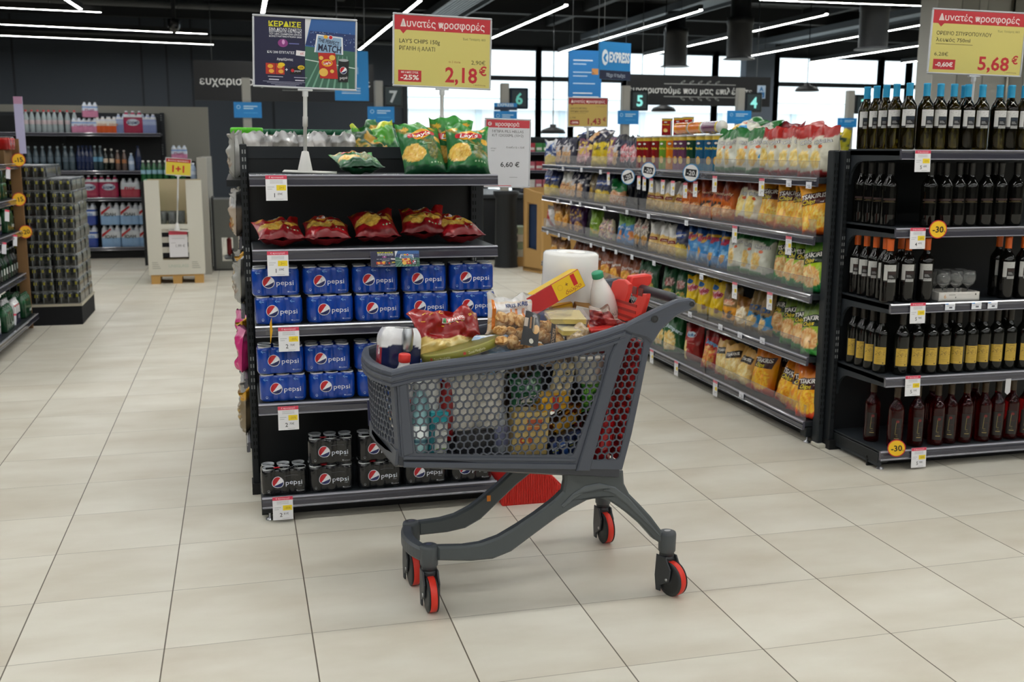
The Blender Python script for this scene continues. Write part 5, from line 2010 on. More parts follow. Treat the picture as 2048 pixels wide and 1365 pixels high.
# rim, swept round the mouth of the basket
path = [Vector((u, -wside(u), z)) for u, z in rim_near]
fr = []
for k in range(9):
    w = -.2 + .4 * k / 8
    fr.append(Vector((uf(zf1) - .03 * (1 - (w / .2) ** 2), w, zf1 - .004 * (1 - (w / .2) ** 2))))
path = path[:-1] + fr + [Vector((p.x, -p.y, p.z)) for p in reversed(path[:-1])]
prof = [(-.010, -.004), (-.008, .004), (0, .006), (.008, .004), (.014, -.003), (.016, -.012), (.012, -.0145), (.012, -.018), (.0175, -.021), (.0175, -.031), (.012, -.034), (.012, -.038), (.0165, -.041), (.0165, -.049), (.006, -.052), (-.006, -.052), (-.010, -.02)]
m = MB()
v = []
for i, p in enumerate(path):
    d = path[min(i + 1, len(path) - 1)] - path[max(i - 1, 0)]
    n = Vector((d.y, -d.x, 0)).normalized()
    if n.dot(Vector((p.x - .1, p.y, 0))) < 0:
        n = -n
    for (a, b) in prof:
        v.append(p + n * a + Vector((0, 0, b)))
N = len(prof)
m.add(v, [(i * N + k, i * N + (k + 1) % N, (i + 1) * N + (k + 1) % N, (i + 1) * N + k) for i in range(len(path) - 1) for k in range(N)], RIMC, 'plastic', False)
m.build('rim', TR)
# floor of the basket and its lip
zb = lambda u: zf0 + (solve(1243, 939, wside)[1] - zf0) * (u + .54) / .75
m = MB()
us = [-.545 + .74 * k / 8 for k in range(9)]
v = []
for u in us:
    w = wside(u) - .006
    for (a, dz) in ((-w, .012), (w, .012), (w + .008, .0), (w + .004, -.03), (w - .06, -.052), (-w + .06, -.052), (-w - .004, -.03), (-w - .008, .0)):
        v.append((u, a, zb(u) + dz))
m.add(v, [(i * 8 + k, i * 8 + (k + 1) % 8, (i + 1) * 8 + (k + 1) % 8, (i + 1) * 8 + k) for i in range(8) for k in range(8)] + [tuple(range(8)), tuple(64 + k for k in range(7, -1, -1))], GREYD, 'plastic')
m.prism([(-.2, zb(-.545) + .02), (.2, zb(-.545) + .02), (.19, zb(-.545) - .03), (-.19, zb(-.545) - .03)], -.004, .014, GREY, 'plastic', T=lambda p: Vector((-.54 - p[1] - .03 * (1 - (p[0] / .2) ** 2), p[0], p[2])))
m.build('basket_floor', TR)
# red rear gate
m = MB()
q0, q1 = Vector(solve(1240, 928, wside)), Vector(solve(1293, 690, wside))
for k in range(9):
    a, b = q0.lerp(q1, k / 9), q0.lerp(q1, (k + 1) / 9)
    for j in range(6):
        w0, w1 = -.262 + .0875 * j, -.262 + .0875 * (j + 1)
        dd = .006
        m.add([(a.x + dd, w0 + .004, a.y + .003), (a.x + dd, w1 - .004, a.y + .003), (b.x + dd, w1 - .004, b.y - .003), (b.x + dd, w0 + .004, b.y - .003)], [(0, 1, 2, 3)], 'b01e20', 'plastic')
    m.box((b.x - .006, -.262, b.y - .005), (b.x + .010, .262, b.y + .003), 'c22826', 'plastic')
for j in range(7):
    w0 = -.262 + .0875 * j
    m.add([(q0.x - .006, w0 - .003, q0.y), (q0.x + .008, w0 - .003, q0.y), (q1.x + .008, w0 - .003, q1.y), (q1.x - .006, w0 - .003, q1.y), (q0.x - .006, w0 + .003, q0.y), (q0.x + .008, w0 + .003, q0.y), (q1.x + .008, w0 + .003, q1.y), (q1.x - .006, w0 + .003, q1.y)], [(0, 1, 2, 3), (7, 6, 5, 4), (1, 5, 6, 2), (0, 3, 7, 4)], 'c22826', 'plastic')
m.build('rear_gate', TR, label='red plastic rear gate')
# child seat: red flap across the trolley with leg openings
US = .285


def cross(px, py, u):
    p = loc2(onplane(px, py, CO + CU_ * u, CU_))
    return (p.y, p.z)


m = MB()
T = lambda p: Vector((US + p[1] + .12 * (p[2] - .95), p[0], p[2]))
seat = [cross(a, b, US) for a, b in ((1226, 600), (1219, 583), (1222, 563), (1231, 559), (1243, 560), (1254, 569), (1254, 588), (1250, 606), (1264, 609), (1270, 603), (1275, 588), (1291, 588), (1291, 597), (1285, 629), (1272, 637), (1254, 643), (1237, 637))]
m.prism(seat, -.008, .008, 'd8362c', 'plastic', T, ch=.003)
sw0, sw1 = min(p[0] for p in seat), max(p[0] for p in seat)
sz = min(p[1] for p in seat)
for k in range(3):
    z = sz + .014 + .022 * k
    m.prism([(sw0 + .06, z), (sw1 - .06, z), (sw1 - .06, z + .009), (sw0 + .06, z + .009)], -.0095, -.007, '9c201a', 'plastic', T)
for (x0, x1) in ((sw0 + .03, sw0 + .06), (sw0 + .075, sw0 + .105)):
    m.prism([(x0, sz + .1), (x1, sz + .1), (x1, sz + .125), (x0, sz + .125)], -.0095, -.007, '6a1612', 'plastic', T)
m.box((US - .17, -.2, sz - .02), (US + .01, .2, sz - .008), 'c22c26', 'plastic', bev=.003)
m.build('child_seat', TR, label='red plastic child seat flap')
# handle and coin lock
qh = solve(1379, 606, wside)
m = MB()
m.tube([(qh[0], -.275, qh[1]), (qh[0], -.2, qh[1])], .012, 14, '35383d')
m.tube([(qh[0] - .002, -.2, qh[1]), (qh[0] - .004, -.17, qh[1] + .002), (qh[0] - .004, 0, qh[1] + .002), (qh[0] - .004, .17, qh[1] + .002), (qh[0] - .002, .2, qh[1])], [.013, .018, .018, .018, .013], 16, '2c2f35')
m.tube([(qh[0], .2, qh[1]), (qh[0], .275, qh[1])], .012, 14, '35383d')
m.build('handle', TR)
m = MB()
zc = qh[1]
m.prism(round_poly([(-.03, .005), (-.036, .03), (-.03, .052), (.05, .056), (.062, .05), (.06, .02), (.03, .004), (.022, -.028), (-.004, -.03), (-.012, .0)], .008, 3), -.022, .022, 'd93228', 'plastic', T=lambda p: Vector((qh[0] + p[0] - .02, .075 + p[1] + .2 * p[0], zc + p[2])), ch=.006)
m.box((qh[0] - .058, .06, zc + .018), (qh[0] - .05, .09, zc + .032), '9a1c18', 'plastic')
m.build('coin_lock', TR, label='red coin lock on the handle')
m = MB()
for k in range(7):
    p = Vector((qh[0] - .03 - .003 * k, .07, zc - .03 - .013 * k))
    m.tube([p + Vector((.004 * math.cos(t), (.004 * math.sin(t) if k % 2 else 0), .008 * math.sin(t))) for t in [PI * 2 * j / 8 for j in range(9)]], .0012, 5, 'b8bbbe', 'metal')
m.build('lock_chain', TR)

# undercarriage: one curved leg each side, joined by a bar at the front
LEG = [(873, 1091), (925, 1090), (959, 1085), (995, 1072), (1032, 1050), (1068, 1026), (1104, 999), (1123, 981), (1127, 960), (1126, 940), (1243, 940), (1245, 966), (1255, 986), (1277, 1008), (1299, 1032), (1322, 1063),
       (1321, 1087), (1303, 1076), (1277, 1047), (1251, 1025), (1233, 1012), (1215, 1000), (1193, 994), (1171, 999), (1143, 1014), (1110, 1034), (1056, 1074), (1020, 1101), (983, 1116), (940, 1120), (873, 1119)]
leg = [solve(a, b, wleg) for a, b in LEG]
RIB = [(1118, 1008), (1140, 985), (1165, 969), (1195, 963), (1225, 971), (1252, 992), (1281, 1026), (1312, 1064), (1316, 1071), (1278, 1036), (1248, 1006), (1222, 985), (1195, 976), (1168, 981), (1143, 996), (1122, 1014)]
ribl = [solve(a, b, wleg) for a, b in RIB]
hubs = []
for sg in (-1, 1):
    m = MB()
    T = lambda p, sg=sg: Vector((p[0], sg * (wleg(p[0]) + p[1]), p[2]))
    m.prism(leg, -.018, .018, '4a5053', 'plastic', T, ch=.007)
    m.prism(ribl, .016, .024, '565c5f', 'plastic', T, ch=.004)
    if sg > 0:
        q = solve(1120, 985, wleg)
    m.build('leg', TR)
for sg in (-1, 1):
    for (u, w) in ((-.428, .118), (.388, .266)):
        h = MB()
        tr = Matrix.Translation((u, sg * w, 0))
        h.lathe([(.027, .150), (.030, .154), (.031, .214), (.029, .221), (.022, .224), (0, .225)], 22, '484d51', 'plastic', tr)
        h.disc(0, 0, .012, .009, 'b4b6b8', lambda x, y: Vector((u + x, sg * w + y, .2256)), mat='metal', n=16)
        h.build('leg_hub', TR)
m = MB()
n = 12
v = []
for k in range(n + 1):
    w = -.12 + .24 * k / n
    u = -.437 - .028 * (1 - (w / .12) ** 2)
    for (a, b) in ((-.018, .168), (-.022, .175), (-.022, .208), (-.014, .216), (.014, .216), (.02, .208), (.02, .172), (.014, .166)):
        v.append((u + a, w, b))
m.add(v, [(i * 8 + k, i * 8 + (k + 1) % 8, (i + 1) * 8 + (k + 1) % 8, (i + 1) * 8 + k) for i in range(n) for k in range(8)] + [tuple(range(8)), tuple(n * 8 + k for k in range(7, -1, -1))], '484d51', 'plastic')
m.build('front_bar', TR)
m = MB()
q = solve(1180, 950, wleg)
m.box((.04, -wleg(.1), .435), (.17, wleg(.1), .47), '2e3135', 'plastic', bev=.006)
m.build('cross_beam', TR)
m = MB()
q = cp(974, 994, .155)
m.box((q.x - .006, q.y - .02, q.z - .010), (q.x + .006, q.y - .018 - .004, q.z + .010), 'f08a10', 'print', bev=.001)
m.build('sticker', TR, label='small orange sticker on the far leg')


def castor(u, w, ang):
    """fork with twin cheeks, black wheel discs and a red tread"""
    c = MB()
    c.lathe([(.026, .128), (.026, .136), (.024, .137), (.026, .138), (.026, .150)], 20, '2c2f33', 'plastic', cap=True)
    hubx, r = .030, .0605
    pts = []
    for k in range(13):
        a = R(80 - 215 * k / 12)
        pts.append((hubx + .052 * math.cos(a), r + .05 * math.sin(a)))
    cheek = [(-.024, .138), (.024, .138), (.034, .118), (hubx + .02, .1), (hubx + .012, r - .005), (hubx, r - .012), (hubx - .03, .03), (hubx - .03, .008), (hubx - .052, .006), (hubx - .056, .03), (-.03, .06), (-.027, .1)]
    for s_ in (-1, 1):
        c.prism(cheek, s_ * .0215, s_ * .028, '34373b', 'plastic', ch=.002)
    c.box((-.022, -.02, .112), (.022, .02, .13), '2c2f33', 'plastic', bev=.004)
    o = c.build('castor', TR, (u, w, 0), (0, 0, ang))
    W = Matrix.Translation((hubx, 0, r)) @ Matrix.Rotation(PI / 2, 4, 'X')
    t = MB()
    t.lathe([(.05, -.0125), (.0585, -.012), (.0605, -.009), (.0605, .009), (.0585, .012), (.05, .0125)], 36, 'd8301f', 'plastic', W)
    t.build('wheel_tread', o, label='red wheel tread')
    t = MB()
    for s_ in (-1, 1):
        t.lathe([(0, s_ * .011), (.059, s_ * .0115), (.0605, s_ * .0135), (.0605, s_ * .016), (.05, s_ * .0185), (.02, s_ * .02), (0, s_ * .02)], 36, ['17181a', '17181a', '17181a', '24272a', '1c1e20', '26282c'], 'plastic', W, cap=False)
    t.build('wheel_disc', o)
    t = MB()
    for s_ in (-1, 1):
        t.lathe([(.006, s_ * .0275), (.006, s_ * .030), (0, s_ * .030)], 6, 'c2c4c6', 'metal', W, cap=False)
    t.build('axle_bolt', o)


castor(-.428, -.118, R(-94))
castor(-.428, .118, R(-92))
castor(.388, -.266, R(-75))
castor(.388, .266, R(-92))

# red ribbed promotional crate on the floor behind the trolley
a, b = onz(1003, 1014, 0), onz(1128, 1003, 0)
y0 = a.y
zA = ony(1003, 975, y0).z
xm0, zt_ = ony(1050, 936, y0).x, ony(1050, 936, y0).z
xm1 = ony(1083, 936, y0).x
xr_ = ony(1126, 972, y0).x
zR = ony(1126, 972, y0).z
m = MB()
P = round_poly([(a.x, 0), (xr_, 0), (xr_, zR), (xm1, zt_), (xm0, zt_), (a.x, zA)], .012, 3)
m.prism(P, y0 + .004, y0 + .26, 'c8201a', 'plastic')
n = 34
for k in range(n):
    x0 = a.x + .006 + (xr_ - a.x - .012) * k / n
    x1 = x0 + (xr_ - a.x) / n * .55
    xm = (x0 + x1) / 2
    if xm < xm0:
        top = zA + (zt_ - zA) * (xm - a.x) / (xm0 - a.x)
    elif xm > xm1:
        top = zt_ + (zR - zt_) * (xm - xm1) / (xr_ - xm1)
    else:
        top = zt_
    m.box((x0, y0, .006), (x1, y0 + .006, top - .01), 'd4281e', 'plastic')
tag(m.build('ribbed_crate'), 'bright red ribbed plastic crate on the floor behind the trolley', 'crate')
# ================================================================== groceries in the trolley
GR = 'groceries in the trolley'


def good(mk, px, py, w, rot, label, cat, dz=0.0):
    """place a grocery with its origin on pixel (px,py) at plane w; rot is relative to the trolley"""
    c = cw(px, py, w) + Vector((0, 0, dz))
    o = mk if not callable(mk) else mk()
    o.location = c
    M_ = Matrix.Rotation(CA, 3, 'Z') @ (Matrix.Rotation(R(rot[2]), 3, 'Z') @ Matrix.Rotation(R(rot[1]), 3, 'Y') @ Matrix.Rotation(R(rot[0]), 3, 'X'))
    o.rotation_euler = M_.to_euler()
    return tag(o, label, cat, GR)


def carton(name, W, D, H, cols, draw=None, bev=.002, mat='print'):
    """box centred on its origin; cols = front, side, top"""
    m = MB()
    f, s_, t = cols
    m.box((-W / 2, -D / 2, -H / 2), (W / 2, D / 2, H / 2), s_, mat, bev=bev)
    m.rect(-W / 2 + bev, -H / 2 + bev, W / 2 - bev, H / 2 - bev, f, frame((0, -D / 2 - .0003, 0), (1, 0, 0), (0, 0, 1)), mat)
    m.rect(-W / 2 + bev, -D / 2 + bev, W / 2 - bev, D / 2 - bev, t, frame((0, 0, H / 2 + .0003), (1, 0, 0), (0, 1, 0)), mat)
    if draw:
        draw(m, lambda k: frame((0, -D / 2 - .0003 - .0005 * k, 0), (1, 0, 0), (0, 0, 1)), W, H, D)
    return m.build(name)


def jar(name, prof, cols, n=28, mat='plastic', cap=None, capcol=None, draw=None, R0=None, capmat='plastic'):
    t = thing(name, '', '')
    m = MB()
    m.lathe(prof, n, cols, mat)
    if draw:
        draw(m, lambda k: cyl(R0, k))
    m.build('bottle_body', t)
    if cap:
        m = MB()
        m.lathe(cap, 24, capcol, capmat)
        m.build('bottle_cap', t)
    return t


def soft(name, W, H, D, layers, mk=None, seed=1, mat='foil', nu=34, nv=36, cr=1.6, block=0.0):
    """bag centred on its origin"""
    b = Bag(W, H, D, layers, seed=seed, marks=mk, mat=mat, nu=nu, nv=nv, crumple=cr, block=block)
    m = b.mesh()
    for v in m.v:
        v.z -= H / 2
    return m.build(name)


# paper roll
def roll():
    t = thing('paper_roll', '', '')
    m = MB()
    r, h = .098, .29
    m.lathe([(.022, -h / 2), (r - .004, -h / 2), (r, -h / 2 + .006), (r + .0005, -h * .2), (r, h * .1), (r + .0006, h * .3), (r, h / 2 - .008), (r - .006, h / 2 - .001), (.03, h / 2), (.022, h / 2 - .004)], 56, 'efeeea', 'paper', cap=False)
    m.lathe([(.022, -h / 2), (.022, h / 2 - .004)], 24, 'b9a688', 'card', cap=False)
    m.build('paper', t)
    m = MB()
    m.lathe([(r + .0015, -h / 2), (r + .002, -h * .1), (r + .0016, h * .25), (r + .002, h / 2 - .006), (r - .004, h / 2 + .001), (.05, h / 2 + .0016)], 56, 'ffffff', 'cling', cap=False)
    m.build('wrap', t)
    return t


good(roll, 1138, 585, .10, (2, 1, 20), 'big white paper roll standing at the back of the trolley', 'paper roll')


def d_box(m, f, W, H, D):
    m.rect(-W / 2 + .002, -H / 2 + .002, W * .03, H / 2 - .002, 'b81e22', f(1))
    m.rect(W * .03, -H / 2 + .002, W / 2 - .002, H / 2 - .002, 'e8bf12', f(1))
    m.text('+', W * .24, H * .10, H * .26, '6a3a10', f(2), bold=.01)
    m.text('1', W * .37, H * .14, H * .56, 'cc1c1c', f(2), bold=.05, sx=1.7)
    m.text('δώρο', W * .31, -H * .28, H * .2, 'a03018', f(2), shear=.25, fit=W * .27)
    m.disc(W * .13, H * .1, H * .16, H * .16, 'd8ae14', f(2), n=18)
    m.disc(W * .13, H * .1, H * .12, H * .12, 'e8bf12', f(3), n=18)


good(lambda: carton('gift_box', .245, .06, .066, ('b81e22', '9c1a1e', 'e0b812'), d_box), 1099, 588, -.03, (-6, -25, 6), 'long red and yellow box marked plus one gift, leaning on the paper roll', 'box')


MILKP = [(.0, -.135), (.037, -.135), (.044, -.129), (.0455, -.06), (.046, -.01), (.043, .025), (.034, .058), (.022, .088), (.019, .096), (.019, .104)]


def d_milk(m, f):
    m.rect(-.04, -.11, .04, -.012, 'dcdfd6', f(1), n=10)
    m.text('GALA', .012, -.03, .014, '7a8a70', f(2))
    m.rect(-.02, -.085, .02, -.055, 'b8c8a0', f(2), n=6)
    m.rect(.0, -.05, .025, -.046, '9aa890', f(2), n=4)


good(lambda: jar('milk_bottle', MILKP, 'ebebe6', mat='gloss', cap=[(.0195, .1), (.0205, .103), (.0205, .118), (.019, .121), (0, .121)], capcol='25956c', draw=d_milk, R0=.0462), 1207, 608, -.03, (8, -17, 0), 'white milk bottle with green cap tilted against the paper roll', 'bottle')


# cheese slices: two flat packs
def cheese():
    t = thing('cheese_pack', '', '')
    m = MB()
    for k in range(8):
        m.box((-.062, -.05, -.009 + .0023 * k), (.062, .05, -.0073 + .0023 * k), 'ecd268' if k % 2 else 'f0da7c', 'plastic', bev=.0007)
    m.build('slices', t)
    m = MB()
    m.box((-.072, -.06, .0105), (.075, .062, .012), 'ffffff', 'cling')
    m.box((-.066, -.054, -.012), (.066, .054, .0105), 'ffffff', 'cling', bev=.004)
    m.build('clear_wrap', t)
    return t


good(cheese, 1130, 634, -.10, (10, 2, -8), 'upper pack of yellow cheese slices beside the cookie bag', 'cheese pack')
good(cheese, 1145, 656, -.13, (12, 4, 6), 'lower pack of yellow cheese slices beside the cookie bag', 'cheese pack')


def d_cart(m, f, W, H, D):
    m.rect(-W * .12, -H * .16, W * .2, -H * .04, '2a2620', f(1), rot=R(8))
    m.rect(-W * .4, H * .34, W * .4, H * .38, 'c8c4ba', f(1))


good(lambda: carton('carton', .06, .12, .062, ('dedad0', '8a6234', '9a7240'), d_cart, mat='card'), 1160, 622, .01, (6, 12, -14), 'small cardboard carton with a white slotted end under the gift box', 'carton')
good(lambda: carton('blue_carton', .085, .06, .05, ('1c48a8', '163a8c', '2a58b8')), 1084, 633, -.02, (0, 10, 10), 'blue carton under the red and yellow gift box', 'carton')
good(lambda: carton('yellow_carton', .075, .07, .045, ('e0a818', 'b8781c', 'd89c18')), 1122, 618, .03, (4, -12, -10), 'amber yellow carton under the gift box', 'carton')

# bread bag with orange stripes
BRD = ['d8c8b4', ('heap', .5, .3, .6, .34, ['b8864c', 'd8b484', '9a6a38', 'e4cca8'], 6), ('band', .42, .8, 'e2dedc', .05), ('band', .86, 1.2, 'cfcdca', .06)]


def d_bread(m, f, W, H):
    for x, wd in ((-.40, .07), (-.02, .05), (.1, .05), (.26, .06)):
        m.quad([((x - wd / 2) * W, .12 * H if x < -.3 else .40 * H), ((x + wd / 2) * W, .12 * H if x < -.3 else .4 * H), ((x + wd / 2) * W, .86 * H if x < -.3 else .66 * H), ((x - wd / 2) * W, .86 * H if x < -.3 else .66 * H)], 'dc7a24', f(1), mat='film', n=2, m=10)
    m.text('KRIS KRIS', .1 * W, .76 * H, .10 * H, '24407a', f(2), bold=.03, fit=.5 * W, rot=R(4))
    m.rect(.33 * W, .44 * H, .42 * W, .6 * H, '6a7a98', f(1), n=3, m=3)


good(lambda: soft('bread_bag', .17, .13, .07, BRD, d_bread, 41, 'film'), 1018, 630, -.06, (-12, 2, -4), 'clear bread bag with orange stripes between red pastry bag and gift box', 'bread bag')


# cookie bag with black card
def cookies():
    t = thing('cookie_bag', '', '')
    r_ = random.Random(9)
    pr = None
    k = 0
    for j in range(3):
        for i in range(7):
            x, z = -.105 + .035 * i + r_.uniform(-.006, .006), -.045 + .041 * j + r_.uniform(-.006, .006)
            y = r_.uniform(-.012, .012)
            if pr is None:
                m = MB()
                v = []
                nseg, nr = 14, 7
                for a in range(nr + 1):
                    ph = -PI / 2 + PI * a / nr
                    for b in range(nseg):
                        th = 2 * PI * b / nseg
                        rr_ = .024 * (1 + .09 * math.sin(3 * th + a) + .06 * math.sin(5 * th + 2 * a))
                        v.append((rr_ * math.cos(ph) * math.cos(th), rr_ * .62 * math.cos(ph) * math.sin(th), rr_ * .95 * math.sin(ph)))
                cs = []
                F = []
                for a in range(nr):
                    for b in range(nseg):
                        F.append((a * nseg + b, a * nseg + (b + 1) % nseg, (a + 1) * nseg + (b + 1) % nseg, (a + 1) * nseg + b))
                        cs.append(r_.choice(['c89a5c', 'd8b078', 'b88448', 'dcb884', 'a8743c']))
                m.add(v, F, cs, 'matte', True)
                pr = m.build('cookie', t)
                o = pr
            else:
                o = pr.copy()
                COL.objects.link(o)
                o.parent = t
            o.location = (x, y, z)
            o.rotation_euler = (r_.uniform(0, 6), r_.uniform(-.5, .5), r_.uniform(-.4, .4))
    b = Bag(.285, .185, .085, ['ffffff'], seed=51, mat='cling', nu=30, nv=24, crumple=2.2)
    m = MB()
    m.grid(lambda u, v: b.surf(u, v, -1) - Vector((0, 0, .083)), 30, 24, 'ffffff', 'cling')
    m.grid(lambda u, v: b.surf(1 - u, v, 1) - Vector((0, 0, .083)), 20, 16, 'ffffff', 'cling')
    m.build('clear_bag', t)
    m = MB()
    f = lambda k: (lambda x, y: Vector((x, -.047 - .0012 * k + 2.2 * (x + .02) ** 2, y)))
    m.quad([(-.055, -.06), (.008, -.06), (.014, .055), (-.04, .06)], '17171a', f(0), n=8, m=8)
    m.quad([(.058, -.055), (.085, -.05), (.082, .04), (.062, .04)], '17171a', f(0), n=4, m=8)
    m.quad([(-.046, .005), (-.033, .005), (-.03, .035), (-.043, .035)], 'b8a898', f(1), n=2, m=3)
    m.quad([(-.026, .0), (-.02, .0), (-.018, .04), (-.024, .04)], '9a6a3c', f(1), n=2, m=3)
    m.quad([(-.014, -.01), (-.009, -.01), (-.007, .045), (-.012, .045)], '8a8478', f(1), n=2, m=3)
    m.disc(-.002, .0, .012, .017, 'd0a468', f(1), n=16, rings=2, rot=R(-20))
    m.disc(-.018, -.043, .008, .009, 'c8c4b8', f(1), n=12, rings=2)
    m.disc(-.008, .045, .009, .005, '8a8a8e', f(1), n=12)
    m.text('COOKIES', .071, -.005, .012, 'd8b890', f(1), rot=R(82), fit=.06)
    m.build('printed_card', t)
    return t


good(cookies, 1060, 668, -.155, (-26, 14, 2), 'clear bag of tan cookies with a black card label', 'cookie bag')

# red pastry bag
IFA = ['8e1012', ('grad', .7, 1, '9c1816'), ('band', -.2, .34, 'd8bc6c', .26), ('heap', .5, .2, .45, .10, ['e0c880', 'c8a450', 'ecdca0'], 8)]


def d_ifa(m, f, W, H):
    r_ = random.Random(2)
    for k in range(16):
        x, y = r_.uniform(-.42, .42) * W, r_.uniform(.5, .95) * H
        m.rect(x - .006, y - .0014, x + .006, y + .0014, 'e8b83c', f(1), mat='foil', n=2, rot=r_.uniform(-1, 1))
    m.quad([(-.17 * W, .60 * H), (.19 * W, .66 * H), (.22 * W, .80 * H), (-.13 * W, .74 * H)], 'ece6e0', f(4), mat='foil', n=16, m=8)
    m.quad([(-.15 * W, .615 * H), (.18 * W, .668 * H), (.205 * W, .788 * H), (-.125 * W, .732 * H)], 'c01c20', f(6), mat='foil', n=16, m=8)
    m.quad([(-.15 * W, .615 * H), (-.09 * W, .625 * H), (-.07 * W, .742 * H), (-.125 * W, .732 * H)], '2a7a3c', f(7), mat='foil', n=5, m=6)
    m.text('IFANTIS', .06 * W, .703 * H, .075 * H, 'f4f0ec', f(8), bold=.03, rot=R(9), fit=.25 * W, shear=.15)


good(lambda: soft('pastry_bag', .25, .165, .10, IFA, d_ifa, 61, nu=44, nv=40, cr=2.4), 898, 668, .0, (-34, 3, 3), 'glossy red pastry bag lying in the trolley behind the olive pie box', 'pastry bag')


# flat olive round box
def pie():
    m = MB()
    r = .135
    m.lathe([(r - .006, -.014), (r, -.011), (r + .001, .008), (r - .002, .012), (r - .012, .013), (0, .013)], 64, ['b8b28c', '7c7a2c', '76742a', '8a8a3c', '6e6c28'], 'print')
    f = lambda k: cyl(r, k)
    for x in (-.09, .03):
        m.text('Zanaé Margherita', x, -.001, .009, 'd8d4a8', f(2), fit=.06)
        m.disc(x - .042, 0, .005, .005, 'a83028', f(2), n=10)
    return m.build('pie_box')


good(pie, 922, 697, -.085, (-5, -13, -6), 'flat round olive green pie box below the red pastry bag', 'pie box')
TST = ['e4e6ea', ('spots', 12, .66, '8ab4dc', 0, 1), ('heap', .5, .3, .5, .2, ['e8e4dc', 'd8d0c4'], 8)]
good(lambda: soft('chip_bag', .16, .12, .1, ['9ab8d8', ('spots', 8, .55, 'd8dce4', 0, 1)], None, 73, 'film'), 1003, 704, -.10, (-50, 0, 10), 'pale blue clear bag wedged beside the olive pie box', 'bag')
good(lambda: soft('toast_bag', .2, .13, .09, TST, None, 71, 'film'), 928, 726, -.11, (-60, 0, -4), 'white bread bag with pale blue dots under the olive pie box', 'bread bag')


# white and navy shrink pack at the front
def sixpack():
    t = thing('bottle_pack', '', '')
    m = MB()
    W, D, H = .135, .12, .135

    def s_(u, v):
        a = 2 * PI * u
        q = lambda t_: math.copysign(abs(t_) ** .45, t_)
        k = 1 - .22 * max(0, (v - .72) / .28) ** 2 - .1 * max(0, (.12 - v) / .12)
        b = 1 + .025 * math.sin(6 * a)
        return Vector((W / 2 * q(math.cos(a)) * k * b, D / 2 * q(math.sin(a)) * k * b, (v - .5) * H + .004 * math.sin(5 * a) * max(0, v - .7)))

    def c(u, v):
        e = .55 + .05 * math.sin(2 * PI * u * 3)
        if v > e:
            return 'e4e4e6'
        if .44 < u < .56:
            return 'a81c2c'
        return '141c44'
    m.grid(s_, 48, 26, c, 'film')
    m.grid(lambda u, v: Vector((s_(u, 1).x * (1 - v), s_(u, 1).y * (1 - v), H / 2 - .012 * math.sin(v * PI) + .004 * math.sin(9 * u + 5 * v))), 32, 5, 'dcdcde', 'film')
    m.text('6', -.069, -.005, .03, 'e8e8ea', lambda x, y: Vector((-W / 2 - .004, -(x + .069) - .02, y)), 'film', bold=.03)
    m.build('shrink_wrap', t)
    m = MB()
    m.lathe([(.012, -.03), (.018, -.02), (.019, .03), (.015, .045)], 18, 'b9bcc0', 'metal')
    m.build('shiny_can', t).location = (.01, -.066, .022)
    return t


good(sixpack, 797, 697, -.02, (-8, 6, 2), 'white and navy shrink wrapped pack at the front of the trolley', 'drinks pack')

BOT = [(.0, -.12), (.028, -.12), (.034, -.116), (.035, -.04), (.034, .03), (.028, .06), (.018, .084), (.0165, .1)]
CAPB = [(.0175, .094), (.019, .096), (.019, .118), (.017, .121), (0, .121)]


def bottle_of(body, cap, name='bottle', stripes=None, mat='gloss'):
    def d(m, f):
        for (a, b, c, w) in stripes or ():
            m.rect(-w, a, w, b, c, f(1), n=10)
    return lambda: jar(name, BOT, body, mat=mat, cap=CAPB, capcol=cap, draw=d, R0=.0352)


good(bottle_of('d8d6d4', 'd4322c', 'red_cap_bottle', [(-.06, -.02, 'c83a34', .03), (-.02, .02, 'd8d4d4', .03)]), 806, 782, -.155, (2, 3, 0), 'white bottle with a red cap at the front corner of the trolley', 'bottle')
good(bottle_of('e2e2de', '1c8a50', 'green_cap_bottle', [(-.09, -.05, 'c8b8d8', .035)]), 858, 800, -.13, (0, 10, 0), 'white bottle with a green cap seen through the honeycomb', 'bottle')
good(bottle_of('9c1216', '8a1014', 'red_bottle'), 893, 808, -.125, (0, 4, 0), 'tall dark red bottle seen through the honeycomb', 'bottle')
good(bottle_of('5a3a22', '3a2414', 'brown_bottle'), 836, 800, -.07, (0, -4, 0), 'brown bottle behind the white ones in the trolley', 'bottle')
good(bottle_of('7ea8ae', 'd8dcdc', 'clear_bottle', [(-.06, -.02, 'dce4e6', .03), (-.075, -.065, '1c4a5a', .03)]), 838, 836, -.175, (0, 2, 0), 'pale teal bottle low in the trolley front corner', 'bottle')


def d_teal(m, f, W, H, D):
    m.rect(-W / 2, H * .28, W / 2, H / 2, '1fa8b4', f(1))
    m.rect(-W / 2, -H * .5, -W * .25, H * .28, '1c7a86', f(1))
    m.rect(-W * .15, -H * .1, W * .35, -H * .04, '9a9a96', f(2))
    m.rect(-W * .15, -H * .36, W * .4, -H * .32, '7ab03c', f(2))


good(lambda: carton('teal_carton', .06, .05, .145, ('cfd2cd', '2aa2ae', '35b4c0'), d_teal), 872, 866, -.17, (0, 3, 8), 'white and teal carton standing in the trolley', 'carton')


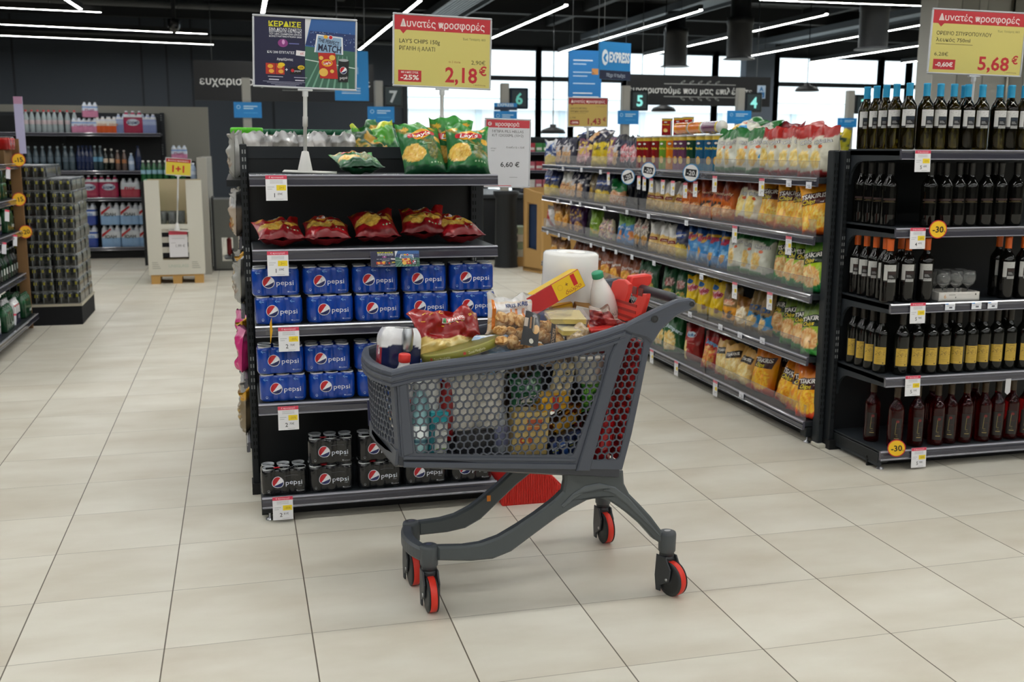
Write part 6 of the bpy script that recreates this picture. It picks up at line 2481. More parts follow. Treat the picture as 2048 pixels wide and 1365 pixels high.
def paperpack():
    t = thing('kitchen_roll_pack', '', '')
    for k, x in enumerate((-.048, .048)):
        m = MB()
        m.lathe([(.02, -.1), (.05, -.1), (.0535, -.096), (.0535, .096), (.05, .1), (.02, .1)], 36, 'ece8df', 'paper')
        o = m.build('roll', t)
        o.location = (x, 0, 0)
    m = MB()
    m.grid(lambda u, v: Vector((.104 * math.copysign(abs(math.cos(2 * PI * u)) ** .5, math.cos(2 * PI * u)), .056 * math.copysign(abs(math.sin(2 * PI * u)) ** .6, math.sin(2 * PI * u)), (v - .5) * .21)), 40, 8, 'ffffff', 'cling')
    m.build('clear_wrap', t)
    return t


good(paperpack, 948, 796, -.115, (3, 2, 4), 'white kitchen roll pack filling the middle of the trolley', 'paper roll pack')
good(lambda: carton('black_box', .13, .1, .085, ('1c1d24', '17181c', '22232a')), 940, 880, -.13, (0, 1, 2), 'black box low under the kitchen rolls', 'box')
good(bottle_of('c2cad2', 'e0e2e4', 'pale_bottle', [(-.07, .0, '8a90b8', .03)]), 996, 846, -.12, (0, -8, 0), 'pale grey bottle beside the cream biscuit box', 'bottle')


def d_cream(m, f, W, H, D):
    m.rect(-W * .12, H * .18, W * .3, H * .32, 'c85a30', f(1))
    m.rect(-W * .1, H * .06, W * .28, H * .15, 'd87a3c', f(1))
    m.disc(-W * .2, -H * .16, W * .09, W * .09, 'c83a20', f(1), n=14)
    m.disc(W * .02, -H * .15, W * .09, W * .09, 'd8642c', f(1), n=14)
    m.disc(-W * .2, -H * .16, W * .04, W * .04, 'f0c848', f(2), n=10)
    m.rect(-W * .35, H * .02, -W * .2, H * .07, '3a88b8', f(1))
    for k in range(4):
        m.rect(-W * .45, -H * (.3 + .04 * k), W * .45, -H * (.295 + .04 * k), 'c8ac68', f(1))


good(lambda: carton('biscuit_box', .125, .06, .15, ('dcc078', 'c4a860', 'e0c884'), d_cream), 1056, 862, -.165, (3, 3, -3), 'cream yellow biscuit box against the honeycomb side', 'box')


def d_coffee(m, f, W, H, D):
    m.rect(-W * .1, -H * .5, W * .12, H * .5, 'c01c1c', f(1))
    m.rect(-W * .4, H * .1, -W * .18, H * .2, 'b8780c', f(1))
    m.rect(W * .2, -H * .2, W * .42, -H * .1, 'b8780c', f(1))


good(lambda: carton('coffee_brick', .105, .06, .055, ('e8b010', 'c88c0c', 'e8b418'), d_coffee, mat='foil'), 1102, 802, -.17, (4, -2, 6), 'bright yellow and red coffee brick', 'coffee pack')


def d_dark(m, f, W, H):
    m.quad([(-.4 * W, .1 * H), (.4 * W, .1 * H), (.4 * W, .36 * H), (-.4 * W, .36 * H)], 'd0ccc4', f(1), mat='foil', n=6, m=3)
    m.rect(-.3 * W, .2 * H, -.15 * W, .28 * H, '3a3c44', f(2), mat='foil')
    m.quad([(.1 * W, .14 * H), (.34 * W, .24 * H), (.34 * W, .3 * H), (.1 * W, .2 * H)], '4a4460', f(2), mat='foil', n=3, m=2)


good(lambda: soft('coffee_bag', .12, .1, .05, ['1c5a38', ('spots', 9, .7, 'a8c8b0', .4, 1)], d_dark, 83), 1050, 780, -.17, (0, -6, 4), 'dark green foil bag with a white label', 'coffee bag')
good(lambda: soft('cream_bag', .085, .115, .045, ['e4d6b0', ('band', .0, .1, 'c8b890')], lambda m, f, W, H: m.text('dum', .0, .5 * H, .15 * H, '26262a', f(2), bold=.02, rot=R(78), fit=.45 * H), 87), 1124, 757, -.165, (4, 8, 0), 'cream coloured bag with black lettering', 'bag')
TUB = [(.04, -.045), (.044, -.04), (.052, .04), (.055, .042), (.055, .048), (0, .05)]
good(lambda: jar('yogurt_tub', TUB, 'e6e2d6', mat='gloss'), 1178, 738, -.17, (0, 0, 0), 'white tub above the green salad bag', 'tub')
SAL = ['2f8a24', ('heap', .5, .5, .6, .6, ['3fa82c', '1c6a1c', '7ac840', '2a8a24', '9ad85c'], 6), ('spots', 7, .7, '1c5a1c', 0, 1)]
good(lambda: soft('salad_bag', .125, .115, .07, SAL, None, 91, 'film', cr=2), 1192, 786, -.175, (0, -5, 4), 'clear bag of bright green salad behind the honeycomb', 'salad bag')
good(bottle_of('8a5a10', 'd8a818', 'oil_bottle', [(-.07, .02, 'c8941c', .02)], 'glass'), 1132, 836, -.13, (0, 66, 10), 'amber oil bottle lying below the coffee brick', 'bottle')


def d_beer(m, f, W, H, D):
    for k in range(4):
        m.rect(-W * .45 + .24 * W * k, -H * .4, -W * .45 + .24 * W * k + .16 * W, H * .4, ['1c3a7a', '24509a', '1a2c60', '2a5aa4'][k], f(1))
        m.rect(-W * .45 + .24 * W * k, H * .1, -W * .45 + .24 * W * k + .16 * W, H * .18, 'b8c0c8', f(2))
        m.rect(-W * .45 + .24 * W * k, H * .0, -W * .45 + .24 * W * k + .16 * W, H * .05, 'a8a838', f(2))


good(lambda: carton('blue_can_pack', .13, .1, .085, ('141a38', '121838', '1a2244'), d_beer, bev=.012, mat='film'), 1128, 886, -.165, (0, -18, -4), 'dark blue can pack low at the rear of the trolley', 'drinks pack')
good(bottle_of('a8141a', '8a1014', 'ketchup_bottle', [(-.05, .0, 'c82a2c', .02)]), 1208, 862, -.195, (0, 8, 0), 'glossy red bottle standing low at the rear of the trolley', 'bottle')
good(bottle_of('3a1c14', '2a1410', 'cola_bottle'), 1182, 856, -.16, (0, 4, 0), 'dark brown bottle beside the red one at the rear', 'bottle')
SAU = ['6e1418', ('spots', 8, .62, '9a3a34', 0, 1), ('band', .8, 1.1, 'b8a89c', .1), ('ell', .5, .5, .2, .2, 'a8504c')]
good(lambda: soft('sausage_pack', .145, .075, .05, SAU, None, 95, 'film', cr=2), 1216, 645, -.11, (-30, 20, -6), 'dark red vacuum pack beside the milk bottle', 'meat pack')
CHO = ['2a1612', ('diag', 1, 1, .55, .85, 'd85a20'), ('band', .82, 1.1, 'a88a70')]
good(lambda: soft('chocolate_pack', .085, .06, .03, CHO, None, 97), 1186, 668, -.15, (-40, 25, 20), 'small brown and orange chocolate pack near the rim', 'chocolate pack')
good(lambda: soft('rusk_bag', .10, .08, .05, ['c8b49a', ('heap', .5, .5, .5, .4, ['d8c4a0', 'b8986c', 'e4d4b8'], 7)], None, 99, 'film', cr=2), 1158, 680, -.17, (-30, 8, 0), 'small clear bag of rusks by the rim of the trolley', 'bag')
good(lambda: soft('filler_bag', .17, .10, .12, ['5a5048', ('heap', .5, .5, .6, .6, ['8a7a68', '3a342e', 'a89880'], 5)], None, 103, 'film', cr=2), 1020, 735, .02, (-70, 0, 0), 'brown bag deep in the middle of the trolley', 'bag')
good(lambda: carton('deep_box', .24, .16, .12, ('3a2a24', '2c2220', '4a3a30'), mat='card'), 1000, 800, .06, (0, 4, 3), 'brown box deep in the trolley behind the kitchen rolls', 'box')
good(lambda: carton('deep_carton', .2, .14, .14, ('2a2a30', '26262c', '6a5a48'), mat='card'), 1130, 760, .08, (0, -3, -4), 'dark box deep in the trolley below the paper roll', 'box')
# ================================================================== left side and background
# ---- beer shelves at the left edge
BX, B0, B1 = -1.78, 7.4, 9.62
t = thing('shelf_unit', 'dark stepped beer shelf unit at the left edge', 'shelf unit', (0, 0, 0))
BX = -1.79
BZ = [(.13, -.07), (onx(15, 566, BX).z, 0), (onx(15, 471, BX).z, 0), (onx(15, 401, BX).z, 0), (onx(15, 328, BX).z, 0)]
for k, (z, off) in enumerate(BZ):
    m = MB()
    m.box((BX - .5 , B0, z - .03), (BX - off, B1, z), '22262a', 'rack', bev=.003)
    s_ = m.build('shelf', t)
    m = rail_mesh(B1 - B0, 0)
    o = m.build('price_rail', s_, (BX - off, B0, z + .002), (0, 0, R(90)))
m = MB()
m.box((BX - .52, B0, .05), (BX - .5, B1, 1.62), '101214', 'rack')
m.build('back_panel', t)
m = MB()
m.box((BX - .5, B0, .0), (BX - .05, B1, .06), '0c0d0f', 'rack')
m.build('base', t)
m = MB()
m.box((BX - .05, B1 + .005, .0), (BX + .03, B1 + .03, 1.60), '8a6a48', 'card')
m.box((BX - .5, B1 + .005, 1.48), (BX - .05, B1 + .03, 1.60), '8a6a48', 'card')
m.build('end_panel', t, label='wood look end panel')


def beer_pack(nx, ny, h, r, film, accents, top='3a5a44', txt=None):
    m = MB()
    W, D = nx * 2 * r, ny * 2 * r
    P = []
    n = 8
    for (x0, y0, dx, dy, cnt) in ((-W / 2, -D / 2, 1, 0, nx), (W / 2, -D / 2, 0, 1, ny), (W / 2, D / 2, -1, 0, nx), (-W / 2, D / 2, 0, -1, ny)):
        for i in range(cnt * n):
            tt = (i + .5) / n % 1
            b = .10 * r * math.sin(PI * tt) - .06 * r
            L = (i + .5) / (cnt * n)
            e = min(L, 1 - L) * cnt * 2
            b -= r * .3 * max(0, 1 - e * 1.6) ** 2
            x = x0 + dx * L * (W if dx else D) + dy * b
            y = y0 + dy * L * (D if dy else W) - dx * b
            P.append((x, y))
    N = len(P)
    hb = h
    if h > .18:
        h = h * .78
    lv = [(0, .95), (.06 * h, 1), (.55 * h, 1.0), (.8 * h, .99), (.92 * h, .97), (h, .93)]
    v = [(x * s_, y * s_, z) for z, s_ in lv for x, y in P]
    F, C = [], []
    for i in range(len(lv) - 1):
        for k in range(N):
            F.append((i * N + k, i * N + (k + 1) % N, (i + 1) * N + (k + 1) % N, (i + 1) * N + k))
            C.append(accents(i, k / N, k % n / n))
    m.add(v, F, C, 'film', True)
    m.poly([(x * lv[-1][1], y * lv[-1][1], h) for x, y in P], top, 'film')
    for i in range(nx):
        for j in range(ny):
            if hb > .18:
                m.lathe([(r * .93, h - .01), (r * .8, h + (hb - h) * .3), (r * .42, h + (hb - h) * .65), (r * .36, h + (hb - h) * .72), (r * .4, h + (hb - h) * .74), (r * .4, hb), (0, hb)], 12, [top, film, film, top, top, top], 'film', Matrix.Translation((-W / 2 + r + 2 * r * i, -D / 2 + r + 2 * r * j, 0)), cap=False)
                continue
            m.lathe([(r * .8, h), (r * .8, h + .002), (r * .7, h - .001), (0, h - .001)], 12, 'b4b8bc', 'metal', Matrix.Translation((-W / 2 + r + 2 * r * i, -D / 2 + r + 2 * r * j, .0015)), cap=False)
    if txt:
        for (s_, x, z, hh, c) in txt:
            m.text(s_, x, z, hh, c, frame((0, -D / 2 - r * .1 - .003, 0), (1, 0, 0), (0, 0, 1)), 'film', bold=.03)
    return m


def grn(i, u, w):
    return ['163a22', '1c4a2a', '1a5030', '2a6a40', '7a9a84'][i] if not (i == 2 and .3 < w < .5) else 'a83a30'


GPK = Kind(lambda: beer_pack(3, 2, .13, .033, '1c4a2a', grn, '9aa8a0', [('beer', .0, .05, .02, 'c8d8cc'), ('*', -.07, .09, .05, 'b8302c')]).build('beer_pack'))
GBIG = Kind(lambda: beer_pack(4, 3, .2, .034, '1c4a2a', lambda i, u, w: ['12361e', '164226', '1a4a2c', '1f5a34', '2a6a40'][i], '2a5a3c', [('beer', .05, .06, .035, 'd8e4dc'), ('*', -.06, .12, .08, 'b8302c')]).build('beer_pack'))
WPK = Kind(lambda: beer_pack(3, 2, .2, .034, 'dcdcdc', lambda i, u, w: ['1c2040', '1c2040', 'd8d8da', 'dcdcde', 'c8302c' if w < .5 else 'e0e0e0'][i], 'd8d8da', [('/////', 0, .06, .03, 'e0e0e4')]).build('beer_pack'))
RPK = Kind(lambda: beer_pack(3, 2, .1, .033, 'a01c1c', lambda i, u, w: ['8a1414', '9a1a1a', 'a81c1c', 'c8302c', '6a1414'][i], 'a8aaac', [('Z', 0, .05, .05, 'e0b828')]).build('beer_pack'))
BBOT = [(.0, 0), (.031, .002), (.033, .01), (.033, .12), (.029, .145), (.016, .175), (.0135, .185), (.0135, .225), (.015, .226), (.015, .236), (0, .237)]


def beer_bottle(glass, cap, lab):
    t = thing('beer_bottle', '', '')
    m = MB()
    m.lathe(BBOT[:-3], 20, glass, 'bottle')
    m.rect(-.03, .05, .03, .1, lab, cyl(.0332, 0), n=8)
    m.build('glass_body', t)
    m = MB()
    m.lathe(BBOT[-4:], 16, cap, 'metal')
    m.build('cap', t)
    return t


GBB = Kind(lambda: beer_bottle('12301c', 'b8bcc0', 'c8ccc8'))
DBB = Kind(lambda: beer_bottle('0e1210', '9a9ca0', '8a9490'))
bi = 0
def clear_bottle(body, cap, lab, h=.3, r=.036):
    t = thing('water_bottle', '', '')
    m = MB()
    m.lathe([(0, 0), (r * .9, .0), (r, .01), (r, h * .3), (r * .93, h * .36), (r, h * .42), (r, h * .62), (r * .6, h * .82), (r * .38, h * .88), (r * .38, h * .93)], 16, body, 'gloss')
    m.rect(-r * 1.2, h * .36, r * 1.2, h * .55, lab, cyl(r, 0), n=6)
    m.build('bottle_body', t)
    m = MB()
    m.lathe([(r * .42, h * .92), (r * .42, h), (0, h)], 12, cap, 'plastic')
    m.build('bottle_cap', t)
    return t


def beer(kind, k, y, lv, what, dx=.12, rz=0):
    z, off = BZ[k]
    kind.put((BX - off - dx, y, z + .002 + lv), (0, 0, R(90 + rz)), what, 'drinks pack' if 'bottle' not in what else 'bottle', 'beer on the left shelves')


for k, y in enumerate((8.7, 9.42)):
    beer(GBIG, 0, y + .02, 0, 'green beer case on lowest left shelf' + (', nearest' if not k else ', farthest'), .13)
beer(WPK, 0, 8.35, 0, 'white and navy beer pack on lowest left shelf, nearest', .11)
beer(WPK, 0, 9.08, 0, 'white and navy beer pack between the green beer cases', .11)
for k, y in enumerate((8.5, 8.6, 8.7, 8.8, 8.9, 9.0, 9.1, 9.2, 9.3, 9.4, 9.5)):
    beer(GBB if k in (5, 6, 8) else DBB, 1, y, 0, ('green' if k in (5, 6, 8) else 'dark') + ' beer bottle on second left shelf' + ordw(k, 11), .06, 20)
for k, y in enumerate((8.72, 9.0)):
    beer(WPK, 2, y, 0, 'white and navy beer pack on third left shelf, ' + ('left' if not k else 'right'), .11)
beer(GBIG, 2, 9.36, 0, 'green beer case on third left shelf', .13)
for k, y in enumerate((8.66, 8.9, 9.14, 9.38)):
    for lv in (0, 1):
        beer(GPK, 3, y, .1335 * lv, 'green can pack on fourth left shelf, %s row%s' % ('upper' if lv else 'lower', ordw(k, 4)), rz=2)
for k, y in enumerate((8.9, 9.14)):
    beer(GPK, 4, y, 0, 'green can pack on top left shelf, ' + ('left' if not k else 'right'))
beer(GPK, 4, 9.06, .1345, 'green can pack topmost on the left shelves')
for k, y in enumerate((9.38, 9.5)):
    beer(RPK, 4, y, .11, 'red can pack on top left shelf, %s' % ('left' if not k else 'right'), .08, -90)
m = MB()
m.box((BX - .3, 9.28, BZ[4][0]), (BX - .02, 9.6, BZ[4][0] + .108), '7a5e40', 'card')
tag(m.build('wood_box'), 'small brown box under the red can packs at left', 'box')
TALL = Kind(lambda: clear_bottle('b8dce4', '4ab8d0', 'd8ecf0', .24, .034))
for k, y in enumerate((9.0, 9.1, 9.2, 9.3, 9.4, 9.5)):
    TALL.put((BX - .33, y, BZ[4][0] + .002 + .14), (0, 0, R(90)), 'pale blue bottle behind the top left cans' + ordw(k, 6), 'bottle', 'pale bottles top left')
m = MB()
m.box((BX - .45, 8.9, BZ[4][0]), (BX - .27, 9.6, BZ[4][0] + .14), '26292c', 'rack')
tag(m.build('riser'), 'dark riser step behind the top left cans', 'shelf')
for (px, py, tx, lb) in ((37, 320, '-15', 'upper of the two yellow minus fifteen stickers at left'), (38, 399, '-15', 'lower of the two yellow minus fifteen stickers at left'), (51, 464, '-20', 'yellow sticker reading twenty on the left shelves')):
    sticker(onx(px, py, BX + .035), R(30), tx, lb, d=.11, fill='f2bc18', group='yellow stickers on beer shelves', rot=R(8))
for k, (px, py) in enumerate(((16, 335), (14, 420), (30, 470), (8, 485), (12, 640), (28, 628), (50, 610))):
    c = onx(px, py, BX + .02)
    m = MB()
    m.box((-.03, -.001, -.09), (.03, .001, 0), 'd4d4dc', 'paper')
    m.rect(-.03, -.015, .03, 0, PINK, frame((0, -.0014, 0), (1, 0, 0), (0, 0, 1)))
    tag(m.build('price_card', None, c, (0, R(8), R(70))), 'small price card on the beer shelves' + ordw(k, 7), 'price card', 'price cards on beer shelves')

# ---- tower of can trays on a dark plinth
m = MB()
PX0, PX1, PY0, PY1 = -1.98, -1.372, 9.74, 10.57
m.box((PX0, PY0, 0), (PX1, PY1, .165), '1c1d20', 'card', bev=.004)
m.box((PX0 - .005, PY0 - .005, .165), (PX1 + .005, PY1 + .005, .185), 'b9b2a0', 'card')
tag(m.build('plinth'), 'dark square plinth under the tower of beer cans', 'plinth')


def canc(i, u, w):
    if i == 4:
        return '5c6062'
    if i == 0:
        return '8a8e90'
    if w > .28 and w < .72:
        return ['15171a', '1c1e16', '8a8420', '2c2e2a', '4a4e50'][i] if (int(u * 97) % 3) else ['15171a', '6a6e70', '3a3d3a', '5a5e5c', '4a4e50'][i]
    return ['15171a', '16181a', '1c1f1e', '202422', '4a4e50'][i]


TRAY = Kind(lambda: beer_pack(3, 4, .105, .0335, '16181a', canc, '34373a').build('can_pack'))
nl = 11
r_ = random.Random(6)
for lv in range(nl):
    for i in range(3):
        for j in range(3):
            if lv == nl - 1 and i == 2:
                continue
            if 0 < i < 2 and j > 0 and lv < nl - 2:
                continue
            TRAY.put((PX1 - .108 - .203 * (2 - i) + r_.uniform(-.006, .006), PY0 + .14 + .272 * j + r_.uniform(-.004, .004), .187 + .1085 * lv), (0, 0, R(r_.uniform(-1.5, 1.5))),
                     'dark beer can pack in tower layer %d from below, column %s, row %s' % (lv + 1, ('left', 'middle', 'right')[i], ('front', 'middle', 'rear')[j]), 'drinks pack', 'can packs in the tower')

# ---- water shelves far back
SY, SX1 = 15.62, -1.02
t = shelf_unit('long black shelf unit of bottled water far at the back left', (SX1 - 4.0, SY + .5, 0), 0, [1.333] * 3, [(.16, .5), (.85, .5), (1.22, .5), (1.735, .5)], 2.02, base_z=.14)
m = MB()
xr = ony(415, 230, 15.9).x
m.box((-9, 16.15, 0), (xr, 16.3, 2.12), '8a8880', 'matte')
tag(m.build('partition'), 'grey partition behind the water shelves', 'partition')
m = MB()
xa, xb = ony(398, 300, 13.6).x, ony(416, 300, 13.6).x
m.box((xa - .03, 13.4, 0), (xb - .02, 16.1, 1.42), 'a09e96', 'matte')
tag(m.build('partition'), 'pale grey end screen behind the carton display', 'partition')


def water_pack(film, low, txt, tc, nx=3, ny=2, h=.3, r=.043, up=None, ang=0, badge=None):
    def c(i, u, w):
        return [low, low, film, up or film, 'c8ccd4'][i]
    m = beer_pack(nx, ny, h, r, film, c, 'c8ccd4', None)
    D = ny * 2 * r
    f = lambda k: frame((0, -D / 2 - .009 - .001 * k, 0), (1, 0, 0), (0, 0, 1))
    if badge:
        m.disc(0, h * .48, .085, .045, badge, f(0), 'film', n=24)
    if txt:
        m.text(txt, 0, h * .48, h * .14, tc, f(1), 'film', bold=.03, fit=nx * r * 1.15)
    if ang:
        m.quad([(-nx * r * .9, h * .45), (-nx * r * .9, h * .6), (0, h * .88), (nx * r * .1, h * .82)], 'b02028', f(1), 'film', n=2, m=1)
    return m


WK = dict(iola=Kind(lambda: water_pack('d4d8dc', '8ab0d8', 'ΙΟΛΗ', '22303c', ang=1).build('water_pack')), avra=Kind(lambda: water_pack('d0d8e4', '1c3f9a', 'ΑΥΡΑ', '3a78c0', up='2450a8', nx=2).build('water_pack')),
          vik=Kind(lambda: water_pack('a01c48', 'a01c48', 'Κορπή', '1c2a60', badge='c8ccdc', up='8a1840').build('water_pack')), pale=Kind(lambda: water_pack('c8d4e4', 'd88ab0', 'Νερό', 'b04a80', h=.2, r=.034, up='7a9ad0').build('water_pack')),
          org=Kind(lambda: water_pack('dcd8d0', 'd8561c', 'ΣΟΥΡ', 'd88a5a', h=.22, r=.034).build('water_pack')), red=Kind(lambda: water_pack('c0c8cc', 'b83a50', 'ΒΙΚ', 'c03048', h=.26, nx=3).build('water_pack')), blu=Kind(lambda: water_pack('9aa8cc', '7a88b8', '', '', h=.26, r=.036, up='8a98c4').build('water_pack')))


WB = dict(red=Kind(lambda: clear_bottle('a8b4b8', 'b8242c', 'c8b8bc')), clr=Kind(lambda: clear_bottle('4a5a64', '8a98a0', '5a6a78', .33, .04)), nav=Kind(lambda: clear_bottle('14244a', '1c2c50', '1a2c58', .34, .04)), dk=Kind(lambda: clear_bottle('1c2420', 'e0dcd4', 'd8c4b0', .3, .034)),
          pk=Kind(lambda: clear_bottle('6a5850', 'c8c0b8', 'b87a50', .28, .033)), wht=Kind(lambda: clear_bottle('a8bcd8', 'e0e6ee', 'd4e0f0', .24, .04)), gls=Kind(lambda: clear_bottle('32444c', '9aa8b0', '6aa0c0', .34, .036)))
PL2 = {}


def wat(kind, px, z, desc, where, cat, lv=0, dy=.12):
    y = SY + dy
    PLACED.setdefault((desc, where), []).append((kind, (ray_at(px, y, z).x, y, z + .002 + lv), (0, 0, R(rnd.uniform(-4, 4))), cat, desc + 's ' + where))


T0, T1, T2, T3 = 1.735, 1.22, .85, .16
for px in (54, 66, 78, 90, 100, 111, 123, 137, 151):
    wat(WB['red'], px, T0, 'water bottle with red cap', 'on the top water shelf', 'bottle')
for px, k, d in ((160, 'pale', 'pale blue and pink water pack'), (181, 'pale', 'pale blue and pink water pack'), (207, 'org', 'white and orange water pack'), (230, 'org', 'white and orange water pack'), (250, 'blu', 'lilac blue water pack'), (268, 'vik', 'crimson water pack'), (297, 'blu', 'lilac blue water pack')):
    wat(WK[k], px, T0, d, 'on the top water shelf', 'drinks pack')
wat(WK['pale'], 183, T0, 'topmost pale water pack', 'stacked above the top water shelf', 'drinks pack', .21)
for px in (60, 74, 88, 103, 118, 133, 146):
    wat(WB['clr'], px, T1, 'dark clear water bottle', 'on the second water shelf', 'bottle')
for px in (160, 168, 176, 184):
    wat(WB['nav'], px, T1, 'navy water bottle', 'on the second water shelf', 'bottle')
for px, k, d in ((192, 'gls', 'slim glass water bottle'), (203, 'gls', 'slim glass water bottle'), (213, 'dk', 'dark bottle with pale label'), (225, 'dk', 'dark bottle with pale label'), (237, 'pk', 'copper labelled water bottle'), (250, 'pk', 'copper labelled water bottle'), (264, 'wht', 'pale blue water bottle'), (278, 'nav', 'navy water bottle')):
    wat(WB[k], px, T1, d, 'on the second water shelf', 'bottle')
for px, k, d in ((180, 'vik', 'crimson water pack'), (219, 'vik', 'crimson water pack'), (262, 'red', 'clear and red water pack')):
    wat(WK[k], px, T2, d, 'on the third water shelf', 'drinks pack')
for lv in (0, .31):
    for px, k, d in ((185, 'avra', 'blue and white water pack'), (225, 'iola', 'white and pale blue water pack'), (264, 'iola', 'white and pale blue water pack'), (300, 'iola', 'white and pale blue water pack')):
        wat(WK[k], px, T3, d, 'on the lowest water shelf, ' + ('upper' if lv else 'lower') + ' layer', 'drinks pack', lv)
flush_placed()
m = MB()
a = ony(40, 250, 11.4)
m.box((a.x - .04, 11.38, 1.47), (a.x + .04, 11.4, 2.02), 'b4b0d0', 'paper')
m.rect(a.x - .04, 1.95, a.x + .04, 2.02, 'b88aa8', frame((0, 11.379, 0), (1, 0, 0), (0, 0, 1)))
m.tube([(a.x, 11.39, 0), (a.x, 11.39, 1.47)], .008, 6, 'a0a2a4', 'metal')
tag(m.build('banner'), 'narrow lilac paper banner standing behind the beer shelves', 'banner')

# ---- carton display of glasses on a wooden pallet
D0 = onz(303, 569, 0)
D1 = onz(408, 566, 0)
W_ = (D1 - D0).length
t = thing('pallet', 'small wooden pallet under the white carton display', 'pallet', (D0 + D1) / 2, (0, 0, math.atan2(D1.y - D0.y, D1.x - D0.x)))
for k in range(5):
    m = MB()
    m.box((-W_ / 2 + .0, .0 + .1 * k, .085), (W_ / 2, .075 + .1 * k, .105), 'b8925a', 'card')
    m.build('deck_board', t)
for x in (-W_ / 2, -.05, W_ / 2 - .1):
    m = MB()
    m.box((x, 0, 0.0), (x + .1, .475, .085), 'c49a5c', 'card')
    m.build('block', t)
c0 = (D0 + D1) / 2
rzD = math.atan2(D1.y - D0.y, D1.x - D0.x)
t = thing('carton_display', 'white carton display with glassware standing on a wooden pallet', 'carton display', (c0.x, c0.y, .106), (0, 0, rzD))
H = 1.07
w2 = W_ / 2 + .02
m = MB()
for (a, b, z0, z1) in ((-w2, -w2 + .16, 0, H), (w2 - .17, w2, 0, H), (-w2 + .16, w2 - .17, 0, .17), (-w2 + .16, w2 - .17, .52, .575)):
    m.box((a, -.012, z0), (b, .0, z1), 'cfccc0', 'card')
m.box((-w2, 0, 0), (-w2 + .01, .45, H), '8ac0a0', 'card')
m.box((w2 - .01, 0, 0), (w2, .45, H), 'cfccc0', 'card')
m.box((-w2, .44, 0), (w2, .45, H), 'b8a888', 'card')
m.box((-w2 + .01, .02, .56), (w2 - .01, .44, .57), 'b8a888', 'card')
m.box((-w2 + .01, .02, .17), (w2 - .01, .44, .18), 'b8a888', 'card')
f = frame((0, -.0125, 0), (1, 0, 0), (0, 0, 1))
m.text('UNIGLASS', 0.02, .1, .035, 'a8b8a8', f)
for x in (-w2 + .04, w2 - .14):
    for k in range(4):
        m.rect(x, .07 + .022 * k, x + .09 - .01 * k, .08 + .022 * k, 'a8a69a', f)
m.build('carton', t)
m = MB()
for k in range(3):
    m.box((-w2 + .16, .002, .2 + .115 * k), (w2 - .17, .02, .25 + .115 * k), '17171a', 'card')
    m.box((-w2 + .16, .004, .25 + .115 * k), (w2 - .17, .02, .315 + .115 * k), 'c4c0b4', 'card')
m.build('striped_box', t)
m = MB()
f = frame((0, -.02, 0), (1, 0, 0), (0, 0, 1))
m.box((-.07, -.019, .2), (.13, -.017, .5), 'e0dee2', 'paper')
m.rect(-.07, .455, .13, .5, 'd04058', f)
m.rect(-.04, .41, .1, .415, 'a8a6aa', f)
m.rect(-.05, .36, -.0, .365, 'a8a6aa', f)
m.text('1,99 €', .05, .33, .03, '55555a', f)
m.build('price_sheet', t)
gk = None
for k, (x, y) in enumerate(((-.13, .06), (-.03, .06), (.07, .06), (-.08, .15), (.02, .15), (-.13, .24), (-.03, .24), (.07, .24))):
    if gk is None:
        m = MB()
        m.lathe([(.0, 0), (.034, .0), (.04, .01), (.045, .14), (.042, .14), (.037, .014), (0, .012)], 20, 'e8eeec', 'glass', cap=False)
        gk = m.build('glass_tumbler', None)
        o = gk
    else:
        o = gk.copy()
        COL.objects.link(o)
    o.matrix_world = Matrix.Translation((c0.x, c0.y, .106)) @ Matrix.Rotation(rzD, 4, 'Z') @ Matrix.Translation((x, y, .571))
    tag(o, 'clear glass tumbler in the window of the carton display', 'glass', 'tumblers in the carton display')
a, b = ony(331, 318, c0.y - .05), ony(382, 350, c0.y - .05)


def d11(m, f):
    w, h = b.x - a.x, a.z - b.z
    m.rect(-w / 2, -h / 2, w / 2, h / 2, 'dcc83c', f(1))
    m.rect(-w / 2, h * .28, w / 2, h / 2, 'b8242c', f(2))
    m.text('Δυνατές προσφορές', 0, h * .39, h * .1, 'e8c8c0', f(3), bold=.03, fit=w * .85)
    m.text('1+1', 0, -h * .12, h * .42, 'c02420', f(2), bold=.04)


t = board((a + b) / 2, R(-3), b.x - a.x, a.z - b.z, 'small yellow board reading one plus one above the carton display', d11, frame_col='c8c8ca', ry=R(4), pole=.62)

# bottles on the low cabinet behind the display
m = MB()
g0, g1 = ony(283, 400, 14.6), ony(392, 400, 14.6)
m.box((g0.x, 14.6, 0), (g1.x, 15.1, 1.06), '17191b', 'rack')
m.box((g0.x, 14.58, 1.06), (g1.x, 15.1, 1.10), '24272a', 'rack')
m.box((g0.x + .1, 15.05, 1.1), (g1.x, 15.1, 1.36), '1a1d1f', 'rack')
tag(m.build('cabinet'), 'black cabinet with green water bottles behind the carton display', 'cabinet')
GW = Kind(lambda: clear_bottle('1c5a34', 'c8ccc8', '8ab4c8', .27, .034))
for k, px in enumerate((288, 299, 310, 321, 333, 346, 357, 367)):
    GW.put((ray_at(px, 14.68, 1.1).x, 14.68, 1.101), (0, 0, R(5 * k)), 'green water bottle behind the carton display' + ordw(k, 8), 'bottle', 'green water bottles')
for k, px in enumerate((322, 335, 348)):
    GW.put((ray_at(px, 14.95, 1.1).x, 14.9, 1.101), (0, 0, 0), 'green water bottle in the second row behind the display' + ordw(k, 3), 'bottle', 'green water bottles')
WB['wht'].put((ray_at(391, 14.7, 1.1).x - .02, 14.7, 1.101), (0, 0, 0), 'pale bottle at the right end of the black cabinet', 'bottle')
WK['pale'].put((ray_at(361, 14.9, 1.1).x, 14.95, 1.37), (0, 0, 0), 'blue water pack on top of the black cabinet', 'drinks pack')

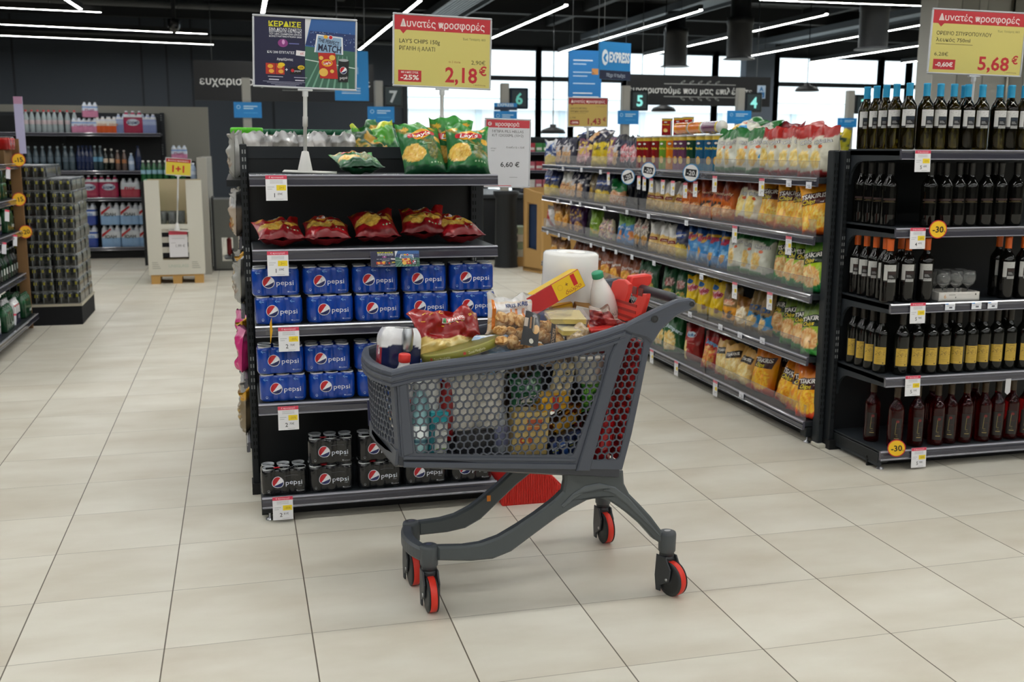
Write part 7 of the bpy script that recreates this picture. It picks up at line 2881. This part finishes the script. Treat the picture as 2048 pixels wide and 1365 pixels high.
# grey compactor with an opening, and a kick scooter of cleaning gear
t = thing('grey_locker', 'grey metal locker with an open hatch behind the aisle', 'locker', (0, 0, 0))
m = MB()
a, b = onz(433, 542, 0), onz(488, 540, 0)
yy = a.y
m.prism([(a.x, .02), (b.x, .02), (b.x, .9), (a.x, .9)], yy, yy + .02, '6a6c6a', 'metal', holes=[[(a.x + .08, .12), (a.x + .08, .42), (b.x - .12, .42), (b.x - .12, .12)]])
m.box((a.x, yy + .02, 0), (b.x, yy + .55, .06), '3a3c3e', 'rack')
m.box((a.x, yy + .02, .88), (b.x, yy + .55, .9), '77797a', 'rack')
m.box((a.x - .03, yy + .0, 0), (a.x, yy + .55, .92), '2a2c2e', 'rack')
m.build('casing', t)
m = MB()
m.box((a.x + .1, yy + .2, .12), (a.x + .28, yy + .4, .17), 'c8cacc', 'plastic', bev=.02)
m.box((a.x + .3, yy + .2, .12), (b.x - .14, yy + .35, .2), '2a2c30', 'plastic', bev=.02)
m.box((b.x - .2, yy + .15, .18), (b.x - .14, yy + .3, .4), '8a1418', 'plastic', bev=.02)
m.build('floor_tool', t)
# ---- hanging banners and signs
def hang(q, Y, label, draw, rz=0, name='hanging_sign', thick=.02, wires=True, group=None, colb='17181b'):
    c, w, h = place_board(q, Y)
    t = thing(name, label, 'sign', c, (0, 0, rz), group)
    m = MB()
    m.box((-w / 2, 0, -h / 2), (w / 2, thick, h / 2), colb, 'print')
    draw(m, lambda k: frame((0, -.001 - .002 * k, 0), (1, 0, 0), (0, 0, 1)), w, h)
    m.build('sign_panel', t)
    for x in (-w * .4, w * .4):
        m = MB()
        m.tube([(x, thick / 2, h / 2), (x, thick / 2, 4.0 - c.z)], .006, 5, '6a6e72', 'metal')
        m.build('wire', t)
    return t


def d_thanks(m, f, w, h):
    m.text('ευχαριστούμε που μας επιλέξατε', -.06 * w, 0, h * .21, 'f0f2f0', f(1), bold=.012, fit=w * .86)
    for s_ in (-1, 1):
        m.rect(-w * .25, s_ * h * .21 - .006, w * .25, s_ * h * .21 + .006, 'a8aaa8', f(1))
        for k in range(5):
            m.disc((-.12 + .06 * k) * w, s_ * h * .28, w * .018, h * .03, 'a8aaa8', f(1), n=12, rot=.5 * s_)
            m.disc((-.12 + .06 * k) * w, s_ * h * .28, w * .011, h * .018, '17181b', f(2), n=12, rot=.5 * s_)
    m.rect(w * .405, -h * .22, w * .465, h * .22, 'b8cfe4', f(1))
    m.text('A', w * .435, h * .1, h * .15, '1c6aa8', f(2), bold=.04)
    m.rect(w * .412, -h * .19, w * .458, -h * .01, '1c6aa8', f(2))
    m.text('B', w * .435, -h * .1, h * .13, 'd8e8f4', f(3), bold=.04)


hang((1255, 148, 1539, 214), 15.4, 'black thank you banner with white lettering hanging before the windows', d_thanks)
hang((386, 120, 748, 206), 16.6, 'black thank you banner hanging at the dark wall, left', lambda m, f, w, h: (m.text('ευχαριστούμε που μας επιλέξατε', -.47 * w, h * .0, h * .2, 'f0f0ee', f(1), bold=.012, align='l', fit=w * .95), m.rect(-w * .02, -h * .22, w * .4, -h * .205, '8a8c8a', f(1))))


def d_express(m, f, w, h):
    m.rect(-w / 2, -h * .5, w / 2, -h * .26, '1a2440', f(1))
    m.disc(-w * .33, h * .08, w * .10, h * .21, 'e4f0f8', f(1), n=24)
    m.text('‹', -w * .33, h * .12, h * .28, '1c84c8', f(2), bold=.05)
    m.text('EXPRESS', w * .13, h * .1, h * .26, 'e8f2f8', f(1), bold=.04, fit=w * .66)
    m.text('Μέχρι 10 τεμάχια', w * .02, -h * .38, h * .1, 'c8d4e4', f(2), fit=w * .6)


e0, e1 = ony(1199, 130, 9.6), ony(1259, 115, 10.6)
ce = (e0 + e1) / 2
t = thing('hanging_sign', 'bright blue express lane sign hanging from the ceiling', 'sign', (ce.x, ce.y, ce.z), (0, 0, R(20)))
W2, H2 = .40, .36
m = MB()
m.box((-W2 / 2, 0, -H2 / 2), (W2 / 2, .015, H2 / 2), '1c84c8', 'print')
d_express(m, lambda k: frame((0, -.001 - .002 * k, 0), (1, 0, 0), (0, 0, 1)), W2, H2)
m.build('sign_panel', t)
for x in (-W2 * .35, W2 * .35):
    m = MB()
    m.tube([(x, .007, H2 / 2), (x, .007, 4.0 - ce.z)], .004, 5, '6a6e72', 'metal')
    m.build('wire', t)


def d_poster(m, f, w, h):
    for k, (a, b) in enumerate(((.36, .3), (.31, .2), (.2, .32), (.15, .22), (.05, .34), (-.08, .3), (-.13, .4))):
        m.rect(-w * .38, a * h, -w * .38 + b * 2 * w, a * h + h * .014, 'b8d8f0' if k not in (0, 5, 6) else 'e4f0f8', f(1))
    m.rect(-w * .3, -h * .36, w * .2, -h * .18, 'e4e2e6', f(1), rot=R(5))
    m.text('6€', w * .05, -h * .27, h * .1, 'c83038', f(2), bold=.02)
    m.rect(w * .2, h * .18, w * .46, h * .26, 'c88a4a', f(1))


hang((1139, 100, 1201, 250), 12.6, 'tall blue poster banner hanging by the express lane sign', d_poster, colb='1c74b8')
hang((668, 101, 738, 202), 14.0, 'blue hanging poster half hidden behind the promotion board', lambda m, f, w, h: [m.rect(-w * .3, -h * (.36 - .05 * k), w * .25, -h * (.34 - .05 * k), 'c0e0f4', f(1)) for k in range(3)] + [m.rect(-w * .1, h * .02 * k, w * .2, h * (.02 * k + .012), '9accec', f(1)) for k in range(2, 9)], colb='1c8ad4')

# ---- checkout lanes: counter, post with lit number, small blue notice
WHR = ('at far left beyond the lilac pouches', 'beyond the yellow crisp price board', 'left of the blue poster banner', 'at the left end of the thank you banner', 'at the right end of the thank you banner', 'nearest the wine bottles')
for k, (px, num, nb) in enumerate(((495, None, (467, 204, 524, 236)), (758, '7', (735, 213, 789, 245)), (1009, '6', (988, 222, 1034, 252)), (1250, '5', (1236, 221, 1277, 249)), (1478, '4', (1455, 221, 1502, 248)), (1697, '3', (1676, 236, 1713, 255)))):
    Y = 14.2
    x = ony(px, 250, Y).x
    t = thing('checkout', ('dark checkout counter with grey lane post ' if num else 'tall grey lane post ') + WHR[k], 'checkout', (x, Y, 0), (0, 0, 0))
    if num:
        m = MB()
        m.box((-.3, .1, 0), (.38, 2.2, .86), '1d2024', 'rack', bev=.01)
        m.box((-.33, .05, .86), (.41, 2.25, .92), '2b2f33', 'rack', bev=.01)
        m.build('counter', t)
        m = MB()
        m.box((-.26, 2.0, .92), (-.2, 2.06, 1.5), '1a1c1e', 'rack')
        m.box((-.32, 1.98, 1.3), (.0, 2.02, 1.56), '101214', 'gloss', bev=.01)
        m.build('screen', t)
    m = MB()
    m.box((-.055, -.05, 0), (.055, .05, 2.42), 'a09f98', 'plastic', bev=.008)
    m.build('lane_post', t)
    if num:
        m = MB()
        m.box((.06, -.06, 2.08), (.32, .06, 2.36), '1b2328', 'gloss', bev=.01)
        f = lambda q: frame((0, -.0605 - .001 * q, 0), (1, 0, 0), (0, 0, 1))
        m.rect(.09, 2.11, .29, 2.33, '2a3a3e', f(0))
        m.text(num, .19, 2.22, .15, '80f0e0' if num != '7' else 'c8d0d4', f(1), mat='sign_light' if num in '543' else 'print', bold=.03)
        m.build('lane_number', t)
    c, w, h = place_board(nb, Y - .08)
    m = MB()
    m.box((-w / 2, 0, -h / 2), (w / 2, .012, h / 2), '1c86d0', 'print')
    f = lambda q: frame((0, -.001 - .001 * q, 0), (1, 0, 0), (0, 0, 1))
    m.disc(-w * .33, h * .18, h * .13, h * .13, 'a8d8f4', f(0), n=14)
    m.disc(-w * .33, h * .18, h * .09, h * .09, '1c86d0', f(1), n=14)
    m.rect(-w * .15, h * .2, w * .35, h * .27, 'c0e4f8', f(0))
    m.rect(-w * .15, h * .06, w * .2, h * .13, 'c0e4f8', f(0))
    m.rect(-w * .15, -h * .2, w * .35, -h * .17, '5ab4e8', f(0))
    if num == '6':
        m.rect(-w / 2, h * .62, w / 2, h * 1.05, '1c86d0', f(0))
        m.rect(-w / 2, h * .56, w / 2, h * .78, '1a2c4a', f(1))
        m.text('EXPRESS', 0, h * .92, h * .2, 'd8ecf8', f(2), bold=.03, fit=w * .7)
    o = m.build('lane_notice', None, c)
    tag(o, 'small blue notice on the lane post ' + WHR[k], 'sign', 'small blue lane notices')
# staff chair, lamps over the tills
for k, (px, py) in enumerate(((1106, 262), (1327, 218), (1614, 178))):
    c = ony(px, py, 16.0)
    m = MB()
    m.lathe([(.19, -.04), (.2, -.03), (.17, .02), (.05, .06), (.05, .1), (0, .1)], 24, '1a1c1e', 'rack')
    m.tube([(0, 0, .1), (0, 0, 4.0 - c.z)], .008, 6, '1a1c1e', 'metal')
    tag(m.build('pendant_lamp', None, c), 'black pendant lamp over the checkouts' + ordw(k, 3), 'ceiling lamp', 'pendant lamps')

# ---- wooden display stand, open crate of goods and far grocery shelves
p0, p1 = onz(1046, 541, 0), onz(1082, 548, 0)
t = thing('wooden_stand', 'pale plywood display stand at the end of the far aisle', 'display stand', (p0.x, p0.y, 0), (0, 0, math.atan2(p1.y - p0.y, p1.x - p0.x)))
m = MB()
L = (p1 - p0).length
m.prism([(0, 0), (L, 0), (L, 1.0), (L * .5, 1.02), (0, 1.06)], 0, .03, 'b9935c', 'card', holes=[[(L * .2, .3), (L * .75, .28), (L * .75, .86), (L * .2, .88)]])
m.prism([(0, 0), (L, 0), (L, 1.0), (L * .5, 1.02), (0, 1.06)], .62, .65, 'b9935c', 'card')
m.box((-.0, .0, 0), (.02, .65, 1.06), 'c49c62', 'card')
m.box((L - .02, .03, 0), (L, .62, 1.0), 'a9834c', 'card')
m.box((0, 0, .02), (L, .65, .06), 'a9834c', 'card')
m.build('stand_body', t)
m = MB()
m.box((.05, .05, .1), (L - .05, .1, .85), '2a3a58', 'fabric')
m.build('dark_bags', t)
q0 = onz(1022, 533, 0)
t = thing('goods_crate', 'low wooden crate with stacked boxes beside the black post', 'crate', (q0.x, q0.y, 0), (0, 0, R(-10)))
m = MB()
m.box((-.02, 0, 0), (.2, .4, .12), 'b9935c', 'card')
m.build('crate', t)
for k in range(4):
    m = MB()
    m.box((-.005, .02, .125 + .1 * k), (.18, .35, .22 + .1 * k), ('b8b8ac', '8a9a80', 'c8c4b8', '9aa890')[k], 'print')
    m.rect(.02, .14 + .1 * k, .09, .2 + .1 * k, '3a3c40', frame((0, .019, 0), (1, 0, 0), (0, 0, 1)))
    m.build('stacked_box', t)
q0 = onz(1012, 534, 0)
m = MB()
m.lathe([(.16, 0), (.15, .05), (.14, .9), (.17, .95), (.17, 1.0), (0, 1.0)], 24, '1e2124', 'rack')
tag(m.build('packing_column', None, q0), 'black round packing column at the end of the till', 'column')
a = ony(962, 435, 16.75)
m = MB()
m.box((a.x - .4, 16.75, .55), (a.x + .2, 16.79, .68), 'b01c28', 'plastic', bev=.01)
for x in (a.x - .38, a.x + .16):
    m.box((x, 16.75, 0), (x + .03, 16.79, .55), '2a2c30', 'rack')
tag(m.build('barrier'), 'low red barrier rail by the checkouts', 'barrier')
# office chair behind the till
a = ony(968, 450, 17.4)
a.z = 0
t = thing('till_chair', 'dark office chair behind the till', 'chair', (a.x, 17.4, 0), (0, 0, R(20)))
m = MB()
m.box((-.22, -.22, .55), (.22, .22, .63), '16202e', 'fabric', bev=.03)
m.build('seat', t)
m = MB()
m.prism(round_poly([(-.2, .7), (.2, .7), (.23, 1.2), (-.23, 1.2)], .08), .18, .25, '16202e', 'fabric', ch=.015)
m.build('backrest', t)
m = MB()
m.tube([(0, 0, .1), (0, 0, .55)], .03, 8, '202326', 'metal')
for k in range(5):
    m.tube([(0, 0, .1), (.28 * math.cos(k * 1.2566), .28 * math.sin(k * 1.2566), .05)], .02, 6, '202326', 'plastic')
    m.lathe([(.03, 0), (.03, .05)], 10, '101214', 'plastic', Matrix.Translation((.28 * math.cos(k * 1.2566), .28 * math.sin(k * 1.2566), 0)))
m.build('chair_base', t)
# far shelves with small packets
fx0, fx1, FY = ony(1040, 350, 17.0).x, ony(1100, 350, 17.0).x + .6, 17.0
FZ = [.2, .55, .9, 1.2, 1.5]
shelf_unit('black shelf unit of small packets far down the aisle', (fx0, FY + .4, 0), 0, [fx1 - fx0], [(z, .4) for z in FZ], 1.75)
PKT = [Kind(lambda c=c, d=d: carton('packet', .11, .07, .14, (c, c, d), lambda m, f, W, H, D: m.rect(-W * .4, -H * .3, W * .4, H * .0, 'e0dcd8', f(1)))) for c, d in (('b83a48', 'c8c4c0'), ('3f8a4c', '8aa890'), ('d8d4d0', 'b8b4b0'), ('c86a7a', 'e0d0d0'))]
for zi, z in enumerate(FZ):
    n = int((fx1 - fx0 - .1) / .125)
    for k in range(n):
        kd = PKT[(k // 2 + zi) % 4]
        kd.put((fx0 + .09 + .125 * k, FY + .08, z + .073), (0, 0, 0), 'small packet on the far shelf unit, %s shelf' % ('lowest', 'second', 'middle', 'fourth', 'top')[zi] + ordw(k, n), 'packet', 'packets on far shelves')

# ---- goods on the long run behind the cola shelf
t = shelf_unit('dark shelf run behind the cola shelf, seen edge on at left', (P_X0 + .10, P_FY + P_D + .10 + 1.25, 0), R(-90), [1.25], [(z, .135) for z in (.2, .5, .82, 1.13)], 1.36, feet=False)
HB = {}
HANG = dict(nuts=['b8a898', ('heap', .5, .3, .42, .24, ['9a6a3c', 'c89a5c', '6a4424', 'e0c8a0'], 8), ('band', .7, 1.1, 'c8c8cc', .05)], pinkb=['d83a80', ('ell', .5, .45, .2, .14, '2a1c28'), ('band', .8, 1.1, 'e890b8', .05)], gold=['8a7a60', ('heap', .5, .5, .4, .3, ['c8a050', '5a4a3c', 'e0d0b0'], 8), ('band', .84, 1.1, 'e0a830', .04)], grey=['a8a8a4', ('heap', .5, .4, .4, .3, ['5a5650', 'c8c4bc', '8a6a50'], 7)], brown=['7a4a2c', ('band', .5, 1.1, 'c8c4c0', .06), ('heap', .5, .3, .4, .2, ['5a2c1c', 'a8643c'], 8)])
DHB = dict(nuts='clear bag of nuts', pinkb='bright pink snack pouch', gold='clear bag with golden band', grey='grey clear snack bag', brown='brown snack bag')
for k_, v_ in HANG.items():
    HB[k_] = Kind(lambda v_=v_, k_=k_: Bag(.14, .2, .055, v_, seed=hash(len(k_)) % 50 + 200, mat='film', nu=18, nv=22, crumple=2).mesh().build('hanging_bag'))
for zi, (z, ks) in enumerate(((.2, ('gold', 'grey', 'nuts')), (.5, ('pinkb', 'gold', 'pinkb')), (.82, ('grey', 'gold', 'grey')), (1.13, ('nuts', 'brown', 'grey')), (1.43, ('grey', 'nuts', 'grey')))):
    for j, y in enumerate((4.98, 5.2, 5.5)):
        kk = ks[j]
        HB[kk].put((P_X0 - .05, y, (z if zi < 4 else 1.392) + .002), (R(-2), 0, R(-90 + rnd.uniform(-8, 8))), '%s on shelf edge behind cola unit, level %d from floor%s' % (DHB[kk], zi + 1, ordw(j, 3).replace('leftmost', 'nearest').replace('rightmost', 'farthest').replace(', second from left', ', middle')), 'snack bag', 'bags along the left edge of the run')
# top of that run: pouches, jars with green lids, crumpled green crisp bags
m = MB()
m.box((P_X0 - .09, 4.78, 1.362), (P_X0 + 1.0, 6.03, 1.39), '1a1d20', 'rack')
tag(m.build('top_shelf'), 'dark shelf top behind the cola unit, under the pouches', 'shelf')
TOPZ = 1.392
POU = [('c8c4c0', 'd86a2c'), ('b8b4b0', 'e07a3a'), ('8a8680', '3a3a3c')]
PK = [Kind(lambda a=a, b=b, i=i: Bag(.13, .2, .06, [a, ('heap', .5, .4, .3, .2, [b, 'e8e4e0', '4a4640'], 6), ('band', .85, 1.1, 'd4d4d4', .05)], seed=300 + i, mat='film', nu=18, nv=22, crumple=2.4).mesh().build('pouch')) for i, (a, b) in enumerate(POU)]
for k, px in enumerate((520, 545, 568, 592, 612, 632, 652, 672, 690)):
    y = 5.02 + .05 * (k % 2)
    PK[k % 3].put((ray_at(px, y, TOPZ).x, y, TOPZ), (R(-6), 0, R(rnd.uniform(-25, 25))), 'clear snack pouch on top behind the cola shelf' + ordw(k, 9), 'pouch', 'clear pouches behind the cola shelf')
JR = Kind(lambda: jar('green_lid_jar', [(.0, 0), (.04, 0), (.042, .01), (.042, .2), (.036, .21)], '8a8478', mat='gloss', cap=[(.04, .205), (.041, .207), (.041, .228), (.038, .232), (0, .232)], capcol='0f5a3c'))
for k, px in enumerate((527, 550, 570, 592, 612, 632, 652, 674, 694)):
    y = 5.6
    JR.put((ray_at(px, y, 1.6).x, y, TOPZ), (0, 0, 0), 'jar with dark green lid behind the pouches' + ordw(k, 9), 'jar', 'jars behind the pouches')
JL = Kind(lambda: jar('lime_lid_jar', [(.0, 0), (.05, 0), (.052, .01), (.052, .2), (.046, .21)], '4a463c', mat='gloss', cap=[(.05, .205), (.054, .207), (.054, .228), (.05, .232), (0, .232)], capcol='58c820'))
for k, px in enumerate((484, 503)):
    JL.put((ray_at(px, 5.25, 1.6).x, 5.25, TOPZ), (0, 0, 0), 'jar with bright lime lid, ' + ('left' if not k else 'right') + ' of two', 'jar', 'lime lidded jars')
DGL = ['16401f', ('spots', 6, .72, 'c89a30', 0, 1), ('heap', .3, .4, .3, .2, ['e0b040', '2a5a2c'], 6), ('band', .86, 1.1, '2a6a34', .1)]
GGB = [Kind(lambda i=i, L=L: Bag(.22, .26, .12, L, seed=330 + i, nu=28, nv=32, crumple=2.4).mesh().build('crisp_bag')) for i, L in enumerate((DGL, ['1c6a30', ('band', .55, 1.1, '4a9a2c', .2), ('band', .9, 1.1, 'c8d838', .1)], ['145a34', ('spots', 8, .7, '2a8a50', 0, 1)]))]
for k, (px, y, rx, rz, ry) in enumerate(((726, 4.98, -42, -8, 8), (775, 5.05, -30, 12, -10), (812, 5.2, -38, 20, 12), (760, 5.35, -20, -10, -30))):
    GGB[k % 3].put((ray_at(px, y, TOPZ).x, y, TOPZ + .02), (R(rx), R(ry), R(rz)), 'crumpled green crisp bag heaped behind the cola shelf' + ordw(k, 4), 'crisp bag', 'green crisp bags behind the cola shelf')
